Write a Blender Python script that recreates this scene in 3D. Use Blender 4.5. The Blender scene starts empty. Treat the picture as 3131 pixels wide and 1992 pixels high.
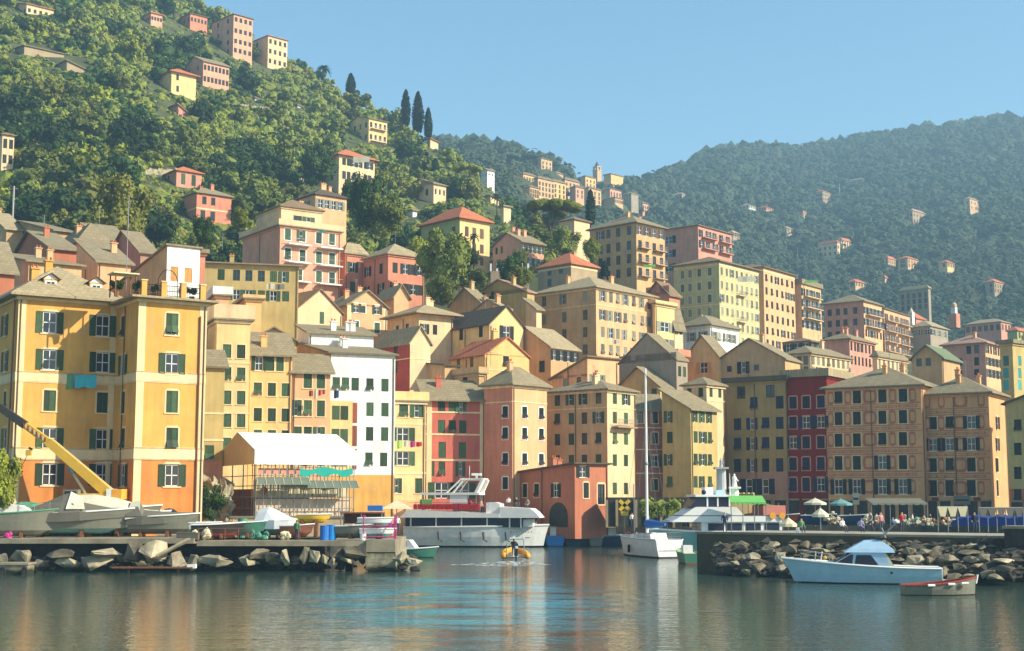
import bpy, bmesh, math, random
from mathutils import Vector, Matrix, noise
C = bpy.context.scene.collection
R = math.radians
random.seed(7)
# ---------------------------------------------------------------- camera, world, sun, exposure
sc = bpy.context.scene
PITCH = R(7.0); FPX = 4300.0; IW, IH = 3131.0, 1992.0; CAMZ = 6.0
cd = bpy.data.cameras.new('camera'); cam = bpy.data.objects.new('camera', cd); C.objects.link(cam)
cam.location = (0, 0, CAMZ); cam.rotation_euler = (R(90) + PITCH, 0, 0)
cd.sensor_width = 36; cd.sensor_fit = 'HORIZONTAL'; cd.lens = 36 * FPX / IW
cd.clip_start = 0.5; cd.clip_end = 9000
sc.camera = cam
SUN_AZ = 72.0   # degrees to the right of straight-back-to-the-camera
SUN_EL = 33.0
sd = Vector((math.sin(R(SUN_AZ)) * math.cos(R(SUN_EL)), -math.cos(R(SUN_AZ)) * math.cos(R(SUN_EL)), math.sin(R(SUN_EL))))
w = bpy.data.worlds.new('World'); sc.world = w; w.use_nodes = True
nt = w.node_tree; bg = nt.nodes['Background']
sky = nt.nodes.new('ShaderNodeTexSky'); sky.sky_type = 'NISHITA'; sky.sun_disc = False
sky.sun_elevation = R(SUN_EL); sky.sun_rotation = math.atan2(sd.x, sd.y)
sky.altitude = 0; sky.air_density = 1.0; sky.dust_density = 0.6; sky.ozone_density = 2.0
hs_ = nt.nodes.new('ShaderNodeHueSaturation'); hs_.inputs['Hue'].default_value = .487; hs_.inputs['Saturation'].default_value = 1.12
nt.links.new(sky.outputs[0], hs_.inputs['Color']); nt.links.new(hs_.outputs[0], bg.inputs[0]); bg.inputs[1].default_value = 0.094
ld = bpy.data.lights.new('sun', 'SUN'); ld.energy = 4.2; ld.angle = R(0.5); ld.color = (1.0, 0.92, 0.75)
sun = bpy.data.objects.new('sun', ld); C.objects.link(sun)
sun.rotation_euler = sd.to_track_quat('Z', 'Y').to_euler()
sc.view_settings.view_transform = 'Standard'; sc.view_settings.look = 'None'
sc.view_settings.exposure = 1.10; sc.view_settings.gamma = 1
sc.cycles.volume_bounces = 0; sc.cycles.max_bounces = 6; sc.cycles.diffuse_bounces = 4
sc.cycles.glossy_bounces = 3; sc.cycles.caustics_reflective = False; sc.cycles.caustics_refractive = False

# ---------------------------------------------------------------- picture <-> place
SP, CP = math.sin(PITCH), math.cos(PITCH)
def W(px, py, Y):                       # the point seen at (px,py) whose distance into the scene is Y
    u = px - IW / 2; v = IH / 2 - py
    dy = CP * FPX - SP * v; dz = SP * FPX + CP * v
    return Vector((u * Y / dy, Y, CAMZ + dz * Y / dy))
def onz(px, py, z):                     # the point seen at (px,py) at height z
    u = px - IW / 2; v = IH / 2 - py
    dy = CP * FPX - SP * v; dz = SP * FPX + CP * v
    t = (z - CAMZ) / dz
    return Vector((u * t, dy * t, z))
def proj(p):
    d = Vector(p) - Vector((0, 0, CAMZ)); k = d.y * CP + d.z * SP
    return IW / 2 + FPX * d.x / k, IH / 2 - FPX * (-d.y * SP + d.z * CP) / k
def along(c, d, px, z):                 # distance t so that c+t*d at height z shows in column px
    u = px - IW / 2
    return (u * (c.y * CP + (z - CAMZ) * SP) - FPX * c.x) / (FPX * d[0] - u * d[1] * CP)

# ---------------------------------------------------------------- materials
MATS = {}
def lin(c):
    return tuple((x / 12.92 if x <= .04045 else ((x + .055) / 1.055) ** 2.4) for x in c)
def mat(name, col, rough=.8, kind=None, var=.12, scale=.6, bump=0., metal=0.):
    if name in MATS: return MATS[name]
    m = bpy.data.materials.new(name); m.use_nodes = True; n = m.node_tree.nodes; l = m.node_tree.links
    b = n['Principled BSDF']; b.inputs['Roughness'].default_value = rough; b.inputs['Metallic'].default_value = metal
    b.inputs['Specular IOR Level'].default_value = .25
    tc = n.new('ShaderNodeTexCoord')
    a = n.new('ShaderNodeTexNoise'); a.inputs['Scale'].default_value = scale; a.inputs['Detail'].default_value = 6; a.inputs['Roughness'].default_value = .65
    l.new(tc.outputs['Object'], a.inputs['Vector'])
    out = a.outputs['Fac']
    if kind == 'plaster':               # rain streaks running down the render
        mp = n.new('ShaderNodeMapping'); mp.inputs['Scale'].default_value = (1.1, 1.1, .14)
        s = n.new('ShaderNodeTexNoise'); s.inputs['Scale'].default_value = 1.6; s.inputs['Detail'].default_value = 2
        l.new(tc.outputs['Object'], mp.inputs[0]); l.new(mp.outputs[0], s.inputs['Vector'])
        ad = n.new('ShaderNodeMath'); ad.operation = 'MULTIPLY_ADD'; ad.inputs[1].default_value = .35
        hf = n.new('ShaderNodeMath'); hf.operation = 'MULTIPLY'; hf.inputs[1].default_value = .65
        l.new(a.outputs['Fac'], hf.inputs[0]); l.new(s.outputs['Fac'], ad.inputs[0]); l.new(hf.outputs[0], ad.inputs[2])
        out = ad.outputs[0]
    r = n.new('ShaderNodeValToRGB'); e = r.color_ramp.elements
    e[0].position = .30; e[1].position = .70
    e[0].color = (*[c * (1 - var * (1.6 if kind == 'plaster' else 1.2)) for c in col], 1)
    e[1].color = (*[min(1, c * (1 + var * .8)) for c in col], 1)
    l.new(out, r.inputs[0])
    colout = r.outputs[0]
    if kind == 'plaster':               # patched and repainted areas with an edge of their own
        p1 = n.new('ShaderNodeTexNoise'); p1.inputs['Scale'].default_value = .42; p1.inputs['Detail'].default_value = 7; p1.inputs['Roughness'].default_value = .7; l.new(tc.outputs['Object'], p1.inputs['Vector'])
        pr = n.new('ShaderNodeMapRange'); pr.inputs[1].default_value = .56; pr.inputs[2].default_value = .60; pr.inputs[4].default_value = .45; l.new(p1.outputs['Fac'], pr.inputs[0])
        g_ = sum(col) / 3; pm_ = n.new('ShaderNodeMix'); pm_.data_type = 'RGBA'; pm_.inputs['B'].default_value = (*[(c * .62 + g_ * .2) for c in col], 1); l.new(pr.outputs[0], pm_.inputs['Factor']); l.new(r.outputs[0], pm_.inputs['A']); colout = pm_.outputs['Result']
    if kind == 'roof':                  # courses of slate
        bt = n.new('ShaderNodeTexBrick'); bt.inputs['Scale'].default_value = 1.0
        bt.inputs['Brick Width'].default_value = .55; bt.inputs['Row Height'].default_value = .42; bt.inputs['Mortar Size'].default_value = .03
        bt.inputs['Color1'].default_value = (*[c * .80 for c in col], 1); bt.inputs['Color2'].default_value = (*[min(1, c * 1.2) for c in col], 1)
        bt.inputs['Mortar'].default_value = (*[c * .45 for c in col], 1)
        l.new(tc.outputs['Object'], bt.inputs['Vector'])
        mx = n.new('ShaderNodeMix'); mx.data_type = 'RGBA'; mx.inputs['Factor'].default_value = .55
        l.new(r.outputs[0], mx.inputs['A']); l.new(bt.outputs['Color'], mx.inputs['B']); colout = mx.outputs['Result']
    l.new(colout, b.inputs['Base Color'])
    if bump:
        bp = n.new('ShaderNodeBump'); bp.inputs['Strength'].default_value = bump; bp.inputs['Distance'].default_value = .05
        a2 = n.new('ShaderNodeTexNoise'); a2.inputs['Scale'].default_value = scale * 6; a2.inputs['Detail'].default_value = 4
        l.new(tc.outputs['Object'], a2.inputs['Vector']); l.new(a2.outputs['Fac'], bp.inputs['Height']); l.new(bp.outputs[0], b.inputs['Normal'])
    MATS[name] = m; return m
# wall paints (real-world base colours)
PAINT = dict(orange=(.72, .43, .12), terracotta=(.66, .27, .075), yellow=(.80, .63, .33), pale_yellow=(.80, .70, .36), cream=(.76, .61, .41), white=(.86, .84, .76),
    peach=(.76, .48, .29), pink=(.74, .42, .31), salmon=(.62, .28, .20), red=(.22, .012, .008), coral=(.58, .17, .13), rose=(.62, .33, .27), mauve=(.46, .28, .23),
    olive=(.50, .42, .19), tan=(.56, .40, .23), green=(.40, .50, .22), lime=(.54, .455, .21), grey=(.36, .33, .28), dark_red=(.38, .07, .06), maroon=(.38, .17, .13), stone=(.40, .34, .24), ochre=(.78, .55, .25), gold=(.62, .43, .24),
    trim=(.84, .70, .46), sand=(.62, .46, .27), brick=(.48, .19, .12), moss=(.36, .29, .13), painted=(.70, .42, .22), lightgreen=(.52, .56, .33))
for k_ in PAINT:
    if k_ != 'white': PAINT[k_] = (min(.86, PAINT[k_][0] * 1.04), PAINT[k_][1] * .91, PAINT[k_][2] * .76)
def paint(k):
    return mat('plaster_' + k, PAINT[k], .88, 'plaster', .20, .28, .15)
ROOF = dict(slate=(.27, .215, .125), dark=(.11, .085, .055), red=(.50, .16, .07), light=(.37, .29, .165), brown=(.24, .16, .09), green=(.16, .20, .11), pinkish=(.40, .24, .17))
def roofm(k): return mat('roof_' + k, ROOF[k], .85, 'roof', .25, .9, .2)
def shm(k):
    new = 'shutter_' + k not in MATS; m = mat('shutter_' + k, dict(green=(.045, .085, .035), bright=(.02, .26, .09), dark=(.010, .018, .014), brown=(.13, .07, .04), orange=(.62, .30, .08), grey=(.22, .22, .16), teal=(.04, .30, .28), blue=(.008, .014, .045), rust=(.30, .08, .04))[k], .6, None, .2, 3)
    if new:
        N = m.node_tree.nodes; L = m.node_tree.links; b = N['Principled BSDF']; oi = N.new('ShaderNodeObjectInfo'); hs = N.new('ShaderNodeHueSaturation'); mr = N.new('ShaderNodeMapRange'); mr.inputs[3].default_value = .5; mr.inputs[4].default_value = 1.5; L.new(oi.outputs['Random'], mr.inputs[0]); L.new(mr.outputs[0], hs.inputs['Value']); L.new(b.inputs['Base Color'].links[0].from_socket, hs.inputs['Color']); L.new(hs.outputs[0], b.inputs['Base Color'])
    return m
GLASS = mat('window_glass', (.02, .025, .03), .12, None, .3, 2); GLASS.node_tree.nodes['Principled BSDF'].inputs['Specular IOR Level'].default_value = .6
WHITE = mat('white_paint', (.80, .79, .74), .5, None, .06, 1)
STEEL = mat('steel', (.30, .30, .29), .45, None, .2, 2, 0, .6)
DARK = mat('dark_rubber', (.02, .02, .022), .7, None, .2, 2)
WOOD = mat('varnished_wood', (.22, .09, .04), .5, None, .3, 3)
def tide(m, top=.45):       # dark wet weedy band up to the tide line
    N = m.node_tree.nodes; L = m.node_tree.links; b = N['Principled BSDF']; g = N.new('ShaderNodeNewGeometry'); s = N.new('ShaderNodeSeparateXYZ'); nz = N.new('ShaderNodeTexNoise'); nz.inputs['Scale'].default_value = .8; ad = N.new('ShaderNodeMath'); ad.operation = 'MULTIPLY_ADD'; ad.inputs[1].default_value = -1.0; mr = N.new('ShaderNodeMapRange'); mr.inputs[1].default_value = top - .75; mr.inputs[2].default_value = top - .35
    L.new(g.outputs['Position'], s.inputs[0]); L.new(g.outputs['Position'], nz.inputs['Vector']); L.new(nz.outputs['Fac'], ad.inputs[0]); L.new(s.outputs['Z'], ad.inputs[2]); L.new(ad.outputs[0], mr.inputs[0]); mx = N.new('ShaderNodeMix'); mx.data_type = 'RGBA'; mx.inputs['A'].default_value = (.022, .028, .012, 1); L.new(mr.outputs[0], mx.inputs['Factor']); L.new(b.inputs['Base Color'].links[0].from_socket, mx.inputs['B']); L.new(mx.outputs['Result'], b.inputs['Base Color']); return m
CONC = mat('weathered_concrete', (.31, .26, .17), .9, None, .35, .5, .4)
def flat(k, col, rough=.6, var=.1, scale=1.5): return mat(k, col, rough, None, var, scale)

# ---------------------------------------------------------------- mesh helpers
class MB:
    def __init__(s): s.v = []; s.f = []; s.m = []; s.mats = []; s.smooth = False
    def mi(s, m):
        if m not in s.mats: s.mats.append(m)
        return s.mats.index(m)
    def poly(s, pts, m):
        k = len(s.v); s.v += [tuple(p) for p in pts]; s.f.append(tuple(range(k, k + len(pts)))); s.m.append(s.mi(m)); return s
    def box(s, c, d, m, rz=0, M=None):
        x, y, z = [q / 2 for q in d]; T = Matrix.Translation(c) @ Matrix.Rotation(rz, 4, 'Z')
        if M is not None: T = M @ T
        k = len(s.v)
        s.v += [tuple(T @ Vector(p)) for p in ((-x, -y, -z), (x, -y, -z), (x, y, -z), (-x, y, -z), (-x, -y, z), (x, -y, z), (x, y, z), (-x, y, z))]
        for q in ((0, 3, 2, 1), (4, 5, 6, 7), (0, 1, 5, 4), (1, 2, 6, 5), (2, 3, 7, 6), (3, 0, 4, 7)): s.f.append(tuple(k + i for i in q)); s.m.append(s.mi(m))
        return s
    def bar(s, a, b, r, m, n=6, r2=None):
        a = Vector(a); b = Vector(b); d = b - a
        if d.length < 1e-6: return s
        r2 = r if r2 is None else r2
        q = d.to_track_quat('Z', 'Y'); k = len(s.v)
        for p, rr in ((a, r), (b, r2)):
            for i in range(n):
                t = 2 * math.pi * i / n; s.v.append(tuple(p + q @ Vector((math.cos(t) * rr, math.sin(t) * rr, 0))))
        for i in range(n): j = (i + 1) % n; s.f.append((k + i, k + j, k + n + j, k + n + i)); s.m.append(s.mi(m))
        s.f.append(tuple(k + n - 1 - i for i in range(n))); s.f.append(tuple(k + n + i for i in range(n))); s.m += [s.mi(m)] * 2
        return s
    def loft(s, rings, m, closed=False, caps=True):
        k = len(s.v); n = len(rings[0])
        for r_ in rings: s.v += [tuple(p) for p in r_]
        for i in range(len(rings) - 1):
            for j in range(n if closed else n - 1):
                j2 = (j + 1) % n
                s.f.append((k + i * n + j, k + i * n + j2, k + (i + 1) * n + j2, k + (i + 1) * n + j)); s.m.append(s.mi(m))
        if caps:
            s.f.append(tuple(k + j for j in reversed(range(n)))); s.m.append(s.mi(m))
            s.f.append(tuple(k + (len(rings) - 1) * n + j for j in range(n))); s.m.append(s.mi(m))
        return s
    def ball(s, c, r, m, seed=0, amp=.0, sub=1, sq=(1, 1, 1)):
        vs, fs = ico(sub); k = len(s.v)
        for v in vs:
            q = 1 + amp * noise.noise(v * 1.7 + Vector((seed * 3.1, seed, -seed)))
            s.v.append((c[0] + v.x * r * sq[0] * q, c[1] + v.y * r * sq[1] * q, c[2] + v.z * r * sq[2] * q))
        mi = s.mi(m)
        for f in fs: s.f.append(tuple(k + i for i in f)); s.m.append(mi)
        return s
    def mesh(s, name, smooth=False):
        me = bpy.data.meshes.new(name); me.from_pydata(s.v, [], s.f)
        for m in s.mats: me.materials.append(m)
        me.polygons.foreach_set('material_index', s.m)
        if smooth: me.polygons.foreach_set('use_smooth', [True] * len(s.f))
        me.update(); return me
_ico = {}
def ico(sub):
    if sub not in _ico:
        bm = bmesh.new(); bmesh.ops.create_icosphere(bm, subdivisions=sub, radius=1)
        bm.verts.ensure_lookup_table(); _ico[sub] = ([v.co.copy() for v in bm.verts], [tuple(v.index for v in f.verts) for f in bm.faces]); bm.free()
    return _ico[sub]
SPLIT = dict(string_course='string_course', red_seats='seat', piers='pier', posts='post', roof_posts='roof_post', window_posts='window_post', side_window='side_window', cabin_window='cabin_window', bridge_window='bridge_window', awning_posts='awning_post', thwart='thwart', life_ring='life_ring')
def islands(mb):
    par = list(range(len(mb.v)))
    def find(i):
        while par[i] != i: par[i] = par[par[i]]; i = par[i]
        return i
    for f in mb.f:
        r0 = find(f[0])
        for j in f[1:]: par[find(j)] = r0
    G = {}
    for i, f in enumerate(mb.f): G.setdefault(find(f[0]), []).append(i)
    out = []
    for fs in G.values():
        ids = sorted({j for i in fs for j in mb.f[i]}); mp = {j: k for k, j in enumerate(ids)}; o = MB(); o.mats = mb.mats; o.v = [mb.v[j] for j in ids]; o.f = [tuple(mp[j] for j in mb.f[i]) for i in fs]; o.m = [mb.m[i] for i in fs]; out.append(o)
    return out
def link(name, me, parent=None, M=None, smooth=False):
    if isinstance(me, MB) and name in SPLIT:
        for q in islands(me): o = link('', q.mesh(SPLIT[name]), parent, M); o.name = SPLIT[name]
        return o
    if isinstance(me, MB): me = me.mesh(name, smooth)
    o = bpy.data.objects.new(name, me); C.objects.link(o)
    if parent is not None: o.parent = parent
    if M is not None: o.matrix_basis = M
    return o
def tag(o, label=None, cat=None, group=None, kind=None):
    if label: o['label'] = label
    if cat: o['category'] = cat
    if group: o['group'] = group
    if kind: o['kind'] = kind
    return o
def thing(name, label, cat, M, group=None):
    o = bpy.data.objects.new(name, None); C.objects.link(o); o.matrix_basis = M
    return tag(o, label, cat, group)
def TR(p, rz=0, s=1): return Matrix.Translation(p) @ Matrix.Rotation(rz, 4, 'Z') @ Matrix.Scale(s, 4)
def copy_tree(o, M, label=None, group=None):
    c = o.copy(); C.objects.link(c); c.matrix_basis = M
    if label: c['label'] = label
    if group: c['group'] = group
    for ch in list(o.children):
        d = ch.copy(); C.objects.link(d); d.parent = c; d.matrix_basis = ch.matrix_basis
        for g in list(ch.children):
            e = g.copy(); C.objects.link(e); e.parent = d; e.matrix_basis = g.matrix_basis
    return c
# ---------------------------------------------------------------- ground
QZ = 2.5
# columns: px of the ridge, then nodes (distance, height); a value given as ('y', py) is read off the picture
GC = [
 (-500, -420, [(121, 2.5), (150, 2.5), (172, 10), (225, 32), (262, 48), (420, 150)], 640),
 (0, -240, [(121, 2.5), (150, 2.5), (172, 10), (225, 32), (262, 50), (420, 147)], 620),
 (400, -90, [(121, 2.5), (150, 2.5), (172, 10), (225, 32), (262, 50), (420, 138)], 610),
 (683, 55, [(121, 2.5), (150, 2.5), (180, 8), (215, 26), (270, 50), (420, 123)], 600),
 (780, 135, [(121, 2.5), (155, 2.5), (185, 8), (225, 30), (275, 52), (420, 118)], 590),
 (878, 190, [(121, 2.5), (160, 2.5), (190, 10), (235, 34), (290, 54), (420, 113)], 575),
 (1000, 262, [(122, 2.5), (165, 2.5), (195, 12), (240, 38), (300, 57), (420, 109)], 560),
 (1157, 355, [(168, 2.5), (184, 2.5), (205, 12), (240, 36), (300, 55), (420, 102)], 530),
 (1209, 390, [(183, 2.5), (190, 2.5), (205, 12), (240, 36), (300, 55), (420, 100)], 520),
 (1326, 452, [(183.5, 2.5), (190, 2.5), (205, 12), (240, 35), (300, 54), (400, 91)], 500),
 (1430, 512, [(184, 2.5), (192, 2.5), (205, 11), (240, 34), (300, 54), (400, 90)], 480),
 (1508, 585, [(184, 2.5), (192, 2.5), (205, 11), (240, 34), (300, 54), (400, 86)], 460),
 (1560, 645, [(184, 2.5), (192, 2.5), (205, 10), (240, 33), (300, 56), (380, 80)], 440),
 (1700, 722, [(184, 2.5), (195, 2.5), (205, 8), (240, 28), (300, 58), (350, 70)], 400),
 (1830, 800, [(184, 2.5), (195, 2.5), (205, 7), (240, 26), (300, 50), (345, 60)], 380),
 (2000, 870, [(184, 2.5), (195, 2.5), (208, 6), (240, 22), (300, 42), (345, 50)], 375),
 (2300, 985, [(184, 2.5), (195, 2.5), (210, 5), (240, 17), (300, 34), (345, 40)], 380),
 (2600, 1075, [(184, 2.5), (200, 2.5), (215, 5), (240, 14), (300, 29), (360, 37)], 400),
 (3131, 1150, [(180, 2.5), (200, 2.5), (215, 4), (240, 10), (300, 24), (360, 32)], 420),
 (3800, 1220, [(180, 2.5), (200, 2.5), (215, 4), (240, 10), (300, 22), (360, 26)], 420)]
GCOL = []
for px, py, nodes, Dr in GC:
    p = W(px, py, Dr); GCOL.append((p.x / p.y, nodes + [(Dr, p.z), (Dr + 90, p.z - 45), (Dr + 260, p.z - 90)]))
def ground_z(X, Y):
    s = X / max(Y, 1)
    if s <= GCOL[0][0]: i, t = 0, 0
    elif s >= GCOL[-1][0]: i, t = len(GCOL) - 2, 1
    else:
        i = max(k for k in range(len(GCOL) - 1) if GCOL[k][0] <= s); t = (s - GCOL[i][0]) / (GCOL[i + 1][0] - GCOL[i][0])
    A, B = GCOL[i][1], GCOL[i + 1][1]
    nd = [(a[0] + (b[0] - a[0]) * t, a[1] + (b[1] - a[1]) * t) for a, b in zip(A, B)]
    if Y <= nd[0][0]: return nd[0][1]
    for a, b in zip(nd, nd[1:]):
        if Y <= b[0]: return a[1] + (b[1] - a[1]) * (Y - a[0]) / (b[0] - a[0])
    return nd[-1][1]
def edge_y(s):
    if s <= GCOL[0][0]: return GCOL[0][1][0][0]
    for a, b in zip(GCOL, GCOL[1:]):
        if s <= b[0]: return a[1][0][0] + (b[1][0][0] - a[1][0][0]) * (s - a[0]) / (b[0] - a[0])
    return GCOL[-1][1][0][0]
def hit(px, py, z_off=0, lo=130, hi=700, gz=None):      # where the view ray through (px,py) meets the ground
    gz = gz or ground_z; Y = lo
    while Y < hi:
        p = W(px, py, Y)
        if p.z <= gz(p.x, Y) + z_off: return p
        Y += 2
    return None
def sheet(name, s0, s1, ns, ys, gz, m, kind='structure', rough=0):
    mb = MB(); rows = []
    for i in range(ns + 1):
        s = s0 + (s1 - s0) * i / ns; col = []
        for y in ys(s):
            z = gz(s * y, y) + (rough * noise.noise(Vector((s * y * .08, y * .08, 0))) if rough else 0)
            col.append((s * y, y, z))
        rows.append(col)
    mb.loft(rows, m, caps=False)
    return tag(link(name, mb, smooth=True), kind=kind)
EARTH = mat('hill_earth', (.075, .085, .03), .95, None, .45, .12, .5)
PAVE = mat('quay_paving', (.36, .32, .24), .9, None, .25, .4, .2)
def ys_near(s):
    e = edge_y(s); L = []; y = e
    while y < 900: L.append(y); y += 4 + (y - e) * .01
    n = 110
    return [e + (900 - e) * (k / n) for k in range(n + 1)]
sheet('hillside', GCOL[0][0], GCOL[-1][0], 150, ys_near, lambda X, Y: ground_z(X, Y), EARTH)
# far hill
FC = [(900, 480, 1000), (1300, 462, 1000), (1400, 462, 1000), (1500, 468, 1000), (1600, 485, 1000), (1700, 520, 1000), (1790, 575, 960), (1900, 570, 1000), (1960, 570, 1150), (2050, 540, 1250), (2110, 515, 1300),
      (2180, 480, 1350), (2250, 462, 1400), (2400, 470, 1450), (2500, 462, 1480), (2600, 442, 1500), (2700, 428, 1500), (2800, 412, 1500), (2900, 398, 1500), (3000, 388, 1500), (3060, 375, 1500), (3131, 382, 1500), (3800, 330, 1500), (4600, 330, 1500)]
FCOL = []
for px, py, Dr in FC:
    p = W(px, py, Dr); lo = 10 + 60 * max(0, min(1, (2400 - px) / 1000))
    FCOL.append((p.x / p.y, [(300, lo - 40), (440, lo), (Dr * .72, lo + (p.z - lo) * .56), (Dr, p.z), (Dr + 200, p.z - 40), (Dr + 600, p.z - 200)]))
def far_z(X, Y):
    s = X / max(Y, 1)
    if s <= FCOL[0][0]: i, t = 0, 0
    elif s >= FCOL[-1][0]: i, t = len(FCOL) - 2, 1
    else:
        i = max(k for k in range(len(FCOL) - 1) if FCOL[k][0] <= s); t = (s - FCOL[i][0]) / (FCOL[i + 1][0] - FCOL[i][0])
    nd = [(a[0] + (b[0] - a[0]) * t, a[1] + (b[1] - a[1]) * t) for a, b in zip(FCOL[i][1], FCOL[i + 1][1])]
    if Y <= nd[0][0]: return nd[0][1]
    for a, b in zip(nd, nd[1:]):
        if Y <= b[0]: return a[1] + (b[1] - a[1]) * (Y - a[0]) / (b[0] - a[0])
    return nd[-1][1]
sheet('far_hill', FCOL[0][0], FCOL[-1][0], 110, lambda s: [420 + 1500 * (k / 70) for k in range(71)], far_z, EARTH, rough=10)

# ---------------------------------------------------------------- sea
def water_mat():
    m = bpy.data.materials.new('harbour_water'); m.use_nodes = True; n = m.node_tree.nodes; l = m.node_tree.links; b = n['Principled BSDF']
    b.inputs['Base Color'].default_value = (.045, .08, .06, 1); b.inputs['Roughness'].default_value = .05; b.inputs['IOR'].default_value = 1.5
    b.inputs['Specular IOR Level'].default_value = .5
    tc = n.new('ShaderNodeTexCoord')
    def nz(sx, sy, sc_, det=3, dist=0):
        mp = n.new('ShaderNodeMapping'); mp.inputs['Scale'].default_value = (sx, sy, 1)
        a = n.new('ShaderNodeTexNoise'); a.inputs['Scale'].default_value = sc_; a.inputs['Detail'].default_value = det; a.inputs['Distortion'].default_value = dist
        l.new(tc.outputs['Object'], mp.inputs[0]); l.new(mp.outputs[0], a.inputs['Vector']); return a.outputs['Fac']
    def bump(h, dist, stren, prev=None):
        bp = n.new('ShaderNodeBump'); bp.inputs['Distance'].default_value = dist
        if isinstance(stren, float): bp.inputs['Strength'].default_value = stren
        else: l.new(stren, bp.inputs['Strength'])
        l.new(h, bp.inputs['Height'])
        if prev: l.new(prev, bp.inputs['Normal'])
        return bp.outputs[0]
    patch = nz(.05, .11, 1.0, 3, .6)
    mr = n.new('ShaderNodeMapRange'); mr.inputs[1].default_value = .42; mr.inputs[2].default_value = .62; mr.inputs[3].default_value = .25; mr.inputs[4].default_value = 1.0
    l.new(patch, mr.inputs[0])
    b1 = bump(nz(.35, 1.0, .9, 2), .055, mr.outputs[0])
    b2 = bump(nz(.5, 1.0, 3.2, 3), .036, .9, b1)
    mpw = n.new('ShaderNodeMapping'); mpw.vector_type = 'TEXTURE'; mpw.inputs['Location'].default_value = (-3.5, 88, 0); mpw.inputs['Scale'].default_value = (15, 42, 1); mpw.inputs['Rotation'].default_value = (0, 0, R(4))
    gr = n.new('ShaderNodeTexGradient'); gr.gradient_type = 'QUADRATIC_SPHERE'; l.new(tc.outputs['Object'], mpw.inputs[0]); l.new(mpw.outputs[0], gr.inputs[0])
    big = nz(.12, .3, 1.0, 3, 1.0); ml = n.new('ShaderNodeMath'); ml.operation = 'MULTIPLY'; mr2 = n.new('ShaderNodeMapRange'); mr2.inputs[1].default_value = .38; mr2.inputs[2].default_value = .62; l.new(big, mr2.inputs[0]); mr3 = n.new('ShaderNodeMapRange'); mr3.inputs[1].default_value = .02; mr3.inputs[2].default_value = .35; l.new(gr.outputs['Fac'], mr3.inputs[0]); l.new(mr2.outputs[0], ml.inputs[0]); l.new(mr3.outputs[0], ml.inputs[1])
    mc = n.new('ShaderNodeMix'); mc.data_type = 'RGBA'; mc.inputs['A'].default_value = (.045, .08, .06, 1); mc.inputs['B'].default_value = (.08, .30, .34, 1); l.new(ml.outputs[0], mc.inputs['Factor']); l.new(mc.outputs['Result'], b.inputs['Base Color'])
    b3 = bump(nz(.6, 1.6, 1.3, 3), .5, ml.outputs[0], b2)
    l.new(b3, b.inputs['Normal'])
    return m
WATER = water_mat()
mb = MB(); mb.poly([(-1200, -15, 0), (1500, -15, 0), (1500, 420, 0), (-1200, 420, 0)], WATER)
tag(link('sea', mb), kind='structure')
mb = MB(); mb.poly([(-1300, -18, -6), (1700, -18, -6), (1700, 2150, -6), (-1300, 2150, -6)], EARTH)
tag(link('seabed', mb), kind='structure')
# ---------------------------------------------------------------- windows (shared meshes, 1 m wide x 1 m tall, front towards -y, origin bottom centre)
_wm = {}
def leaf(mb, x0, x1, y, m, z0=0., z1=1., tilt=0, n=7):
    w_ = x1 - x0
    def P(x, dz, dy): # local z measured down from the top
        a = math.sin(tilt); c = math.cos(tilt); return (x, y - dz * a - dy, z1 - dz * c)
    h = z1 - z0
    def slab(xa, xb, a, b, t):
        k = len(mb.v)
        for (x, dz) in ((xa, a), (xb, a), (xb, b), (xa, b)):
            mb.v.append(P(x, dz, 0)); mb.v.append(P(x, dz, t))
        for q in ((0, 2, 4, 6), (1, 7, 5, 3), (0, 1, 3, 2), (2, 3, 5, 4), (4, 5, 7, 6), (6, 7, 1, 0)): mb.f.append(tuple(k + i for i in q)); mb.m.append(mb.mi(m))
    slab(x0, x1, 0, h, .015); f = .09 * w_ * 2
    slab(x0, x0 + f, 0, h, .04); slab(x1 - f, x1, 0, h, .04); slab(x0, x1, 0, .04 * h, .042); slab(x0, x1, h * .96, h, .042)
    for i in range(n):
        a = .06 * h + i * (.88 * h / n); slab(x0 + f, x1 - f, a, a + .45 * .88 * h / n, .033)
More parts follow.
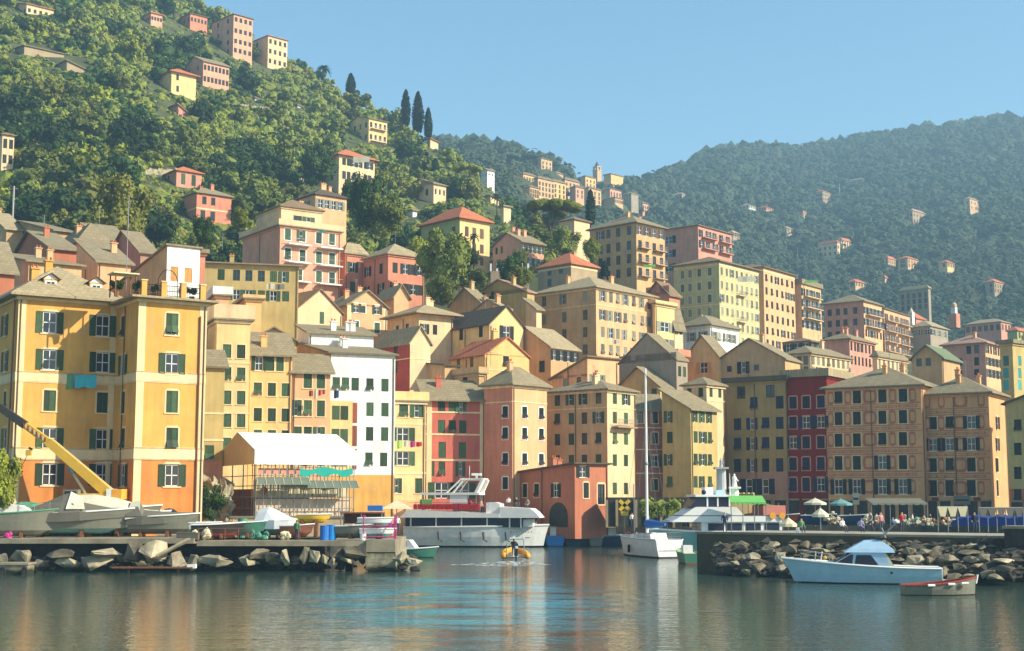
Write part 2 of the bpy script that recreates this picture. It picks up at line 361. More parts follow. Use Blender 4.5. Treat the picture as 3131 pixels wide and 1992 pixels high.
def win_mesh(state, col, trim, part='all'):
    key = (state, col, trim, part)
    if key in _wm: return _wm[key]
    m = shm(col); mb = MB()
    half = part[-1] if part in ('leaf0', 'leaf1') else None
    if half: part = 'leaves'
    tm = {'w': WHITE, 't': mat('plaster_trim', PAINT['trim'], .88, 'plaster', .20, .28, .15), 'n': None, 'r': mat('plaster_rose', PAINT['rose'], .88, 'plaster', .20, .28, .15)}[trim]
    if part in ('all', 'frame'):
        if tm:                            # painted surround, proud of the wall, and a sill
            for x in (-.58, .58): mb.box((x, -.008, .5), (.14, .03, 1.08), tm)
            mb.box((0, -.008, 1.06), (1.04, .03, .10), tm); mb.box((0, -.03, -.035), (1.34, .10, .06), tm)
        if state in 'ohd' or part == 'frame':
            mb.box((0, .13, .5), (1.0, .02, 1.0), GLASS)
            for x in (-.47, 0, .47): mb.box((x, .105, .5), (.06, .03, 1), WHITE if state != 'd' else m)
            for z in (.02, .5, .97): mb.box((0, .104, z), (1, .028, .04), WHITE if state != 'd' else m)
    if part in ('all', 'leaves'):
        if state == 'c': leaf(mb, -.5, -.01, .08, m); leaf(mb, .01, .5, .08, m)
        if state == 'p':
            for s0, s1 in ((-.5, -.01), (.01, .5)): leaf(mb, s0, s1, .08, m, .45, 1, 0, 5); leaf(mb, s0, s1, .06, m, 0, .45, .75, 4)
        if state == 'o': leaf(mb, -1.0, -.52, -.03, m); leaf(mb, .52, 1.0, -.03, m)
        if state == 'h': leaf(mb, -1.0, -.52, -.03, m); leaf(mb, 0.01, .5, .08, m)
    if half:          # keep the faces of one leaf only
        keep = [i for i, f in enumerate(mb.f) if (sum(mb.v[j][0] for j in f) > 0) == (half == '1')]; ids = sorted({j for i in keep for j in mb.f[i]}); mp = {j: k for k, j in enumerate(ids)}
        mb.v = [mb.v[j] for j in ids]; mb.f, mb.m = [tuple(mp[j] for j in mb.f[i]) for i in keep], [mb.m[i] for i in keep]
    me = mb.mesh('window_' + part); _wm[key] = me; return me

def face_cells(mb, w_, h_top, z0, holes, bands, M, mfun, depth=.16):
    # wall in local xz (y=0, outward -y) from z0 to h_top(x), rectangular holes (x0,x1,z0,z1), cut also at the heights in bands
    top0 = h_top(0); top1 = h_top(w_); flat_top = min(top0, top1, h_top(w_ / 2))
    xs = sorted({0., w_} | {round(v, 3) for h in holes for v in h[:2]}); zs = sorted({z0, flat_top} | {round(v, 3) for h in holes for v in h[2:]} | {b for b in bands if z0 < b < flat_top})
    xs = [x for x in xs if -1e-6 <= x <= w_ + 1e-6]
    for i in range(len(xs) - 1):
        for j in range(len(zs) - 1):
            cx = (xs[i] + xs[i + 1]) / 2; cz = (zs[j] + zs[j + 1]) / 2
            if any(h[0] < cx < h[1] and h[2] < cz < h[3] for h in holes): continue
            mb.poly([M @ Vector((x, 0, z)) for x, z in ((xs[i], zs[j]), (xs[i + 1], zs[j]), (xs[i + 1], zs[j + 1]), (xs[i], zs[j + 1]))], mfun(cx, cz))
    pts = [(0, flat_top), (w_, flat_top)]
    if top1 > flat_top + 1e-4: pts.append((w_, top1))
    if h_top(w_ / 2) > max(top0, top1) + 1e-4: pts.append((w_ / 2, h_top(w_ / 2)))
    if top0 > flat_top + 1e-4: pts.append((0, top0))
    if len(pts) > 2: mb.poly([M @ Vector((x, 0, z)) for x, z in pts], mfun(w_ / 2, flat_top + .1))
    for a, b, c, d in holes:
        mm = mfun((a + b) / 2, (c + d) / 2)
        for q in (((a, 0, c), (a, 0, d), (a, depth, d), (a, depth, c)), ((b, 0, d), (b, 0, c), (b, depth, c), (b, depth, d)), ((a, 0, d), (b, 0, d), (b, depth, d), (a, depth, d)), ((b, 0, c), (a, 0, c), (a, depth, c), (b, depth, c)), ((a, depth, c), (b, depth, c), (b, depth, d), (a, depth, d))):
            mb.poly([M @ Vector(p) for p in q], mm)

def roof_mesh(kind, rh, Rw, Lw, zt, ov, m, par=None):
    mb = MB(); x0, x1, y0, y1 = -ov, Rw + ov, -ov, Lw + ov; t = .20
    def solid(base, tops, faces):
        # base: eave ring at zt, tops: extra ring points; faces index into ring(zt+t) + tops
        k = len(mb.v); n = len(base)
        mb.v += [(x, y, zt) for x, y in base] + [(x, y, zt + t) for x, y in base] + tops
        mb.f.append(tuple(k + i for i in reversed(range(n)))); mb.m.append(mb.mi(m))
        for i in range(n): j = (i + 1) % n; mb.f.append((k + i, k + j, k + n + j, k + n + i)); mb.m.append(mb.mi(m))
        for f in faces: mb.f.append(tuple(k + n + i for i in f)); mb.m.append(mb.mi(m))
    ring = [(x0, y0), (x1, y0), (x1, y1), (x0, y1)]; zz = zt + t + rh
    if kind == 'hip':
        a, b = x1 - x0, y1 - y0
        if a >= b: q = [(x0 + b / 2, (y0 + y1) / 2, zz), (x1 - b / 2 - .01, (y0 + y1) / 2, zz)]; fs = [(0, 1, 5, 4), (1, 2, 5), (2, 3, 4, 5), (3, 0, 4)]
        else: q = [((x0 + x1) / 2, y0 + a / 2, zz), ((x0 + x1) / 2, y1 - a / 2 - .01, zz)]; fs = [(0, 1, 4), (1, 2, 5, 4), (2, 3, 5), (3, 0, 4, 5)]
        solid(ring, q, fs)
    elif kind in ('gr', 'gl', 'shed', 'shedr', 'shedb'):
        # two (or one) tilted slabs that oversail the walls
        def slab(p):
            k = len(mb.v); mb.v += [tuple(v) for v in p] + [(v[0], v[1], v[2] + t) for v in p]
            for q in ((3, 2, 1, 0), (4, 5, 6, 7), (0, 1, 5, 4), (1, 2, 6, 5), (2, 3, 7, 6), (3, 0, 4, 7)): mb.f.append(tuple(k + i for i in q)); mb.m.append(mb.mi(m))
        if kind == 'gr':      # gable in the right face, ridge runs back
            g = rh / (Rw / 2); xm = Rw / 2
            slab([(x0, y0, zt - g * ov), (xm, y0, zt + rh), (xm, y1, zt + rh), (x0, y1, zt - g * ov)]); slab([(xm, y0, zt + rh), (x1, y0, zt - g * ov), (x1, y1, zt - g * ov), (xm, y1, zt + rh)])
        elif kind == 'gl':
            g = rh / (Lw / 2); ym = Lw / 2
            slab([(x0, y0, zt - g * ov), (x1, y0, zt - g * ov), (x1, ym, zt + rh), (x0, ym, zt + rh)]); slab([(x0, ym, zt + rh), (x1, ym, zt + rh), (x1, y1, zt - g * ov), (x0, y1, zt - g * ov)])
        elif kind == 'shed':  # falls along the left face, away from the corner
            g = rh / Lw; slab([(x0, y0, zt + g * ov), (x1, y0, zt + g * ov), (x1, y1, zt - rh - g * ov), (x0, y1, zt - rh - g * ov)])
        elif kind == 'shedb': # rises away from the right face
            g = rh / Lw; slab([(x0, y0, zt - g * ov), (x1, y0, zt - g * ov), (x1, y1, zt + rh + g * ov), (x0, y1, zt + rh + g * ov)])
        elif kind == 'shedr': # falls along the right face
            g = rh / Rw; slab([(x0, y0, zt + g * ov), (x1, y0, zt - rh - g * ov), (x1, y1, zt - rh - g * ov), (x0, y1, zt + g * ov)])
    elif kind == 'flat':
        mb.box(((x0 + x1) / 2, (y0 + y1) / 2, zt + .1), (x1 - x0, y1 - y0, .2), m)
        if rh > 0:
            for c, d in ((((x0 + x1) / 2, y0 + .15, zt + .2 + rh / 2), (x1 - x0, .3, rh)), (((x0 + x1) / 2, y1 - .15, zt + .2 + rh / 2), (x1 - x0, .3, rh)), ((x0 + .15, (y0 + y1) / 2, zt + .2 + rh / 2), (.3, y1 - y0 - .6, rh)), ((x1 - .15, (y0 + y1) / 2, zt + .2 + rh / 2), (.3, y1 - y0 - .6, rh))):
                mb.box(c, d, par or m)
    return mb
GLASSROT = Matrix.Rotation(R(-90), 4, 'Z')
BLD = []
def chimney(root, M, x, y, z, m, h=1.3):
    mb = MB(); mb.box((x, y, z + h / 2 - .5), (.7, .55, h + 1), m); mb.box((x, y, z + h + .06), (.9, .75, .12), m)
    for dx in (-.2, .2): mb.bar((x + dx, y, z + h + .1), (x + dx, y, z + h + .45), .11, roofm('red'), 6)
    link('chimney', mb, root, M)
def B(label, xc, yt, D, a, xl=None, xr=None, col='cream', roof='hip', rh=2.0, rmat='slate', rows=(), L=0, Rr=0, sc_='green', st='cpcp', ww=.95, wh=1.55,
      zones=(), bands=(), trim='n', ov=.45, name='house', cat='house', root=None, Lw=None, Rw=None, zb=None, chim=None, Lrows=None, Rrows=None, dL=10, dR=10, back=True, sub=None, quoin=False, parcol=None, stL=None, group=None, colL=None):
    c = W(xc, yt, D); zt = c.z; a = R(a); r = (math.cos(a), math.sin(a)); l = (-math.sin(a), math.cos(a))
    Rw = Rw or (along(c, r, xr, zt) if xr is not None else dR); Lw = Lw or (along(c, l, xl, zt) if xl is not None else dL)
    if Rw <= .3 or Lw <= .3 or Rw > 120 or Lw > 120: print('BAD BUILDING', label, round(Rw, 1), round(Lw, 1)); Rw = min(max(Rw, 2), 60); Lw = min(max(Lw, 2), 60)
    base = Vector((c.x, c.y, 0)); corners = [base, base + Vector((r[0], r[1], 0)) * Rw, base + Vector((l[0], l[1], 0)) * Lw, base + Vector((r[0], r[1], 0)) * Rw + Vector((l[0], l[1], 0)) * Lw]
    if zb is None: zb = min(ground_z(p.x, p.y) for p in corners) - 1.5
    zb = min(zb, zt - 2)
    h = zt - zb; Mw = Matrix.Translation((c.x, c.y, zb)) @ Matrix.Rotation(a, 4, 'Z')
    if root is None: root = thing(name, label, cat, Mw, group); M = Matrix.Identity(4)
    else: M = root.matrix_basis.inverted() @ Mw
    BLD.append((label, c.copy(), r, l, Rw, Lw, zb, zt + rh))
    wallm = paint(col) if col in PAINT else MATS[col]
    zs = sorted([(W(xc, py, D).z - zb, (paint(k) if k in PAINT else MATS[k])) for py, k in zones])   # paint below that height
    def mf(x, z):
        for zz, k in zs:
            if z < zz: return k
        return wallm
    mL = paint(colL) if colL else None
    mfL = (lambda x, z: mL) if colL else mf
    bandz = [zz for zz, _ in zs]
    rng = random.Random(hash((xc, yt, int(D))) & 0xffff if False else int(xc * 7 + yt * 13 + D))
    def colpos(spec, d, wd, zref):
        if isinstance(spec, int): return [wd * (i + .5) / spec for i in range(spec)]
        return [along(c, d, px, zref) for px in spec]
    near = (D < 150) if sub is None else sub
    mb = MB(); wins = []
    for side, spec, rws, wd, d in (('R', Rr, Rrows or rows, Rw, r), ('L', L, Lrows or rows, Lw, l)):
        holes = []
        for row in rws:
            pyc, sp, w0, h0, ss = (row if isinstance(row, tuple) else (row, spec, ww, wh, None)) if not (isinstance(row, tuple) and len(row) < 5) else (tuple(row) + (spec, ww, wh, None)[len(row) - 1:])
            if sp is None: sp = spec
            zc = W(xc, pyc, D).z - zb
            if zc + h0 / 2 > h - .1 + (rh if roof in ('gr', 'gl') else 0) or zc - h0 / 2 < .1: continue
            if not sp: continue
            for x in colpos(sp, d, wd, zc + zb):
                if x - w0 / 2 < .12 or x + w0 / 2 > wd - .12: continue
                s_ = (ss or (stL if side == 'L' and stL else st)); s_ = s_[rng.randrange(len(s_))]
                if s_ == 'x': continue
                if s_ == 'c' and D < 262: q_ = rng.random(); s_ = 'p' if q_ < .16 else 'h' if q_ < .24 else 'o' if q_ < .30 and w0 < 1.2 else 'c'
                holes.append((x - w0 / 2, x + w0 / 2, zc - h0 / 2, zc + h0 / 2)); wins.append((side, x, zc - h0 / 2, w0, h0, s_, side == 'L'))
        if side == 'R': top = (lambda x: h + rh * (1 - abs(2 * x / Rw - 1))) if roof == 'gr' else ((lambda x: h - rh * x / Rw) if roof == 'shedr' else (lambda x: h)); MM = Matrix.Identity(4)
        else:
            top = (lambda x: h + rh * (1 - abs(2 * x / Lw - 1))) if roof == 'gl' else ((lambda x: h - rh * x / Lw) if roof == 'shed' else ((lambda x: h + rh * x / Lw) if roof == 'shedb' else (lambda x: h)))
            MM = Matrix(((0, 1, 0, 0), (1, 0, 0, 0), (0, 0, 1, 0), (0, 0, 0, 1)))   # x along local y, inward = +x
        keep = []
        for hl in holes:
            hi_ok = hl[3] < min(top(hl[0]), top(hl[1])) - .05
            if hi_ok and not any(abs(hl[0] - q[0]) < 1e-3 and abs(hl[2] - q[2]) < 1e-3 for q in keep) and not any(hl[0] < q[1] and hl[1] > q[0] and hl[2] < q[3] and hl[3] > q[2] for q in keep): keep.append(hl)
            else: wins[:] = [w_ for w_ in wins if not (w_[0] == side and abs(w_[1] - (hl[0] + hl[1]) / 2) < 1e-3 and abs(w_[2] - hl[2]) < 1e-3)] if not any(abs(hl[0] - q[0]) < 1e-3 and abs(hl[2] - q[2]) < 1e-3 for q in keep) else wins
        face_cells(mb, wd, top, 0, keep, bandz, MM, mf if side == 'R' else mfL)
    # back and far side
    tl = lambda y: h + (rh * (1 - abs(2 * y / Lw - 1)) if roof == 'gl' else (-rh * y / Lw if roof == 'shed' else (rh * y / Lw if roof == 'shedb' else 0)))
    hr = h - (rh if roof == 'shedr' else 0)
    p = [(Rw, 0, 0), (Rw, Lw, 0), (Rw, Lw, tl(Lw) if roof != 'shedr' else hr)]
    if roof == 'gl': p.append((Rw, Lw / 2, h + rh))
    p.append((Rw, 0, hr)); mb.poly(p, mf(0, h / 2) if not zs else wallm)
    p = [(0, Lw, 0), (0, Lw, tl(Lw))]
    if roof == 'gr': p.append((Rw / 2, Lw, h + rh))
    p += [(Rw, Lw, (tl(Lw) if roof != 'shedr' else hr)), (Rw, Lw, 0)]; mb.poly(p, wallm)
    link('wall', mb, root, M)
    # string courses and corner strips
    tb = MB(); tm = paint('trim')
    for bd in bands:
        py, th = bd if isinstance(bd, tuple) else (bd, .3)
        z = W(xc, py, D).z - zb
        tb.box((Rw / 2, -.02, z), (Rw + .08, .06, th), tm); tb.box((-.02, Lw / 2 + .015, z), (.06, Lw - .03, th), tm)
    if quoin:
        for x in (.35, Rw - .35): tb.box((x, -.012, h / 2), (.7, .03, h - .2), tm)
    if tb.v: link('string_course', tb, root, M)
    if ov > .3 and D < 260 and roof in ('hip', 'flat'):
        cb = MB(); cb.box((Rw / 2, -.09, h - .17), (Rw + .36, .18, .30), wallm if not bands else tm); cb.box((-.09, Lw / 2, h - .17), (.18, Lw, .30), wallm if not bands else tm); link('cornice', cb, root, M)
    if D < 262 and h > 8 and Rw > 4 and root.get('category') and rng.random() < .85:
        pb = MB(); xx = rng.choice((.22, Rw - .22)); pb.bar((xx, -.09, .5), (xx, -.09, h - .35), .055, flat('pipe_brown', (.16, .10, .06)), 6); link('drain_pipe', pb, root, M)
        if Lw > 7: pb = MB(); pb.bar((-.09, Lw * .52, .5), (-.09, Lw * .52, h - .35), .055, flat('pipe_brown', (.16, .10, .06)), 6); link('drain_pipe', pb, root, M)
    # windows
    for side, x, z, w0, h0, s_, isl in wins:
        Mx = (Matrix.Translation((x, 0, z)) if side == 'R' else Matrix.Translation((0, x, z)) @ GLASSROT) @ Matrix.Diagonal((w0, 1, h0, 1))
        if near:
            o = link('window', win_mesh(s_, sc_, trim, 'frame'), root, M @ Mx); [link('shutter', win_mesh(s_, sc_, trim, lf), o) for lf in ('leaf0', 'leaf1')] if s_ in 'cpoh' else None
        else: link('window', win_mesh(s_, sc_, trim), root, M @ Mx)
    if roof != 'none':
        link('roof', roof_mesh(roof, rh, Rw, Lw, h, ov, roofm(rmat), paint(parcol) if parcol else None), root, M)
    if chim is None: chim = rng.choice((0, 1, 1, 2, 3)) if (D < 300 and roof in ('hip', 'gr', 'gl', 'shedb') and Rw * Lw > 50) else 0
    for i in range(chim):
        x = rng.uniform(.25, .8) * Rw; y = rng.uniform(.25, .75) * Lw
        if roof == 'hip': g = rh / (min(Rw, Lw) / 2); zz = h + min(x, Rw - x, y, Lw - y) * g
        elif roof == 'gr': zz = h + rh * (1 - abs(2 * x / Rw - 1))
        elif roof == 'gl': zz = h + rh * (1 - abs(2 * y / Lw - 1))
        elif roof == 'shed': zz = h - rh * y / Lw
        elif roof == 'shedb': zz = h + rh * y / Lw
        elif roof == 'shedr': zz = h - rh * x / Rw
        else: zz = h + .2
        chimney(root, M, x, y, min(zz, h + abs(rh)), wallm)
    if D < 260 and roof in ('hip', 'gl', 'gr', 'shedb') and rng.random() < .5 and Rw * Lw > 50:
        ax, ay = Rw * .5, Lw * .45; zz = h + (rh if roof != 'shedb' else rh * .45); am_ = MB(); am_.bar((ax, ay, zz - .5), (ax, ay, zz + 2.4), .03, STEEL, 5); [am_.bar((ax - .45 + .1 * k, ay, zz + 2.3 - .22 * k), (ax + .45 - .1 * k, ay, zz + 2.3 - .22 * k), .018, STEEL, 4) for k in range(3)]; link('aerial', am_, root, M)
    return root
def LM(root, Mw): return root.matrix_basis.inverted() @ Mw
# ================================================================ houses on the quay, left to right
t = B('large orange block of five floors with cream quoins and green shutters at the left edge', 58, 905, 128, 33, xl=-120, xr=362, col='orange', roof='hip', rh=3.6, rmat='light', rows=[(980, None, 1.25, 2.0, 'o'), (1095, None, 1.25, 1.9, 'o'), (1222, None, 1.1, 1.9, 'cp'), (1338, None, 1.25, 1.9, 'oh'), (1450, None, 1.3, 2.0, 'o')],
      L=[15], stL='cp', Rr=[152, 314], sc_='green', trim='t', zones=[(1405, 'terracotta')], bands=[(1150, .95), (1136, .12), (1166, .12), (1387, 1.2), (1370, .14), (1405, .14)], quoin=True, name='apartment_block', cat='apartment block', ov=.9, dL=9)
ORANGE = t
B('', 425, 912, 127.5, 33, xl=352, xr=634, col='orange', roof='flat', rh=0, rmat='light', rows=[(985, None, 1.15, 2.0, 'p'), (1107, None, 1.25, 1.9, 'o'), (1225, None, 1.1, 2.0, 'c'), (1340, None, 1.1, 2.0, 'p'), (1453, None, 1.3, 2.0, 'o')],
  L=[376], stL='c', Rr=[526], trim='t', zones=[(1405, 'terracotta')], bands=[(1150, .95), (1136, .12), (1166, .12), (1387, 1.2), (1370, .14), (1405, .14)], quoin=True, root=t, ov=.9)
B('narrow olive house with a pink ground floor right beside the orange block', 629, 1118, 146, 22, xl=618, xr=688, col='olive', zones=[(1410, 'pink')], rows=[1135, 1228, 1300, 1385, (1490, None, 1.5, 1.9, 'o')], Rr=[640], roof='shedb', rh=1.5, bands=[(1264, .2), (1346, .2)], ov=.4, dL=7, st='cc')
B('tall narrow yellow tower house with three green top windows and a cream roof terrace', 664, 978, 160, 22, xl=632, xr=766, col='yellow', zones=[(1260, 'yellow')], rows=[(1003, [685, 713, 740], .9, 1.8, 'c'), 1073, 1143, 1215, 1285, 1360], L=0, Rr=[694, 737], bands=[(1108, .2), (1262, .2)], trim='t', roof='flat', rh=1.6, parcol='cream', rmat='slate', ov=.45, st='ccp', Lw=6)
B('ochre house with painted window hoods and slate roof between yellow tower and peach house', 766, 1080, 166, 20, xr=894, xl=750, col='ochre', rows=[(1111, [792, 827, 856, 878], .9, 1.7, 'co'), 1190, 1268, 1335, 1400], Rr=[788, 831, 873], trim='t', roof='shedb', rh=2.5, ov=.55, st='c', sc_='green', dL=9, chim=1)
B('yellow rooftop loggia of dark posts above the ochre house', 768, 1040, 176, 15, xr=905, xl=755, col='yellow', rows=[(1062, 5, 1.2, 1.3, 'dx')], Rr=5, roof='gr', rh=1.6, dL=8, ov=.5, sc_='dark')
B('peach coloured house with green closed shutters beside the white tower house', 895, 1135, 168, 20, xr=1011, xl=880, col='peach', rows=[(1162, None, 1.0, 1.9, 'c'), (1248, None, .95, 1.9, 'c'), 1325, 1405], Rr=[910, 941, 981], trim='t', roof='shedb', rh=2.0, dL=9, ov=.5, st='c')
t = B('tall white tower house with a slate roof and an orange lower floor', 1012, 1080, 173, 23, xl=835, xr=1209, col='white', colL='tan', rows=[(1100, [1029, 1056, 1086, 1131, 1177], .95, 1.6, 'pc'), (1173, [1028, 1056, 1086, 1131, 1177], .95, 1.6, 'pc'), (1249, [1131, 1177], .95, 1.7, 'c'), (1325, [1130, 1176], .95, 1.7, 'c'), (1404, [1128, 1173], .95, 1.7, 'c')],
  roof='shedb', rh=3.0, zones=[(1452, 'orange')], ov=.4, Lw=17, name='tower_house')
c0 = W(1012, 1080, 173); zb0 = t.matrix_basis.translation.z
mb = MB(); x1 = along(c0, (math.cos(R(23)), math.sin(R(23))), 1080, 20); mb.box((x1 / 2, -.02, W(1012, 1340, 173).z - zb0), (x1, .06, 9.2), paint('yellow')); link('painted_panel', mb, t)
for py in (1262, 1333, 1405):
    for px in (1028, 1054):
        link('window', win_mesh('c', 'green', 'n'), t, Matrix.Translation((along(c0, (math.cos(R(23)), math.sin(R(23))), px, 20), -.14, W(px, py + 21, 173).z - zb0)) @ Matrix.Diagonal((.95, 1, 1.7, 1)))
for py in (1262, 1333, 1405):
    link('window', win_mesh('c', 'rust', 'n'), t, Matrix.Translation((along(c0, (math.cos(R(23)), math.sin(R(23))), 1086, 20), -.10, W(1086, py + 30, 173).z - zb0)) @ Matrix.Diagonal((.6, 1, 2.5, 1)))
B('', 945, 1018, 184, 23, xl=905, xr=1142, col='white', rows=[(1035, [960, 990, 1021, 1050, 1080, 1110], 1.0, 1.5, 'oc')], roof='shedb', rh=1.6, Rr=6, root=t, Lw=6)
B('small yellow house with a terrace band and laundry on its balcony line', 1206, 1228, 180, 22, xr=1302, xl=1196, col='yellow', rows=[(1255, [1234, 1281], 1.2, 1.7, 'hc'), (1328, [1232, 1281], 1.6, 1.7, 'ho'), (1402, [1232, 1281], 1.6, 1.8, 'ho'), (1486, [1218, 1280], .95, 1.9, 'c')], Rr=2, bands=[(1296, .25), (1447, .3)], zones=[(1530, 'peach')], roof='flat', rh=1.1, parcol='yellow', trim='t', ov=.35, dL=9)
B('coral red house with cream string courses and pale corner strips behind the ferry', 1305, 1216, 184.5, 17, xr=1483, xl=1290, col='coral', rows=[(1243, [1350, 1383, 1415], 1.0, 1.8, 'c'), (1304, [1350, 1383, 1415], 1.0, 1.7, 'cp'), (1376, [1352, 1414], 1.0, 2.1, 'c'), (1434, [1318, 1351, 1413], .9, 1.9, 'c'), (1500, [1350, 1414], 1.8, 2.1, 'o')], Rr=3, bands=[(1260, .22), (1328, .22), (1407, .22)], roof='shedb', rh=2.0, ov=.7, quoin=True, dL=10, chim=1)
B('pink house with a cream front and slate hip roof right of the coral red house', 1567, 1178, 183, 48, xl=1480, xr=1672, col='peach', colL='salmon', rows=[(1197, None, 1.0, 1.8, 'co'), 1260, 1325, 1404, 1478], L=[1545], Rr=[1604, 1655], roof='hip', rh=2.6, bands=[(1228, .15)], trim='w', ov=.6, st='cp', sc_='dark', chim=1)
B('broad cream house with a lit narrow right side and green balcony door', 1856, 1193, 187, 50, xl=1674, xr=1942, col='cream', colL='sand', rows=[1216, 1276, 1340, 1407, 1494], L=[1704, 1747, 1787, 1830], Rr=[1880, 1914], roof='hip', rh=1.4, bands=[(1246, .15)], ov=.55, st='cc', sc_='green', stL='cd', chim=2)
B('small brick red house with dark mossy roof in front of the cream house', 1757, 1420, 176, 40, xl=1570, xr=1858, col='brick', rows=[(1444, [1590, 1620, 1700], 1.2, 1.3, 'oh'), (1500, [1605, 1641, 1700], .9, 1.7, 'cd')], L=3, Rrows=[(1443, [1782], 1.1, 1.4, 'o'), (1500, [1792], .9, 1.9, 'c'), (1438, [1838], 1.2, 2.3, 'd'), (1512, [1838], 1.2, 2.5, 'd')], Rr=1, roof='shed', rh=1.0, rmat='dark', trim='t', ov=.5, stL='cd', sc_='dark', chim=2)
B('narrow maroon house squeezed between the cream house and the lime green house', 1944, 1252, 194, 14, xr=2026, xl=1930, col='maroon', rows=[1277, 1340, 1410, 1483], Rr=[1957, 2002], trim='t', roof='shedb', rh=1.8, st='cd', ov=.35, dL=9, bands=[(1308, .15), (1375, .15), (1448, .15)])
B('lime green house with three bright closed windows per floor on its lit side', 2111, 1250, 190, 48, xl=2024, xr=2192, col='lime', rows=[(1272, None, .95, 1.6, 'ch'), 1336, 1405, 1474], L=[2048], Rr=[2127, 2149, 2171], roof='shed', rh=-2.6, stL='c', st='cp', ov=.5, trim='n', sc_='green')
B('pale cream narrow house rising behind the lime green house', 2160, 1178, 198, 48, xl=2090, xr=2214, col='cream', rows=[(1199, 2, .8, 1.3, 'c')], Rr=[2164, 2186], roof='hip', rh=1.2, bands=[(1224, .25)], st='c')
B('green house with gabled slate roof behind the maroon house', 2018, 1182, 205, 48, xl=1885, xr=2100, col='lime', rows=[(1205, None, .95, 1.7, 'c'), (1178, [1935], .9, 1.2, 'd')], L=[1935, 2000], Rr=[2040, 2067], roof='gl', rh=3.0, stL='d', chim=1)
B('dark green house in shade with a recessed roof terrace right of the statue', 2400, 1163, 200, 56, xl=2222, dR=9, col='moss', rows=[(1195, 6, 1.3, 1.8, 'dx'), (1230, None, 1.15, 1.8, 'c'), (1293, None, 1.15, 1.7, 'cbo'.replace('b', 'c')), (1355, None, 1.15, 1.8, 'c'), (1422, None, 1.1, 1.9, 'c'), (1488, [2300, 2350], 1.9, 2.2, 'h')], L=[2255, 2305, 2341, 2384], roof='flat', rh=.5, rmat='dark', sc_='blue', ov=.6, zones=[(1440, 'mauve')], st='c')
B('narrow deep red house with pale window surrounds in the shade', 2527, 1150, 197, 56, xl=2396, dR=9, col='red', rows=[(1165, [2435, 2475, 2510], 2.0, 1.6, 'od'), (1228, None, 1.1, 1.7, 'c'), (1290, None, 1.1, 1.7, 'co'), (1352, None, 1.1, 1.7, 'c'), (1418, None, 1.1, 1.8, 'c'), (1482, None, 1.1, 1.9, 'co')], L=[2425, 2465, 2510], trim='r', roof='flat', rh=.9, rmat='light', sc_='blue', ov=.5)
PA = B('wide house with painted oval panels and salmon trim facing the promenade', 2816, 1180, 190, 58, xl=2524, dR=12, col='painted', rows=[(1207, None, 1.15, 1.8, 'c'), (1273, None, 1.1, 1.8, 'c'), (1341, None, 1.1, 1.8, 'c'), (1413, None, 1.1, 1.9, 'c'), (1488, None, 1.15, 2.1, 'co')], L=[2564, 2620, 2698, 2761], sc_='dark', roof='hip', rh=3.0, ov=.7, trim='t', name='painted_house')
PB = B('painted house with salmon panels and a sunlit right side', 3022, 1203, 187, 58, xl=2818, xr=3072, col='painted', rows=[(1222, None, 1.1, 1.6, 'c'), (1290, None, 1.1, 1.7, 'co'), (1357, None, 1.1, 1.7, 'o'), (1421, None, 1.1, 1.8, 'c'), (1493, None, 1.15, 2.1, 'c')], L=[2852, 2904, 2970], Rr=[3050], sc_='dark', roof='hip', rh=2.6, ov=.7, trim='t', name='painted_house')
for P_, xs_, cols, x0, x1, rws, yt, xc, D in ((PA, [2540, 2592, 2660, 2729, 2790], None, 2524, 2816, [1207, 1273, 1341, 1413, 1488], 1180, 2816, 190), (PB, [2834, 2878, 2936, 3000], None, 2818, 3022, [1222, 1290, 1357, 1421, 1493], 1203, 3022, 187)):
    c1 = W(xc, yt, D); l1 = (-math.sin(R(58)), math.cos(R(58))); zb1 = P_.matrix_basis.translation.z
    pm = paint('brick'); pg_ = paint('tan')
    for ri, py in enumerate(rws):
        zc = W(xc, py, D).z - zb1; mb = MB()
        for px in xs_:
            t_ = along(c1, l1, px, zc + zb1); w2 = 1.55 if px in (2660, 2936) else .75; hh = .95
            # painted oval frame: a ring of short strips 2 cm proud of the plaster
            n = 16; ring = []
            for k in range(n):
                an = 2 * math.pi * k / n; sq = 1.0 / max(abs(math.cos(an)), abs(math.sin(an))) ** .6
                ring.append((t_ + w2 * .62 * math.cos(an) * sq, zc + hh * math.sin(an) * sq))
            for k in range(n):
                a_, b_ = ring[k], ring[(k + 1) % n]; s_ = .66
                mb.poly([(-.025, a_[0], a_[1]), (-.025, b_[0], b_[1]), (-.025, t_ + (b_[0] - t_) * s_, zc + (b_[1] - zc) * s_), (-.025, t_ + (a_[0] - t_) * s_, zc + (a_[1] - zc) * s_)], pm)
        link('painted_ornament', mb, P_)
        if ri < len(rws) - 1:
            zm = W(xc, (py + rws[ri + 1]) / 2, D).z - zb1; mb = MB(); wl = along(c1, l1, x0, zm + zb1)
            for px in xs_ + [q for q in (2564, 2620, 2698, 2761, 2852, 2904, 2970) if x0 < q < x1]:
                t_ = along(c1, l1, px, zm + zb1); w2 = 2.1 if px in (2660, 2936) else 1.2
                if t_ - w2 / 2 > .1 and t_ + w2 / 2 < wl: mb.box((-.02, t_, zm), (.04, w2, .30), pm); mb.box((-.03, t_, zm), (.05, w2 - .3, .14), paint('sand'))
            mb.box((-.02, wl / 2, zm + .42), (.05, wl - .2, .10), pm); mb.box((-.02, wl / 2, zm - .42), (.05, wl - .2, .10), pm); link('painted_ornament', mb, P_)
    mb = MB()
    for px in xs_ + [x0 + 5, x1 - 4]:
        t_ = along(c1, l1, px, 15)
    for px in [(a_ + b_) / 2 for a_, b_ in zip(xs_, xs_[1:])]: pass
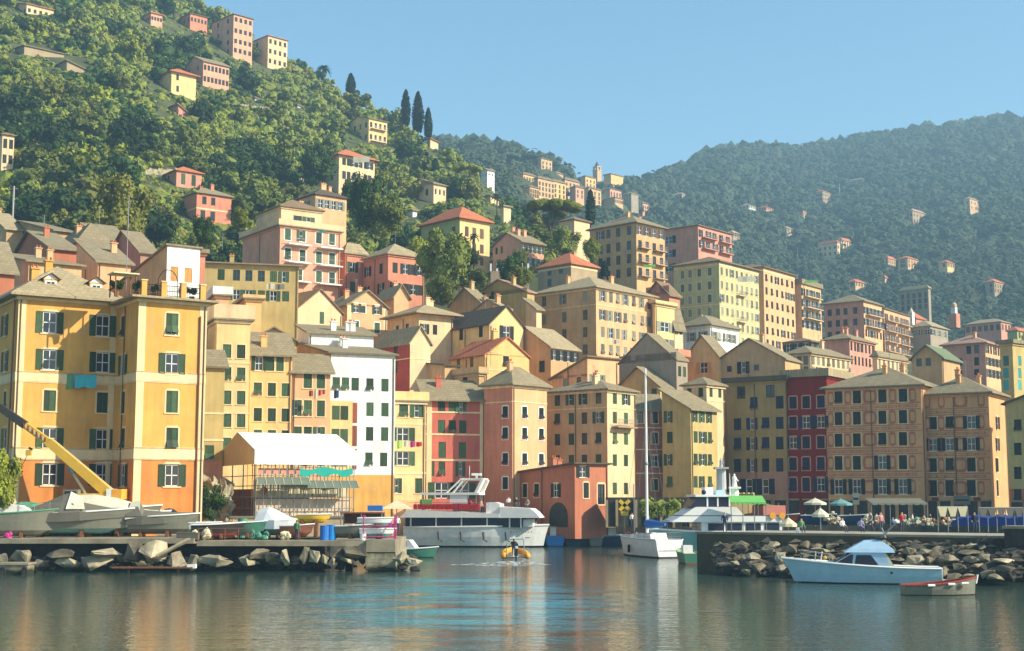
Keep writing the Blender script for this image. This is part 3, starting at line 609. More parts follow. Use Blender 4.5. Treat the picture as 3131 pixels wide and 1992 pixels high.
B('green house with orange ground floor at the right edge of the waterfront', 3160, 1203, 178, 50, xl=3074, dR=8, col='lime', rows=[1230, 1300, 1372, 1446, 1515], L=[3112], roof='shed', rh=1.2, rmat='dark', zones=[(1495, 'brick')], sc_='dark', stL='c', ov=.5)
B('yellowish block with teal shutters rising above the right edge green house', 3095, 1050, 215, 40, xl=3056, xr=3170, col='lime', rows=[1066, 1102, 1140, 1177], L=[3076], Rr=[3118, 3150], sc_='teal', st='c', roof='flat', rh=.4, chim=1, name='apartment_block', cat='apartment block')
# ================================================================ second rows of the town
B('white house with ochre shutters and a blank tan side wall above the orange block', 512, 752, 158, 36, xl=335, xr=612, col='white', colL='tan', rows=[(772, None, .95, 1.7, 'c'), (836, None, .95, 1.7, 'c')], Rr=[533, 576], sc_='orange', roof='shed', rh=3.2, rmat='slate', ov=.25, trim='n')
B('long olive grey house with seven shuttered windows and slate roof', 614, 803, 200, 14, xr=914, xl=600, col='olive', rows=[(838, None, 1.0, 1.6, 'cd'), (898, None, 1.0, 1.5, 'co')], Rr=[676, 723, 761, 799, 836, 873], roof='shedb', rh=4.1, rmat='slate', ov=.6, dL=12)
B('narrow salmon house end beside the white house with ochre shutters', 606, 775, 170, 20, xr=628, xl=600, col='salmon', roof='flat', rh=.3, dL=5)
t = B('pink apartment house with tiers of balconies and a white penthouse', 857, 690, 235, 35, xl=742, xr=1041, col='pink', rows=[(715, [880, 925, 975, 1015], 1.1, 1.9, 'hc'), (775, [880, 925, 975, 1015], 1.1, 2.0, 'c'), (835, [915, 975, 1015], 1.1, 1.9, 'c')], L=[775], stL='h', roof='flat', rh=.9, parcol='cream', rmat='light', sc_='green', name='apartment_block', cat='apartment block', trim='w', ov=.5)
B('', 860, 632, 238, 35, xl=785, xr=985, col='cream', rows=[(668, [910, 950], 1.6, 1.6, 'dh')], L=0, roof='hip', rh=2.2, rmat='brown', root=t, zb=W(860, 690, 238).z)
cc = W(857, 690, 235); zbb = t.matrix_basis.translation.z
for py in (745, 800, 858):
    for x0, x1 in ((875, 945), (972, 1040)):
        a0 = along(cc, (math.cos(R(35)), math.sin(R(35))), x0, 50); a1 = along(cc, (math.cos(R(35)), math.sin(R(35))), x1, 50); z = W(857, py, 235).z - zbb
        mb = MB(); mb.box(((a0 + a1) / 2, -.6, z), (a1 - a0, 1.2, .22), WHITE); mb.box(((a0 + a1) / 2, -1.15, z + 1.0), (a1 - a0, .05, .06), STEEL)
        for k in range(13): x = a0 + (a1 - a0) * k / 12; mb.bar((x, -1.15, z + .1), (x, -1.15, z + 1), .02, STEEL, 4)
        link('balcony', mb, t)
t = B('orange red villa with hip slate roof beside the pink apartment house', 1187, 778, 238, 38, xl=1112, xr=1297, col='salmon', rows=[(817, None, 1.05, 1.8, 'oc'), (878, None, 1.05, 1.8, 'co')], L=[1125, 1165], Rr=[1208, 1240, 1264, 1284], roof='hip', rh=2.6, rmat='light', sc_='dark', stL='o', name='villa', cat='villa')
B('', 1056, 776, 243, 38, xl=1040, xr=1120, col='salmon', rows=[(815, None, 1.05, 1.8, 'o'), (875, None, 1.05, 1.8, 'c')], Rr=[1078], roof='hip', rh=2.0, rmat='light', root=t, dL=8)
B('yellow house with a grey hip roof behind the white penthouse', 965, 595, 290, 38, xl=880, xr=1060, col='peach', rows=[(620, None, 1.1, 1.9, 'o')], L=[925, 940], Rr=[980, 1000, 1020, 1040], roof='hip', rh=2.2, rmat='dark', sc_='grey')
B('pink walled house with a cream gable end and one dark window', 908, 945, 205, 42, xl=798, xr=1046, col='cream', colL='mauve', rows=[(953, [818, 836, 866, 893], .9, 1.4, 'd'), (968, [984], .9, 1.7, 'c')], L=4, Rr=[984], Lrows=[(955, [818, 836, 866], .95, 1.5, 'd')], Rrows=[(965, [984], .8, 1.8, 'c')], roof='gr', rh=3.2, rmat='brown', ov=.3)
B('orange gabled house with cream edging and small upper windows', 1062, 932, 214, 35, xl=985, xr=1184, col='peach', Rrows=[(940, [1089, 1110, 1153], .85, 1.4, 'od'), (996, [1089, 1153], .95, 1.6, 'c')], Rr=3, Lrows=[(940, [1010, 1040], .9, 1.4, 'd')], L=2, roof='gr', rh=2.4, rmat='slate', ov=.35, trim='w', quoin=True)
t = B('yellow house with a roofed terrace and awning below the orange red villa', 1281, 960, 208, 36, xl=1192, xr=1385, col='cream', rows=[(950, [1340, 1358, 1372], .8, 1.6, 'oh'), (1005, [1298, 1330], .8, 1.5, 'c')], Rr=2, Lrows=[(945, [1208, 1265], .9, 1.6, 'd'), (1000, [1215, 1245], .9, 1.6, 'd')], L=2, roof='hip', rh=1.8, rmat='light', sc_='dark', ov=1.2)
B('olive house with a bright yellow gable end and open grey shutters', 1497, 990, 204, 38, xl=1358, xr=1600, col='yellow', Lrows=[(1010, [1410, 1470], .95, 1.7, 'c')], L=2, Rrows=[(1013, [1549], 1.3, 2.0, 'o')], Rr=1, roof='gr', rh=2.8, rmat='dark', sc_='dark', ov=.3, chim=1)
B('dark crimson house with a cream gable end behind the coral red house', 1254, 1046, 193, 38, xl=1145, xr=1316, col='cream', colL='dark_red', Lrows=[(1070, [1210], .95, 1.7, 'd'), (1118, [1210], .95, 1.7, 'd')], L=1, roof='gr', rh=2.2, rmat='light', ov=.3, bands=[(1096, .12)])
B('large tan house with a blank sloping gable and one dark window', 1684, 1062, 205, 48, xl=1523, xr=1770, col='tan', Lrows=[(1119, [1657], 1.1, 1.7, 'c')], L=1, Rrows=[(1068, [1720, 1737], 1.0, 1.6, 'o'), (1085, 4, .8, 1.5, 'o')], Rr=4, roof='gl', rh=3.4, rmat='light', ov=.3, sc_='dark')
t = B('ochre gabled house with a pillared loggia terrace on its left', 1483, 1085, 196, 35, xl=1378, xr=1618, col='ochre', Lrows=[(1108, [1402, 1442], .9, 2.0, 'd')], L=2, Rrows=[(1100, [1547], 1.0, 1.7, 'c')], Rr=1, roof='gr', rh=2.6, rmat='red', sc_='dark', ov=.25, bands=[(1130, .15)])
B('low tan house with dark slate roof and small window left of the loggia terrace', 1360, 1118, 192, 40, xl=1250, xr=1400, col='tan', Lrows=[(1132, [1268], .9, 1.5, 'd')], L=1, roof='shed', rh=-1.0, rmat='dark', ov=.4)
B('tan terrace house with four dark doors below the loggia terrace', 1465, 1143, 189, 42, xl=1285, xr=1480, col='tan', Lrows=[(1168, [1315, 1381, 1422], 1.0, 1.9, 'c')], L=3, roof='flat', rh=.7, rmat='light', parcol='tan', sc_='dark')
B('two tone house with a lit right side above the broad cream house', 1796, 1095, 198, 42, xl=1685, xr=1888, col='peach', rows=[(1112, [1810, 1840, 1865], .85, 1.5, 'c'), (1160, [1808, 1845], .85, 1.5, 'c')], Rr=3, Lrows=[(1105, [1782], 1.0, 1.7, 'd'), (1160, [1728, 1770], .9, 1.6, 'dc')], L=2, roof='shed', rh=2.6, rmat='slate', sc_='grey', ov=.4)
B('grey unpainted gable with one round attic hole behind the mast', 2068, 1100, 207, 50, xl=1893, xr=2102, col='grey', Lrows=[(1085, [1936], .8, .8, 'd'), (1133, [1976], .8, 1.5, 'd')], L=1, Rrows=[(1135, [2078, 2093], .8, 1.5, 'c')], Rr=2, roof='gl', rh=4.2, rmat='slate', ov=.2)
B('red roof terrace with parapet and pots above the grey gable', 2070, 1090, 212, 50, xl=1995, xr=2100, col='salmon', roof='flat', rh=.9, parcol='salmon', rmat='red')
B('orange gabled wall below the grey white villa', 2198, 1090, 214, 50, xl=2096, xr=2230, col='ochre', Rrows=[(1117, [2152], .9, 1.7, 'o')], Rr=0, roof='gl', rh=3.4, rmat='slate', ov=.3, Lrows=[(1122, [2152], 1.3, 1.7, 'o')], L=1, sc_='orange')
B('tan gabled house with three small dark windows behind the dark green house', 2400, 1098, 209, 58, xl=2186, xr=2448, col='tan', Lrows=[(1120, [2230, 2313], .8, .9, 'd'), (1118, [2279], 1.3, 1.8, 'h')], L=3, roof='gl', rh=3.3, rmat='slate', ov=.3, sc_='dark', chim=1)
# ================================================================ hill town, centre and right
B('very large tan block with slate hip roof and tall chimneys in the middle of town', 1822, 880, 232, 48, xl=1628, xr=2002, col='peach', colL='tan', rows=[903, 960, 1013, 1066], L=[1663, 1725, 1789], Rr=[1843, 1868, 1889, 1912, 1938, 1964, 1985], stL='dc', st='cpho', sc_='grey', roof='hip', rh=3.2, rmat='light', name='apartment_block', cat='apartment block', ov=.6, bands=[(931, .12)], chim=4, ww=1.0, wh=1.75)  # right wall painted brighter as the lit side, left tan as the shaded one
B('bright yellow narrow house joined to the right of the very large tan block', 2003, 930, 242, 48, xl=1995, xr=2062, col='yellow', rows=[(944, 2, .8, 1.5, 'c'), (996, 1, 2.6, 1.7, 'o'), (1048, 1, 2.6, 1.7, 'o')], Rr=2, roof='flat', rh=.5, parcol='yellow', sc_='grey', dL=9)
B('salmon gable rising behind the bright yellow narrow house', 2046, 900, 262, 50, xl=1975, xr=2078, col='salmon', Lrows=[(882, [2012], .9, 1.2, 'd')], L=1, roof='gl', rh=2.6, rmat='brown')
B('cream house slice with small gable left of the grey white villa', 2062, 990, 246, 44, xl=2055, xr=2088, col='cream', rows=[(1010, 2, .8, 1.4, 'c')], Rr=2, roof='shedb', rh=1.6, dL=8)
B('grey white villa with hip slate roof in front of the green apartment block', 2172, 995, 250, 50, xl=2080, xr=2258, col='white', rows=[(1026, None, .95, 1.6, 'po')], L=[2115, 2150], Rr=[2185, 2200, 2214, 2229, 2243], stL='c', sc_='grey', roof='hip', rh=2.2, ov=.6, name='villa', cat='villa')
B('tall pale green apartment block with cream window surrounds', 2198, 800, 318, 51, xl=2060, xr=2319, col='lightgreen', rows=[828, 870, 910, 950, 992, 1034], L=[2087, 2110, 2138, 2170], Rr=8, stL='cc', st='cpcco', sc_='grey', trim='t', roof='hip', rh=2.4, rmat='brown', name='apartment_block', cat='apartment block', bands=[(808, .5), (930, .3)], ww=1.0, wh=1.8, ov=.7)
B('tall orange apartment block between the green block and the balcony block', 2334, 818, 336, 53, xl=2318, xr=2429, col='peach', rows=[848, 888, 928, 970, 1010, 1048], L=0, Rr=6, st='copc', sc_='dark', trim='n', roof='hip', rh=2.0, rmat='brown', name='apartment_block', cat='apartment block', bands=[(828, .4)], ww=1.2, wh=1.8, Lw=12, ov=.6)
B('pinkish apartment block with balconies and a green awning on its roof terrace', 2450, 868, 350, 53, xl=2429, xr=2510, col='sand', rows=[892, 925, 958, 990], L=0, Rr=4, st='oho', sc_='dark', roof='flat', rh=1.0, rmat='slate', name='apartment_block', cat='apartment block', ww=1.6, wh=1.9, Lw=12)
B('tan block with rows of arched windows and loggia balconies on its right side', 1945, 682, 296, 46, xl=1803, xr=2032, col='gold', colL='tan', rows=[(702, None, 1.2, 1.9, 'od'), (747, None, 1.2, 2.0, 'd'), (788, None, 1.2, 2.0, 'd'), (830, None, 1.2, 1.9, 'd')], L=[1836, 1860, 1890, 1923], Rr=4, st='hod', sc_='brown', roof='hip', rh=2.8, rmat='slate', name='apartment_block', cat='apartment block', ov=.7, chim=2)  # gold paint carries the lit right side, tan the shaded left
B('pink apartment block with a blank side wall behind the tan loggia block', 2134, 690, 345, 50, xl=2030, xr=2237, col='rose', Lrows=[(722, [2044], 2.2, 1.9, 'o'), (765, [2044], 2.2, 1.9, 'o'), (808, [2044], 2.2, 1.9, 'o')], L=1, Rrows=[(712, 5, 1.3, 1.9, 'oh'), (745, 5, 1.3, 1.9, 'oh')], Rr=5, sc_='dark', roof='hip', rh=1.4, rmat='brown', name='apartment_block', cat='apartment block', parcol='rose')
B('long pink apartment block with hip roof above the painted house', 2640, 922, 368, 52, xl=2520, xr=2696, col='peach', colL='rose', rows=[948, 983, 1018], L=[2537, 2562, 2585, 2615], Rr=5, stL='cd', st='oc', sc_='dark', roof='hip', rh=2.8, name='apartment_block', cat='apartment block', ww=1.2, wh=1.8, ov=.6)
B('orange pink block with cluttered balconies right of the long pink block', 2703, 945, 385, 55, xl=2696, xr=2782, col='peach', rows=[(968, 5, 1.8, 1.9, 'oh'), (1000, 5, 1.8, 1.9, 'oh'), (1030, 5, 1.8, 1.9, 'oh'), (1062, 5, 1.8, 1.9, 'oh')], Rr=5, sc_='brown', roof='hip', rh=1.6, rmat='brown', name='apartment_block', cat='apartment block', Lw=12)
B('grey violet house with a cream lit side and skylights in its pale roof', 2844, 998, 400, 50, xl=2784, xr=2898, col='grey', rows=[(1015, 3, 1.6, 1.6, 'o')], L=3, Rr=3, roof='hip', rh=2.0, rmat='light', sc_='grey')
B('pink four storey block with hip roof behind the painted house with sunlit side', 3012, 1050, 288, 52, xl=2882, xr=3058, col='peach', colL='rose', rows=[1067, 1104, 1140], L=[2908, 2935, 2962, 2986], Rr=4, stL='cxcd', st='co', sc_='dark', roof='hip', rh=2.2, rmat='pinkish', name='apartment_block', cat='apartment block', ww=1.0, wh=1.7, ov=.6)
B('small rose house with narrow dark windows above the deep red house', 2597, 1038, 255, 52, xl=2520, xr=2674, col='rose', rows=[(1058, None, .8, 1.6, 'c'), (1100, None, .8, 1.6, 'c')], L=0, Rr=7, st='c', sc_='dark', roof='hip', rh=1.4, rmat='slate', ov=.5)
B('low mauve house with a roof balcony left of the small rose house', 2475, 1045, 262, 52, xl=2400, xr=2530, col='rose', rows=[(1060, 3, 1.2, 1.5, 'o')], Rr=3, roof='hip', rh=.9, rmat='brown')
B('long cream house with a continuous row of top windows below the rose house', 2478, 1082, 232, 48, xl=2400, xr=2600, col='cream', rows=[(1100, 8, .9, 1.6, 'c'), (1135, 8, .9, 1.6, 'c')], Rr=8, st='c', sc_='grey', roof='hip', rh=1.5, rmat='slate', ov=.5)
B('low cream house with seven yellow lit windows right of the rose house', 2682, 1092, 240, 50, xl=2668, xr=2775, col='cream', rows=[(1112, 7, .8, 1.6, 'c')], Rr=7, sc_='grey', roof='hip', rh=1.0, rmat='slate')
B('tan gabled house with a roof terrace awning above the painted houses', 2880, 1092, 226, 54, xl=2788, xr=2935, col='tan', Lrows=[(1105, [2810, 2838], .9, 1.3, 'd')], L=2, roof='gl', rh=2.0, rmat='green')
# ================================================================ villas at the foot of the hill
B('yellow and green villa with a red tiled hip roof and brown shutters', 1406, 668, 296, 42, xl=1288, xr=1497, col='yellow', colL='green', rows=[(705, None, 1.1, 2.2, 'c'), (752, None, 1.1, 2.0, 'c'), (790, None, 1.0, 1.8, 'c')], L=[1315, 1349, 1387], Rr=[1427, 1450, 1473], sc_='brown', roof='hip', rh=3.6, rmat='red', name='villa', cat='villa', ov=.8)
B('pink gabled villa with a row of five shuttered windows under the umbrella pine', 1595, 738, 292, 42, xl=1507, xr=1663, col='pink', rows=[(757, 5, .85, 1.7, 'ho'), (797, 4, .9, 1.7, 'o')], Rr=5, Lrows=[(753, [1518, 1534], .8, 1.5, 'd')], L=2, roof='gl', rh=2.4, rmat='slate', name='villa', cat='villa', ov=.5)
B('grey house with a red hip roof above the very large tan block', 1746, 808, 262, 45, xl=1645, xr=1826, col='stone', rows=[(826, None, 1.1, 1.0, 'd'), (855, [1680], 1.1, 1.4, 'd')], L=[1680, 1716], Rr=0, roof='hip', rh=2.8, rmat='red', bands=[(815, .4)], ov=.5)
B('white walled house half hidden by the umbrella pine', 1756, 672, 318, 46, xl=1708, xr=1803, col='cream', L=0, Rr=0, roof='hip', rh=1.2, rmat='brown', bands=[(700, .2)])
B('tan gabled house with one blue window in the cluster below the pine', 1612, 893, 232, 50, xl=1442, xr=1634, col='olive', Lrows=[(892, [1492], 1.4, 1.4, 'o'), (921, [1500], .9, .6, 'd')], L=1, roof='gl', rh=2.6, rmat='pinkish', ov=.35, chim=1)
B('brown gable with a white dormer left of the tan gabled house', 1470, 925, 226, 48, xl=1375, xr=1500, col='tan', roof='gl', rh=2.6, rmat='slate', ov=.35, chim=2)
B('flat roofed cluster house with roof parapets under the terrace arches', 1545, 945, 222, 46, xl=1440, xr=1560, col='tan', roof='gl', rh=1.8, rmat='light', ov=.35, chim=3)
B('cream house with square roof edge between the tan gable and the large tan block', 1640, 945, 226, 44, xl=1608, xr=1656, col='cream', rows=[(960, [1626], .9, 1.5, 'd')], L=1, roof='shedb', rh=1.6)
# ================================================================ roofs at the left behind the orange block
B('long salmon roofed house at the far left under the tree belt', 170, 706, 205, 36, xl=-40, xr=230, col='tan', roof='gl', rh=4.2, rmat='slate', ov=.5, chim=1)
B('brown gabled house with a white dormer window at the left', 160, 760, 182, 34, xl=20, xr=235, col='brick', roof='gl', rh=4.0, rmat='slate', ov=.5, chim=1)
B('pink house with slate hip roof and small attic door below the oak', 240, 745, 195, 34, xl=150, xr=340, col='peach', rows=[(770, 2, .9, 1.5, 'c')], Rr=2, roof='hip', rh=3.4, rmat='slate', ov=.5, chim=2)
B('rust coloured house with satellite dish on its gable at the left', 306, 738, 200, 34, xl=195, xr=400, col='sand', rows=[(755, [324], .9, 1.9, 'c'), (765, [355], .9, 1.4, 'c')], Rr=2, roof='gl', rh=4.0, rmat='slate', ov=.4)
B('maroon gabled house behind the blank tan side wall', 430, 772, 192, 36, xl=320, xr=480, col='mauve', roof='gl', rh=4.0, rmat='slate', ov=.4)
B('low peach house with laundry behind the big hip roof', 300, 800, 172, 34, xl=232, xr=400, col='peach', rows=[(815, 3, .9, 1.4, 'c')], Rr=3, roof='shedb', rh=4.0, rmat='slate', chim=1)
B('old slate roofed house at the left edge behind the orange block', 88, 800, 160, 34, xl=-60, xr=250, col='sand', rows=[(812, [105], 2.4, 1.2, 'd')], Rr=1, roof='shedb', rh=4.4, rmat='slate', chim=2)
B('salmon chimneyed house at the left picture edge under the electricity pole', 20, 700, 215, 36, xl=-80, xr=70, col='tan', roof='gl', rh=4.0, rmat='light', chim=1)
B('rusty roofed house at the left edge below the slate ridge', 0, 830, 152, 34, xl=-70, xr=45, col='brick', roof='gl', rh=4.0, rmat='slate', chim=1)
B('yellow house with an upper balcony between the salmon house end and the yellow tower', 660, 905, 178, 20, xr=700, xl=640, col='peach', rows=[(925, 1, .9, 1.6, 'h')], Rr=1, roof='flat', rh=1.0, parcol='white', dL=8)
B('ochre back wall house with a framed roof terrace above the yellow tower', 752, 915, 186, 20, xr=800, xl=700, col='ochre', roof='flat', rh=.4, dL=10, parcol='ochre')
B('light slate roofed house between the orange gable and the dark crimson house', 1205, 905, 222, 30, xl=1150, xr=1250, col='peach', roof='gr', rh=1.8, rmat='light', ov=.4, chim=1)
# ================================================================ houses on the hillside
def HB(label, xc, yt, a, xl, xr, col, hpx, hm, **k):
    kw = dict(name='villa', cat='villa', sc_='dark', st='cd', ov=.5); kw.update(k)
    q = hit((xc + xr) / 2, yt + hpx, 0, 232, 660); D = q.y - 2 if q else FPX * hm / hpx   # it stands where its foot meets the slope
    return B(label, xc, yt, D, a, xl=xl, xr=xr, col=col, **kw)
HB('tall cream villa with a red tiled hip roof and a white awning on the hill', 1037, 474, 40, 938, 1146, 'cream', 140, 13, rows=[(492, None, 1.2, 1.9, 'oc'), (533, None, 1.2, 2.2, 'cd'), (580, None, 1.0, 1.7, 'd')], L=[960, 1015], Rr=[1052, 1066, 1083, 1097, 1108, 1118, 1130], roof='hip', rh=3.4, rmat='red', ov=1.0)
HB('pink six storey tower house on top of the hill', 715, 44, 44, 648, 773, 'pink', 150, 19, rows=[58, 92, 124, 152], L=[667, 697], Rr=4, roof='hip', rh=1.5, rmat='brown', ww=1.3, wh=1.8, name='tower_house')
HB('cream tower house beside the pink tower house on the hilltop', 820, 110, 44, 772, 879, 'cream', 110, 14, rows=[125, 155, 185], L=[786], Rr=4, roof='hip', rh=1.0, rmat='red', ww=1.2, wh=1.9, name='tower_house')
HB('pink gabled villa with two rows of paired windows high on the hill', 622, 187, 42, 566, 701, 'pink', 95, 10.5, rows=[205, 240, 272], Rr=7, Lrows=[(202, [578, 605], 1, 1.6, 'd')], L=2, roof='gl', rh=3.0, rmat='slate', ww=1.0, wh=1.8)
HB('yellow villa with a red hip roof and white balconies on the hill', 525, 220, 42, 448, 600, 'yellow', 80, 8.5, rows=[(233, [543], .9, 1.9, 'c'), (268, [543], .9, 1.9, 'c')], L=[478, 505], Rr=2, roof='hip', rh=2.6, rmat='red', ov=1.0)
HB('crimson villa on the hill left of the pink tower house', 582, 42, 42, 522, 634, 'salmon', 60, 8, rows=[(58, 5, .9, 1.6, 'c')], L=2, Rr=5, roof='hip', rh=.9, rmat='brown')
HB('small pink villa near the hilltop among dark trees', 462, 40, 42, 440, 497, 'pink', 45, 6.5, rows=[(55, 4, .9, 1.4, 'd')], Rr=4, roof='hip', rh=1.4, rmat='red')
HB('cream villa with red roof at the top left corner', 82, 12, 42, 25, 168, 'cream', 40, 6, rows=[(30, 5, 1, 1.4, 'c')], Rr=5, roof='gl', rh=2.0, rmat='red')
HB('grey ruined terrace building with a broken cream wall on the upper left slope', 75, 140, 42, 22, 196, 'stone', 42, 5.5, roof='shedb', rh=1.0, rmat='slate', name='ruined_house', cat='ruin')
HB('long grey derelict building stepping down the upper left slope', 205, 187, 42, 130, 322, 'stone', 42, 5.5, rows=[(208, [290], 2.0, 1.8, 'd')], Rr=1, roof='shedr', rh=3.0, rmat='slate', name='ruined_house', cat='ruin')
HB('low pink ruin with an open roof edge below the yellow villa', 545, 322, 42, 488, 590, 'rose', 38, 4.8, rows=[(345, 3, 1.0, 2.0, 'd')], Rr=3, roof='shedr', rh=2.6, rmat='pinkish')
HB('narrow cream house at the left edge halfway up the slope', 8, 412, 38, -60, 44, 'cream', 105, 10, rows=[(438, 2, .9, 2.2, 'c'), (485, 2, .9, 2.0, 'c')], Rr=2, roof='hip', rh=.8, rmat='brown')
HB('cream and crimson house with red tiled roof in the tree belt', 540, 522, 38, 455, 617, 'rose', 60, 6.2, rows=[(545, None, 1.1, 2.6, 'c')], L=[490, 515], Rr=[560, 592], roof='hip', rh=1.8, rmat='red', sc_='green')
HB('orange house with green slate roof stepping below the cream and crimson house', 602, 590, 38, 560, 708, 'salmon', 105, 9.5, rows=[(610, [625, 652], 1.0, 1.7, 'c'), (655, [620, 650], 1.1, 2.0, 'd')], Rr=2, roof='hip', rh=2.0, rmat='slate', bands=[(636, .3)])
HB('yellow villa with small balconies near the cypress group', 1128, 362, 42, 1060, 1184, 'yellow', 85, 9, rows=[(380, 4, 1.0, 1.8, 'cd'), (417, 4, 1.0, 1.8, 'cd')], L=[1110], Rr=4, roof='gl', rh=1.8, rmat='slate')
HB('grey cottage with a cream sunlit end wall among the trees', 1326, 562, 42, 1243, 1364, 'cream', 62, 6.2, Lrows=[(583, [1305], 1.2, 1.9, 'c'), (553, [1288], .7, 1.0, 'd')], L=1, rows=[(585, 3, .6, 1.6, 'c')], Rr=3, roof='gl', rh=2.4, rmat='slate')
HB('slim cream tower house behind palms above the pine', 1540, 632, 42, 1530, 1562, 'cream', 50, 5, roof='flat', rh=.2)
HB('small white chapel house at the foot of the cypress group', 1316, 425, 42, 1310, 1340, 'cream', 26, 3, roof='shedr', rh=.8, rmat='red')
HB('white cottage on the ridge right of the round green tree', 1490, 520, 42, 1472, 1512, 'white', 25, 3.5, rows=[(533, 2, .6, 1, 'd')], Rr=2, roof='gl', rh=1.0)
HB('flat roofed hut on the terrace left of the yellow and green villa', 1262, 645, 40, 1240, 1275, 'white', 20, 2.4, roof='flat', rh=.2)
HB('palm shaded cream cottage on the slope above the yellow and green villa', 1500, 600, 42, 1480, 1525, 'cream', 28, 3.2, roof='shedr', rh=.8, rmat='slate')
for px, py, nm in ((780, 300, 'tiny white hut on the upper slope left of the yellow bush'), (910, 322, 'tiny pink hut on the slope above the tall cream villa')):
    HB(nm, px, py, 42, px - 8, px + 14, 'white', 10, 1.5, name='hut', cat='hut', roof='shedr', rh=.5, rmat='pinkish')
# ---------------------------------------------------------------- foliage
def leafmat(k, col, var=.45):
    m = mat('foliage_' + k, col, .75, None, var, .9)
    b = m.node_tree.nodes['Principled BSDF']; b.inputs['Specular IOR Level'].default_value = .15
    oi = m.node_tree.nodes.new('ShaderNodeObjectInfo'); hs = m.node_tree.nodes.new('ShaderNodeHueSaturation')
    mr = m.node_tree.nodes.new('ShaderNodeMapRange'); mr.inputs[3].default_value = .65; mr.inputs[4].default_value = 1.45
    m.node_tree.links.new(oi.outputs['Random'], mr.inputs[0]); m.node_tree.links.new(mr.outputs[0], hs.inputs['Value'])
    src = b.inputs['Base Color'].links[0].from_socket; m.node_tree.links.new(src, hs.inputs['Color']); m.node_tree.links.new(hs.outputs[0], b.inputs['Base Color'])
    return m
OLIVE = leafmat('olive', (.135, .16, .028)); OAK = leafmat('oak', (.030, .058, .010)); BRIGHT = leafmat('bright', (.17, .19, .02)); GOLD = leafmat('golden', (.17, .17, .028)); CYP = leafmat('cypress', (.012, .03, .012), .3)
FARL = leafmat('far', (.085, .115, .058), .5)  # far foliage, base colour lightened towards haze
BARK = mat('bark', (.14, .10, .065), .9, None, .3, 2)
def leaf_quad(mb, p, n, s, rng, m):
    u = n.orthogonal().normalized(); v = n.cross(u); t = rng.uniform(0, 6.28)
    a = u * math.cos(t) + v * math.sin(t); b = n.cross(a); s2 = s * rng.uniform(.6, 1)
    mb.poly([p - a * s - b * s2 * .5, p + a * s * .2 - b * s2, p + a * s + b * s2 * .4, p - a * s * .3 + b * s2], m)
def crown_mb(seed, m, nb=11, nl=60, spread=(1, 1, .8), leafs=.17, zc=0):
    # unit crown: clumps of leaf cards scattered on noisy lobes, radius about 1
    rng = random.Random(seed); mb = MB(); lobes = []
    for i in range(nb):
        while 1:
            p = Vector((rng.uniform(-1, 1), rng.uniform(-1, 1), rng.uniform(-.8, 1)))
            if .25 < p.length < .85: break
        lobes.append((Vector((p.x * spread[0], p.y * spread[1], p.z * spread[2] + zc)), rng.uniform(.28, .46)))
    for c, r in lobes:
        mb.ball(c, r * .72, m, seed + len(mb.v), .5, 1)
        for k in range(nl):
            d = Vector((rng.gauss(0, 1), rng.gauss(0, 1), rng.gauss(0, 1) + .25)).normalized()
            leaf_quad(mb, c + d * r * rng.uniform(.75, 1.12), (d + Vector((rng.gauss(0, .5), rng.gauss(0, .5), rng.gauss(0, .5)))).normalized(), leafs * rng.uniform(.6, 1.2) * .8, rng, m)
    return mb
def trunk_mb(h, r, seed=0):
    rng = random.Random(seed); mb = MB(); top = Vector((rng.uniform(-.3, .3), rng.uniform(-.3, .3), h))
    mb.bar((0, 0, -1.2), top, r, BARK, 7, r * .6)
    for k in range(4):
        d = Vector((rng.uniform(-1, 1), rng.uniform(-1, 1), rng.uniform(.7, 1.2))).normalized()
        mb.bar(top * rng.uniform(.7, 1), top + d * h * .55, r * .5, BARK, 5, r * .2)
    return mb
CROWNS = {}
for k, m in (('olive', OLIVE), ('oak', OAK), ('bright', BRIGHT), ('gold', GOLD)):
    CROWNS[k] = [crown_mb(100 + i * 7 + len(k), m, 12, 55, (1, 1, .85 if k != 'olive' else .75), .16).mesh('crown_' + k) for i in range(4 if k in ('olive', 'oak') else 2)]
FINE = {k: [crown_mb(500 + i, m, 20, 190, (1, 1, .9), .075, .16).mesh('crown_fine') for i in range(2)] for k, m in (('olive', OLIVE), ('oak', OAK), ('bright', BRIGHT), ('gold', GOLD))}
TRUNKS = [trunk_mb(3.0, .28, s).mesh('trunk') for s in range(3)]
def place_tree(p, r, kind, label, rng, group=None, hz=1.0, name='tree', th=2.2, fine=False):
    t = thing(name, label, 'tree', TR((p.x, p.y, p.z), rng.uniform(0, 6.28)), group)
    link('trunk', TRUNKS[rng.randrange(3)], t, Matrix.Diagonal((1, 1, th / 2.6, 1)))
    link('crown', rng.choice((FINE if fine else CROWNS)[kind]), t, Matrix.Translation((0, 0, th + r * hz * .55)) @ Matrix.Diagonal((r, r, r * hz, 1)))
    return t
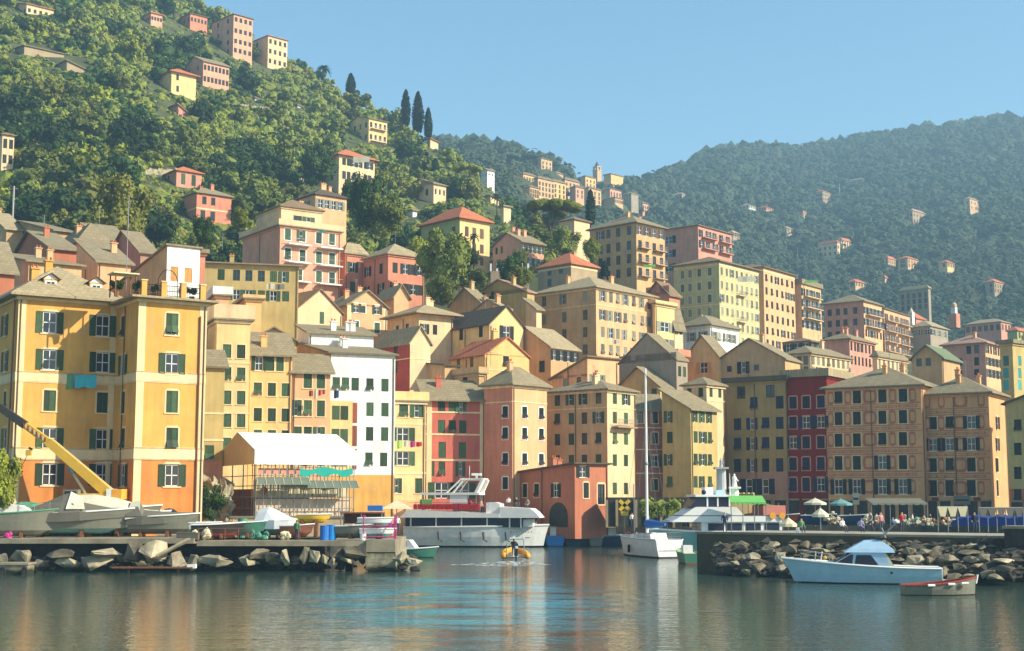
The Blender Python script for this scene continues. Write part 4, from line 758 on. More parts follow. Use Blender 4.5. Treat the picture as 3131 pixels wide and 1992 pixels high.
# footprints in the picture that the belt of trees must leave open: (x0,x1,y0,y1)
KEEP = []
for lab, c, r, l, Rw, Lw, zb, zt in BLD:
    if c.y < 225: continue
    pts = [Vector((c.x, c.y, 0)), Vector((c.x + r[0] * Rw, c.y + r[1] * Rw, 0)), Vector((c.x + l[0] * Lw, c.y + l[1] * Lw, 0))]
    xs = [proj((q.x, q.y, c.z))[0] for q in pts]; zg = max(ground_z(q.x, q.y) for q in pts[:2])
    KEEP.append((min(xs), max(xs), proj((c.x, c.y, zt))[1], proj((c.x, c.y, min(zg + .5, c.z - 1)))[1], c.y, pts))
def inside_house(p, rad):
    for x0, x1, y0, y1, Y, pts in KEEP:
        A, Bv, Cv = pts; e1 = (Bv - A); e2 = (Cv - A); d = Vector((p.x, p.y, 0)) - A
        u = d.dot(e1) / e1.length_squared; v = d.dot(e2) / e2.length_squared
        if -rad / e1.length < u < 1 + rad / e1.length and -rad / e2.length < v < 1 + rad / e2.length: return True
    return False
def blocks_house(p, r, h):
    px, pt = proj((p.x, p.y, p.z + h)); pr = FPX * r / p.y
    for x0, x1, y0, y1, Y, pts in KEEP:
        if p.y < Y + 3 and x0 - pr * .95 < px < x1 + pr * .95 and pt < y1 - (y1 - y0) * .03 and proj(p)[1] > y0: return True
    return False
rng = random.Random(11); NT = 0; small = []; grid = {}
cand = []
for k in range(16000):
    px = rng.uniform(-60, 1760); py = rng.uniform(-60, 860)
    p = hit(px, py, 0, 232, 640)
    if p is None or p.y < 234: continue
    cand.append((px, py, p))
WORDS = dict(olive='grey green olive tree on the terraced slope among its like', oak='dark green evergreen oak on the wooded slope among its like', bright='light green leafy tree on the wooded slope among its like', gold='yellow green autumn tree on the wooded slope among its like')
for px, py, p in cand:
    D = p.y; r = (1.7 + 3.0 * rng.random() ** 1.8) * (1.15 if D < 320 else 1.0)
    if py < 330 and px > 780: r *= .72
    k = (px, py); pr = FPX * r / D
    cell = (int(px // 40), int(py // 40)); ok = True
    for a in range(-2, 3):
        for b in range(-2, 3):
            for q in grid.get((cell[0] + a, cell[1] + b), ()):
                if abs(q[0] - px) < (q[2] + pr) * .34 and abs(q[1] - py) < (q[2] + pr) * .22: ok = False; break
            if not ok: break
        if not ok: break
    if not ok or inside_house(p, r * .5) or blocks_house(p, r, r * 2.0 + 1.2): continue
    if D < 252 and 1130 < px: continue
    grid.setdefault(cell, []).append((px, py, pr)); small.append((px, py, p, r))
small.sort(key=lambda q: -q[3] / q[2].y)
print('trees', len(small))
rest = MB(); n_ = 0
vs, fs = ico(1)
for i, (px, py, p, r) in enumerate(small):
    nz_ = noise.noise(Vector((px * .006, py * .008, 3))); z_ = rng.random()
    kd = 'oak' if nz_ + z_ * .5 < .20 else ('gold' if z_ > .93 else ('bright' if z_ > .80 else 'olive'))
    if px > 780 and py < 480 and kd == 'oak' and z_ > .2: kd = 'olive'
    if i < 290: place_tree(p, r, kd, WORDS[kd], rng, {'olive': 'olive trees on the slope', 'oak': 'evergreen oaks on the slope', 'bright': 'light green trees on the slope', 'gold': 'yellow green trees on the slope'}[kd], rng.uniform(.85, 1.15), th=1.2)
    else:
        m = {'olive': OLIVE, 'oak': OAK, 'bright': BRIGHT, 'gold': GOLD}[kd]
        for q in range(5):
            o = Vector((rng.uniform(-.6, .6), rng.uniform(-.6, .6), rng.uniform(.3, 1.2))) * r; rr = r * rng.uniform(.35, .55)
            rest.ball(p + o, rr, m, i + q, .6, 1)
            for _ in range(16):
                d = Vector((rng.gauss(0, 1), rng.gauss(0, 1) - .3, rng.gauss(0, 1) + .3)).normalized()
                leaf_quad(rest, p + o + d * rr * 1.0, (d + Vector((rng.gauss(0, .5), rng.gauss(0, .5), rng.gauss(0, .5)))).normalized(), r * .14, rng, m)
tag(link('woodland', rest), 'smaller trees and bushes growing up the hillside between the bigger trees', 'woodland', kind='stuff')
# low scrub that covers the slope under the trees
sc2 = MB(); cnt = 0
for k in range(9000):
    px = rng.uniform(-80, 1800); py = rng.uniform(-80, 830); p = hit(px, py, 0, 214, 640)
    if p is None or p.y < (216 if 1180 < px < 1650 else 238) or inside_house(p, .8): continue
    r = rng.uniform(.8, 2.2)
    if blocks_house(p, r, r * 1.5): r *= .5
    m = (OLIVE, OLIVE, BRIGHT, OAK, GOLD)[int(rng.random() ** 1.3 * 5)]
    sc2.ball((p.x, p.y, p.z + r * .2), r, m, k, .9, 1, (1, 1, .8))
    for _ in range(8):
        d = Vector((rng.gauss(0, 1), rng.gauss(0, 1) - .4, abs(rng.gauss(0, 1)))).normalized()
        leaf_quad(sc2, p + d * r, (d + Vector((rng.gauss(0, .5), rng.gauss(0, .5), .2))).normalized(), r * .28, rng, m)
tag(link('undergrowth', sc2), 'low scrub and grass covering the terraced hillside', 'undergrowth', kind='stuff')
V = [(1655, 485, 1634, 1688, 530, 'cream', (497, 510, 522), 3, 'topmost cream house of the hill village under the pines'), (1600, 533, 1588, 1640, 565, 'yellow', (545, 556), 5, 'low yellow house at the left end of the hill village'), (1645, 545, 1632, 1695, 612, 'cream', (560, 575, 592), 5, 'tall cream house left of centre in the hill village'),
     (1692, 555, 1680, 1730, 612, 'yellow', (568, 582, 597), 3, 'yellow block in the middle of the hill village'), (1727, 550, 1720, 1772, 612, 'cream', (562, 578, 594), 4, 'broad cream block in the middle of the hill village'), (1790, 540, 1775, 1822, 580, 'yellow', (552, 565), 3, 'pale church nave left of the bell tower'),
     (1800, 575, 1782, 1838, 628, 'cream', (588, 600, 613), 3, 'house with loggias right below the bell tower'), (1865, 578, 1840, 1900, 612, 'pink', (590, 600), 4, 'pink house right of the bell tower'), (1880, 605, 1842, 1905, 632, 'cream', (615,), 4, 'low cream house below the pink one in the hill village'),
     (1930, 592, 1902, 1952, 650, 'grey', (), 0, 'grey walled house with a white roof at the right end of the hill village'), (1965, 622, 1950, 1982, 660, 'pink', (633, 645), 3, 'pink narrow house at the right foot of the hill village'), (1620, 572, 1598, 1648, 612, 'yellow', (583, 596), 4, 'ochre house at the lower left of the hill village'),
     (1760, 572, 1742, 1786, 625, 'pink', (585, 598), 2, 'rose house between the cream blocks of the hill village'), (1700, 530, 1690, 1722, 550, 'sand', (), 0, 'little sand coloured house high in the hill village'), (1868, 533, 1846, 1905, 562, 'yellow', (), 0, 'tower house with battlements on the ridge right of the bell tower'), (1500, 522, 1484, 1512, 545, 'cream', (530,), 2, 'cream cottage alone on the slope left of the hill village')]
FH = [(2515, 586, 2494, 2540, 622, 'stone', 'red', 'grey house with an orange roof beside the distant mast'), (2790, 645, 2778, 2828, 690, 'stone', 'pinkish', 'pale square house in the middle of the far hill'), (2965, 608, 2946, 3008, 650, 'sand', 'light', 'white framed house high on the right of the far hill'),
      (2560, 742, 2500, 2568, 795, 'cream', 'red', 'long cream house with many windows on the far hill'), (2572, 735, 2566, 2602, 762, 'cream', 'red', 'short cream annex with red roof on the far hill'), (2874, 712, 2860, 2892, 730, 'pink', 'red', 'little pink house with an orange roof on the far hill'), (2715, 792, 2704, 2738, 825, 'cream', 'red', 'cream house at the left of the terrace row on the far hill'),
      (2775, 790, 2745, 2810, 825, 'sand', 'red', 'house with a long red roof in the terrace row on the far hill'), (2896, 803, 2870, 2918, 832, 'yellow', 'red', 'yellow house at the right of the terrace row on the far hill'), (2615, 862, 2590, 2648, 888, 'sand', 'red', 'low house with red roof just above the long pink block'), (3040, 862, 3012, 3070, 905, 'stone', 'red', 'greenish house with a red roof at the right of the far hill'),
      (2706, 851, 2696, 2714, 864, 'cream', 'red', 'tiny cream house below the terrace row on the far hill'), (2290, 628, 2250, 2310, 640, 'white', 'light', 'long white roofed shelter on the far hill'), (2342, 634, 2312, 2365, 645, 'pink', 'red', 'pinkish shed right of the long white roofed shelter'), (2405, 698, 2385, 2425, 722, 'stone', 'light', 'greenish grey house among the trees of the far hill'), (2455, 652, 2450, 2464, 676, 'cream', 'red', 'narrow bright house among the trees of the far hill'),
      (2085, 594, 2050, 2098, 616, 'stone', 'light', 'long grey shed on the near end of the far hill'), (2605, 693, 2570, 2622, 700, 'pink', 'red', 'low pink roof strip on the far hill'), (2240, 712, 2222, 2262, 735, 'stone', 'light', 'olive grey house half hidden behind the green apartment block'), (2640, 547, 2590, 2655, 556, 'stone', 'light', 'faint long house high on the far hill')]
FKEEP = [(xl, xr, yt - 4, yb) for xc, yt, xl, xr, yb, *_ in V] + [(xl, xr, yt - 4, yb) for xc, yt, xl, xr, yb, *_ in FH] + [(1812, 1842, 480, 580)]
# far woods
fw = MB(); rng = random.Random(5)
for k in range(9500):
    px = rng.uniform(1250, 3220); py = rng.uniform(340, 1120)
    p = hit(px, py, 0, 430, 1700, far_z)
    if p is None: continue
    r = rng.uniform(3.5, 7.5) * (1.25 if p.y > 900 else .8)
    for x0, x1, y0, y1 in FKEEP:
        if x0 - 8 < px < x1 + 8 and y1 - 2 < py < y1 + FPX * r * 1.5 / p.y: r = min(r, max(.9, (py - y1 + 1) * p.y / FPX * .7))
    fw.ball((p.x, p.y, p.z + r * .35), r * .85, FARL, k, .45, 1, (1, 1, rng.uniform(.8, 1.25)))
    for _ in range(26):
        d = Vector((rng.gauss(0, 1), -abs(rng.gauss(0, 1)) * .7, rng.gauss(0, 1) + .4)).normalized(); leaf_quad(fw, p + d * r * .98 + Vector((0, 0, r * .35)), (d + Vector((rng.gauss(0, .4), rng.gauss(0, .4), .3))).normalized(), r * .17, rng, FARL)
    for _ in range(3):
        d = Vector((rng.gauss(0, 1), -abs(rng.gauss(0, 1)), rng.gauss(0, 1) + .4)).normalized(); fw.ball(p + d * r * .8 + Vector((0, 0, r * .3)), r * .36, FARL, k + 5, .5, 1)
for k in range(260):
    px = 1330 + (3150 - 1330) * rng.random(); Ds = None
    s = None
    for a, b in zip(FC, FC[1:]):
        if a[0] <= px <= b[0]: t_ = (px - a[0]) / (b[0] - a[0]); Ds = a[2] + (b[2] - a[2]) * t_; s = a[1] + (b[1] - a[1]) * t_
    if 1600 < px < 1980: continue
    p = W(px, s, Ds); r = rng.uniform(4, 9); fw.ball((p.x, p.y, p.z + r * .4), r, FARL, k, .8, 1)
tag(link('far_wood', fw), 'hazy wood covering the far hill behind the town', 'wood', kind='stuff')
# ---------------------------------------------------------------- trees one can tell apart
def card_cloud(mb, pts_fn, n, size, m, rng, up=.3):
    for _ in range(n):
        p, d = pts_fn(rng); leaf_quad(mb, p, (d + Vector((rng.gauss(0, .5), rng.gauss(0, .5), rng.gauss(0, .5) + up))).normalized(), size * rng.uniform(.6, 1.2), rng, m)
def cypress(px, pyb, pyt, D, wpx, label, seed):
    b = W(px, pyb, D); h = W(px, pyt, D).z - b.z; r = wpx / 2 * D / FPX; rng = random.Random(seed); mb = MB()
    def prof(t): return r * (math.sin(math.pi * min(1, t * .9 + .1)) ** .55) * (1 - .35 * t)
    rings = []
    for i in range(9):
        t = i / 8; rr = max(.02, prof(t) * .8 * (1 if i < 8 else .05)); rings.append([(math.cos(a) * rr * (1 + .2 * math.sin(3 * a + i)), math.sin(a) * rr, h * (.05 + .95 * t)) for a in [2 * math.pi * k / 10 for k in range(10)]])
    mb.loft(rings, CYP, True)
    def f(rg):
        t = rg.random(); a = rg.uniform(0, 6.28); rr = prof(t) * rg.uniform(.75, 1.08); return Vector((math.cos(a) * rr, math.sin(a) * rr, h * (.04 + .97 * t))), Vector((math.cos(a), math.sin(a), .4))
    card_cloud(mb, f, 900, r * .16 + .12, CYP, rng, .8)
    t = thing('cypress', label, 'tree', TR(b, rng.uniform(0, 6)), 'tall dark cypresses'); link('crown', mb, t); tk = MB(); tk.bar((0, 0, -6), (0, 0, h * .3), r * .12 + .1, BARK); link('trunk', tk, t)
cypress(1240, 385, 276, 505, 34, 'leftmost cypress of the group of three on the skyline', 1)
cypress(1277, 408, 282, 500, 42, 'tallest middle cypress of the group of three on the skyline', 2)
cypress(1309, 425, 331, 497, 30, 'shortest right hand cypress of the group of three on the skyline', 3)
cypress(1072, 290, 226, 543, 34, 'lone broad cypress standing on the ridge line left of the group of three', 4)
cypress(1806, 690, 582, 335, 34, 'single cypress beside the tan loggia block', 5)
cypress(1303, 545, 468, 440, 22, 'slim cypress on the slope behind the grey cottage', 6)
cypress(1330, 555, 486, 440, 34, 'broad dark cypress on the slope behind the grey cottage', 7)
cypress(1268, 545, 490, 440, 20, 'short cypress left of the slim one behind the grey cottage', 8)
cypress(1848, 845, 800, 270, 26, 'small conical cypress in front of the tan loggia block', 9)
def umbrella_pine(px, pyb, pyt, pcb, D, wpx, label, seed, lean=0, n=900, m=BRIGHT, group=None, trunks=1):
    b = W(px, pyb, D); H = W(px, pyt, D).z - b.z; Hc = W(px, pcb, D).z - b.z; r = wpx / 2 * D / FPX; rng = random.Random(seed); mb = MB()
    for k in range(26):
        a = rng.uniform(0, 6.28); q = math.sqrt(rng.random()) * .8; c = (math.cos(a) * q * r, math.sin(a) * q * r, Hc + (H - Hc) * (.30 + .32 * (1 - q * q)))
        mb.ball(c, r * .22, m, k, .6, 1, (1, 1, .7))
        for _ in range(n // 26):
            d = Vector((rng.gauss(0, 1), rng.gauss(0, 1), rng.gauss(0, .8) + .3)).normalized(); leaf_quad(mb, Vector(c) + Vector((d.x, d.y, d.z * .7)) * r * .25, d, r * .035 + .08, rng, m)
    t = thing('umbrella_pine', label, 'tree', TR(b, .3), group); link('crown', mb, t); tk = MB()
    for q in range(trunks):
        o = (q - (trunks - 1) / 2) * r * .5; mid = Vector((o + lean * .4, 0, Hc * .55)); tk.bar((o * .5, 0, -3), mid, r * .05 + .08, BARK, 7, r * .04 + .06)
        for k in range(6): a = k * 1.05; tk.bar(mid, (math.cos(a) * r * .5 + lean + o * .5, math.sin(a) * r * .5, Hc + (H - Hc) * .35), r * .03 + .05, BARK, 5, .05)
    link('trunk', tk, t)
umbrella_pine(1688, 765, 604, 665, 306, 188, 'wide bright green umbrella pine rising behind the pink gabled villa', 1, -.6, 2600, BRIGHT)
umbrella_pine(1430, 545, 485, 545, 420, 95, 'round bright green pine on the slope left of the white cottage', 2, 0, 1500, BRIGHT)
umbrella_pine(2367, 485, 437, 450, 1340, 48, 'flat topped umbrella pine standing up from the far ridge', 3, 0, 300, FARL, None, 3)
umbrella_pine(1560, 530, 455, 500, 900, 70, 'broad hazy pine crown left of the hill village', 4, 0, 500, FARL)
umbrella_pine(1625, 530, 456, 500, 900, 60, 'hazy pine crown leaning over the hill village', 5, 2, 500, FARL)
def palm(px, pyb, pyt, D, rpx, label, seed):
    b = W(px, pyb, D); h = W(px, pyt, D).z - b.z; r = rpx * D / FPX; rng = random.Random(seed); t = thing('palm_tree', label, 'palm', TR(b), None); tk = MB(); tk.bar((0, 0, -4), (0, 0, h), .28, BARK, 7, .22); link('trunk', tk, t); mb = MB()
    for k in range(34):
        a = rng.uniform(0, 6.28); el = rng.uniform(-.3, 1.2); pts = []
        for i in range(6): s = i / 5; pts.append(Vector((math.cos(a) * r * s * math.cos(el * .7), math.sin(a) * r * s * math.cos(el * .7), h + r * (s * math.sin(el) - s * s * .75))))
        w_ = Vector((-math.sin(a), math.cos(a), 0)) * r * .11
        for i in range(5): q0 = 1 - abs(i / 5 - .4); q1 = 1 - abs((i + 1) / 5 - .4); mb.poly([pts[i] - w_ * q0, pts[i] + w_ * q0, pts[i + 1] + w_ * q1, pts[i + 1] - w_ * q1], OAK)
    link('fronds', mb, t)
palm(990, 245, 208, 562, 26, 'palm with ragged fronds standing on the ridge line above the yellow villa', 1)
palm(1520, 640, 600, 410, 20, 'palm in front of the palm shaded cream cottage', 2)
palm(1450, 790, 722, 283, 22, 'thin palm in front of the yellow and green villa', 3)
rng = random.Random(31)
def special(px, pyb, D, r, kind, label, hz=1.1, th=1.5):
    b = W(px, pyb, D); place_tree(b, r, kind, label, rng, None, hz, th=th, fine=True)
special(375, 735, 222, 4.6, 'gold', 'yellow green oak rising behind the slate roofs at the left', 1.25, 1.0)
special(1360, 880, 232, 4.4, 'olive', 'bushy tree right of the orange red villa', 1.3, 1.0)
special(1290, 850, 250, 3.6, 'bright', 'light green tree behind the orange red villa', 1.2, 1.0)
special(1410, 845, 245, 3.0, 'oak', 'dark tree below the yellow and green villa', 1.2, 1.0)
special(1072, 655, 300, 2.6, 'oak', 'dark conifer in front of the tall cream villa', 1.7, 1.0)
special(1120, 700, 270, 4.0, 'oak', 'dark tree between the tall cream villa and the orange red villa', 1.4, 1.0)
special(1180, 720, 268, 4.0, 'olive', 'grey tree above the orange red villa roof', 1.2, 1.0)
special(622, 752, 222, 2.2, 'oak', 'dark tree behind the long olive grey house', 1.1, .6)
special(735, 700, 238, 1.6, 'bright', 'light bush left of the pink apartment house roof', 1.1, .6)
special(970, 560, 360, 5.0, 'oak', 'dark wide tree left of the tall cream villa', 1.2, 1.0)
special(1810, 800, 285, 1.8, 'bright', 'bright green bush left of the small conical cypress', 1.6, .6)
special(1730, 780, 290, 3.2, 'olive', 'grey green garden tree right of the pink gabled villa', 1.0, .6)
special(1590, 815, 283, 2.0, 'bright', 'low bright bush beneath the pink gabled villa', .9, .3)
special(-4, 1545, 119, 1.75, 'bright', 'drooping light green tree at the left edge of the boat yard', 1.5, .4)
special(640, 1580, 138, 1.5, 'oak', 'dark green shrub on the rock beside the orange block', 1.2, .3)
# ---------------------------------------------------------------- terrace wall with white posts under the yellow villa
def wall_between(name, label, cat, a, b, z0, z1, th, m, cap=None):
    a = Vector(a); b = Vector(b); d = (b - a); L_ = d.length; ang = math.atan2(d.y, d.x); t = thing(name, label, cat, Matrix.Translation((a.x, a.y, z0)) @ Matrix.Rotation(ang, 4, 'Z'))
    mb = MB(); mb.box((L_ / 2, 0, (z1 - z0) / 2), (L_, th, z1 - z0), m); link('wall_body', mb, t)
    if cap: mb = MB(); mb.box((L_ / 2, 0, z1 - z0 + .08), (L_ + .1, th + .16, .16), cap); link('coping', mb, t)
    return t, L_
a = W(1500, 830, 262); b = W(1618, 850, 262)
t, L_ = wall_between('terrace_wall', 'terrace wall with white posts below the yellow and green villa', 'wall', (a.x, a.y, 0), (b.x, b.y, 0), a.z - 5, a.z, .4, paint('stone'))
for k in range(7): mb = MB(); mb.box((L_ * (k + .05) / 6.2, 0, 5.7), (.35, .35, 1.5), WHITE); link('post', mb, t)
# ================================================================ far hill: village with its bell tower, scattered houses
FHG = 'houses scattered on the far hill'
def FB(label, xc, yt, D, xl, xr, yb, col, rows=(), Rr=0, roof='hip', rh=2.2, rmat='red', **k):
    B(label, xc, yt, D, 45, xl=xl, xr=xr, col=col, rows=rows, Rr=Rr, L=k.pop('L', 0), roof=roof, rh=rh, rmat=rmat, zb=W(xc, yb, D).z, ww=1.4, wh=2.0, st='c', sc_=k.pop('sc_', 'brown'), **k)
for xc, yt, xl, xr, yb, col, rws, n, lab in V:
    q = hit((xl + xr) / 2, yb + 4, 0, 430, 1700, far_z); FB(lab, xc, yt, (q.y - 4) if q else 940, xl, xr, yb + 12, dict(cream='sand', yellow='ochre').get(col, col), rws, n, rmat='brown' if col != 'grey' else 'light', rh=1.6 if xc != 1868 else .4, roof='hip' if xc != 1868 else 'flat')
q = hit(1826, 575, 0, 430, 1700, far_z); DT = q.y if q else 940; b = W(1826, 580, DT); k_ = DT / FPX
t = thing('bell_tower', 'slender bell tower of the hill village church against the sky', 'bell tower', TR((b.x, b.y, b.z), R(45))); mb = MB(); w_ = 19 * k_
mb.box((0, 0, 26 * k_), (w_, w_, 64 * k_), paint('sand')); link('shaft', mb, t); mb = MB(); mb.box((0, 0, 59 * k_), (w_ * 1.15, w_ * 1.15, 2 * k_), paint('cream'))
for sx in (-1, 1):
    for sy in (-1, 1): mb.box((sx * w_ * .36, sy * w_ * .36, 65 * k_), (w_ * .24, w_ * .24, 10 * k_), paint('sand'))
mb.box((0, 0, 71 * k_), (w_ * 1.05, w_ * 1.05, 2.4 * k_), paint('cream')); link('belfry', mb, t); mb = MB(); mb.bar((0, 0, 72 * k_), (0, 0, 80 * k_), w_ * .48, roofm('dark'), 8, w_ * .28); mb.bar((0, 0, 80 * k_), (0, 0, 90 * k_), w_ * .24, roofm('dark'), 6, .08); link('spire', mb, t)
for xc, yt, xl, xr, yb, col, rm, lab in FH:
    q = hit((xl + xr) / 2, yb + 4, 0, 430, 1700, far_z); D = q.y - 6 if q else 800
    n = 4 if xr - xc > 20 or xc - xl > 30 else 2
    FB(lab, xc, yt, D, xl, xr, yb + 14, col, [yt + (yb - yt) * f for f in ((.25, .6) if yb - yt > 22 else (.4,))], n, rmat=rm, L=n, rh=2.0, group=FHG, name='distant_house')
FB('hazy grey violet block with a pale roof edge above the painted house', 2838, 882, 560, 2750, 2845, 1000, 'grey', [900, 918, 936], 2, rmat='light', L=5, rh=1.5)
FB('hazy pink house with a yellow roof at the far right of the town', 3060, 985, 470, 2950, 3090, 1060, 'rose', [1000, 1018], 3, rmat='light', L=6, rh=1.6)
FB('church nave with a brown roof in front of the hazy violet block', 2800, 975, 470, 2760, 2830, 1050, 'salmon', (), 0, rmat='red', rh=2.4)
FB('house with a red roof at the right edge above the yellowish block', 3110, 1012, 440, 3080, 3150, 1060, 'green', [1025], 3, rmat='red', rh=1.4)
b = W(2919, 995, 455); t = thing('bell_tower', 'small domed bell tower with a reddish base at the right', 'bell tower', TR((b.x, b.y, b.z), R(45))); mb = MB(); mb.box((0, 0, 1.4), (2.6, 2.6, 4.6), paint('salmon')); link('shaft', mb, t)
mb = MB(); mb.box((0, 0, 4.6), (1.5, 1.5, 2.6), paint('white')); mb.box((0, 0, 3.5), (2.0, 2.0, .5), paint('cream')); link('belfry', mb, t); mb = MB(); mb.ball((0, 0, 6.3), .95, paint('sand'), 0, 0, 2, (1, 1, 1.3)); link('dome', mb, t)
b = W(2787, 985, 430); t = thing('bell_gable', 'white bell gable on the brown church roof', 'bell tower', TR((b.x, b.y, b.z), R(45))); mb = MB(); mb.box((0, 0, 1), (1.4, 1.4, 4), paint('white')); link('shaft', mb, t); mb = MB(); mb.bar((0, 0, 3), (0, 0, 4.4), .8, paint('cream'), 8, .1); link('spire', mb, t)
for px, yb, yt, D, lab in ((2568, 620, 562, 1150, 'thin lattice mast on the far hill'), (39, 660, 570, 240, 'wooden electricity pole above the roofs at the left'), (388, 180, 100, 480, 'pale pole among the trees of the upper slope'), (145, 270, 215, 450, 'green pole on the upper left slope'), (816, 720 - 320, 375, 450, 'short white pole on the slope under the hilltop towers'), (685, 380, 345, 450, 'thin pale pole on the slope under the pink gabled villa')):
    b = W(px, yb, D); h = W(px, yt, D).z - b.z; t = thing('pole', lab, 'pole', TR(b)); mb = MB(); mb.bar((0, 0, -2), (0, 0, h), .16 if D < 300 else .25, flat('pole_grey', (.40, .38, .33)), 6); link('shaft', mb, t); mb = MB(); mb.box((0, 0, h - .5), (1.4, .12, .12), STEEL); link('cross_arm', mb, t)

special(1445, 905, 236, 2.6, 'olive', 'rounded bush between the tan gables and the terrace wall', 1.0, .4)
special(1590, 880, 240, 2.2, 'bright', 'leafy shrub under the terrace wall with white posts', 1.0, .4)
special(1560, 865, 250, 2.6, 'oak', 'dark bush left of the leafy shrub under the terrace wall', 1.0, .4)
special(1345, 930, 226, 2.4, 'olive', 'grey shrub above the yellow house with a roofed terrace', 1.0, .4)
# ================================================================ quays, mole, rocks
ROCK = mat('limestone_boulder', (.29, .24, .155), .95, None, .6, .9, .7)
CLIFF = mat('cliff_stone', (.36, .31, .20), .95, None, .6, 1.1, .7)
VOID = mat('dark_stone_and_shade', (.045, .04, .03), .8, None, .5, .8, .4)  # near-black stone, also colours in the shade of openings and rubble gaps
for m_ in (ROCK, CLIFF, CONC): tide(m_, .55)
N = ROCK.node_tree.nodes; L = ROCK.node_tree.links; b_ = N['Principled BSDF']; oi = N.new('ShaderNodeObjectInfo'); hs = N.new('ShaderNodeHueSaturation'); mr = N.new('ShaderNodeMapRange'); mr.inputs[3].default_value = .45; mr.inputs[4].default_value = 1.7; L.new(oi.outputs['Random'], mr.inputs[0]); L.new(mr.outputs[0], hs.inputs['Value']); L.new(b_.inputs['Base Color'].links[0].from_socket, hs.inputs['Color']); L.new(hs.outputs[0], b_.inputs['Base Color'])
# sea wall along the built edge of the ground
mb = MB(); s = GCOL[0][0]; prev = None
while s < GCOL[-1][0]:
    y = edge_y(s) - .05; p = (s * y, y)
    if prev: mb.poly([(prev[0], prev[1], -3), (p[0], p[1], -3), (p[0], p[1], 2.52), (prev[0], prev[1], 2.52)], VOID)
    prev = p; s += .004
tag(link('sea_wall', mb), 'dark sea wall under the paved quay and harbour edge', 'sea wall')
def slab_quay(label, x0, x1, Yf, depth, z1, th):
    a = onz(x0, 1655, z1); A = W(x0, 1655, Yf); Bp = W(x1, 1655, Yf)
    t = thing('quay', label, 'quay', Matrix.Translation((A.x, Yf, 0))); L_ = Bp.x - A.x; mb = MB(); mb.box((L_ / 2, depth / 2, z1 - th / 2), (L_, depth, th), CONC); link('deck', mb, t)
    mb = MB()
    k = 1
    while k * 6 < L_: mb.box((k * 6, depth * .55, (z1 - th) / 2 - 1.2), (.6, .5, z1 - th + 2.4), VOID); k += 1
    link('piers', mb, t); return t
slab_quay('concrete quay deck carrying the covered boats at the left', -260, 592, 118.0, 7.5, 2.68, .42)
slab_quay('concrete quay deck in front of the scaffolded shed', 602, 1128, 117.2, 9.0, 2.50, .42)
A = W(1118, 1700, 116.8); Bq = W(1212, 1700, 117.5); t = thing('quay', 'solid stone pier head at the right end of the boat yard', 'quay', Matrix.Translation((A.x, 116.8, 0))); mb = MB(); L_ = Bq.x - A.x
mb.box((L_ / 2, 6, .85), (L_, 12, 1.5), CLIFF); link('lower_courses', mb, t); mb = MB(); mb.box((L_ / 2, 6.05, 2.05), (L_ - .1, 12.1, 1.1), CONC); mb.box((L_ / 2, 6, -1), (L_ - .3, 11.8, 2.4), VOID); link('deck', mb, t)
def mat_seg(a, b): d = Vector(b) - Vector(a); return d.length, math.atan2(d.y, d.x)
a = W(2130, 1625, 119); b = W(3300, 1625, 102); a.z = b.z = 0; Lm, am = mat_seg(a, b)
t = thing('mole', 'long stone mole with a pale coping on the right side of the harbour', 'mole', Matrix.Translation(a) @ Matrix.Rotation(am, 4, 'Z')); MOLE = t; MOLE_A = a; MOLE_ANG = am
STONE = mat('mole_masonry', (.15, .115, .065), .9, 'roof', .4, .7, .4)
mb = MB(); mb.box((Lm / 2, 7, 0), (Lm, 14, 6.1), STONE); link('wall_body', mb, t)
mb = MB(); mb.box((Lm / 2, .35, 3.14), (Lm + .2, .9, .18), CONC); link('coping', mb, t)
mb = MB(); mb.box((Lm / 2, 7.3, 3.06), (Lm, 13.2, .06), PAVE); link('pavement', mb, t)
def on_mole(px, off=1.0):           # a point standing on the mole, off metres behind its face
    d = Vector((math.cos(am), math.sin(am), 0)); nrm = Vector((-math.sin(am), math.cos(am), 0)); c = a + nrm * off; tt = along(c, (d.x, d.y), px, 3.1); p = c + d * tt; p.z = 3.09; return p
p = on_mole(3092, -.6); t = thing('buttress', 'tall dark stone buttress standing against the mole at the right edge', 'buttress', Matrix.Translation((p.x, p.y, 0)) @ Matrix.Rotation(am, 4, 'Z')); mb = MB(); mb.box((1.6, 0, .35), (3.6, 2.2, 6.9), VOID); link('wall_body', mb, t); mb = MB(); mb.box((1.6, 0, 3.9), (3.8, 2.4, .2), CONC); link('coping', mb, t)
def boulder(seed, sx, sy, sz):
    rg = random.Random(seed); bm = bmesh.new()
    for _ in range(16):
        v = Vector((rg.uniform(-1, 1), rg.uniform(-1, 1), rg.uniform(-1, 1))); v = v / max(abs(v.x), abs(v.y), abs(v.z)) * rg.uniform(.55, 1); bm.verts.new((v.x * sx / 2, v.y * sy / 2, v.z * sz / 2))
    r = bmesh.ops.convex_hull(bm, input=bm.verts); bmesh.ops.delete(bm, geom=[v for v in bm.verts if not v.link_faces], context='VERTS')
    bmesh.ops.triangulate(bm, faces=bm.faces[:]); bmesh.ops.subdivide_edges(bm, edges=bm.edges[:], cuts=1, use_grid_fill=True)
    for v in bm.verts: v.co *= 1 + .22 * noise.noise(v.co * 4.5 + Vector((seed, 0, 0)))
    if 0: bmesh.ops.bevel(bm, geom=list(bm.edges), offset=.03 * min(sx, sz), segments=1, affect='EDGES')
    bmesh.ops.triangulate(bm, faces=[f for f in bm.faces if len(f.verts) > 4])
    me = bpy.data.meshes.new('boulder'); bm.to_mesh(me); bm.free(); me.materials.append(ROCK); return me
RK = [boulder(s, 1, 1, 1) for s in range(10)]
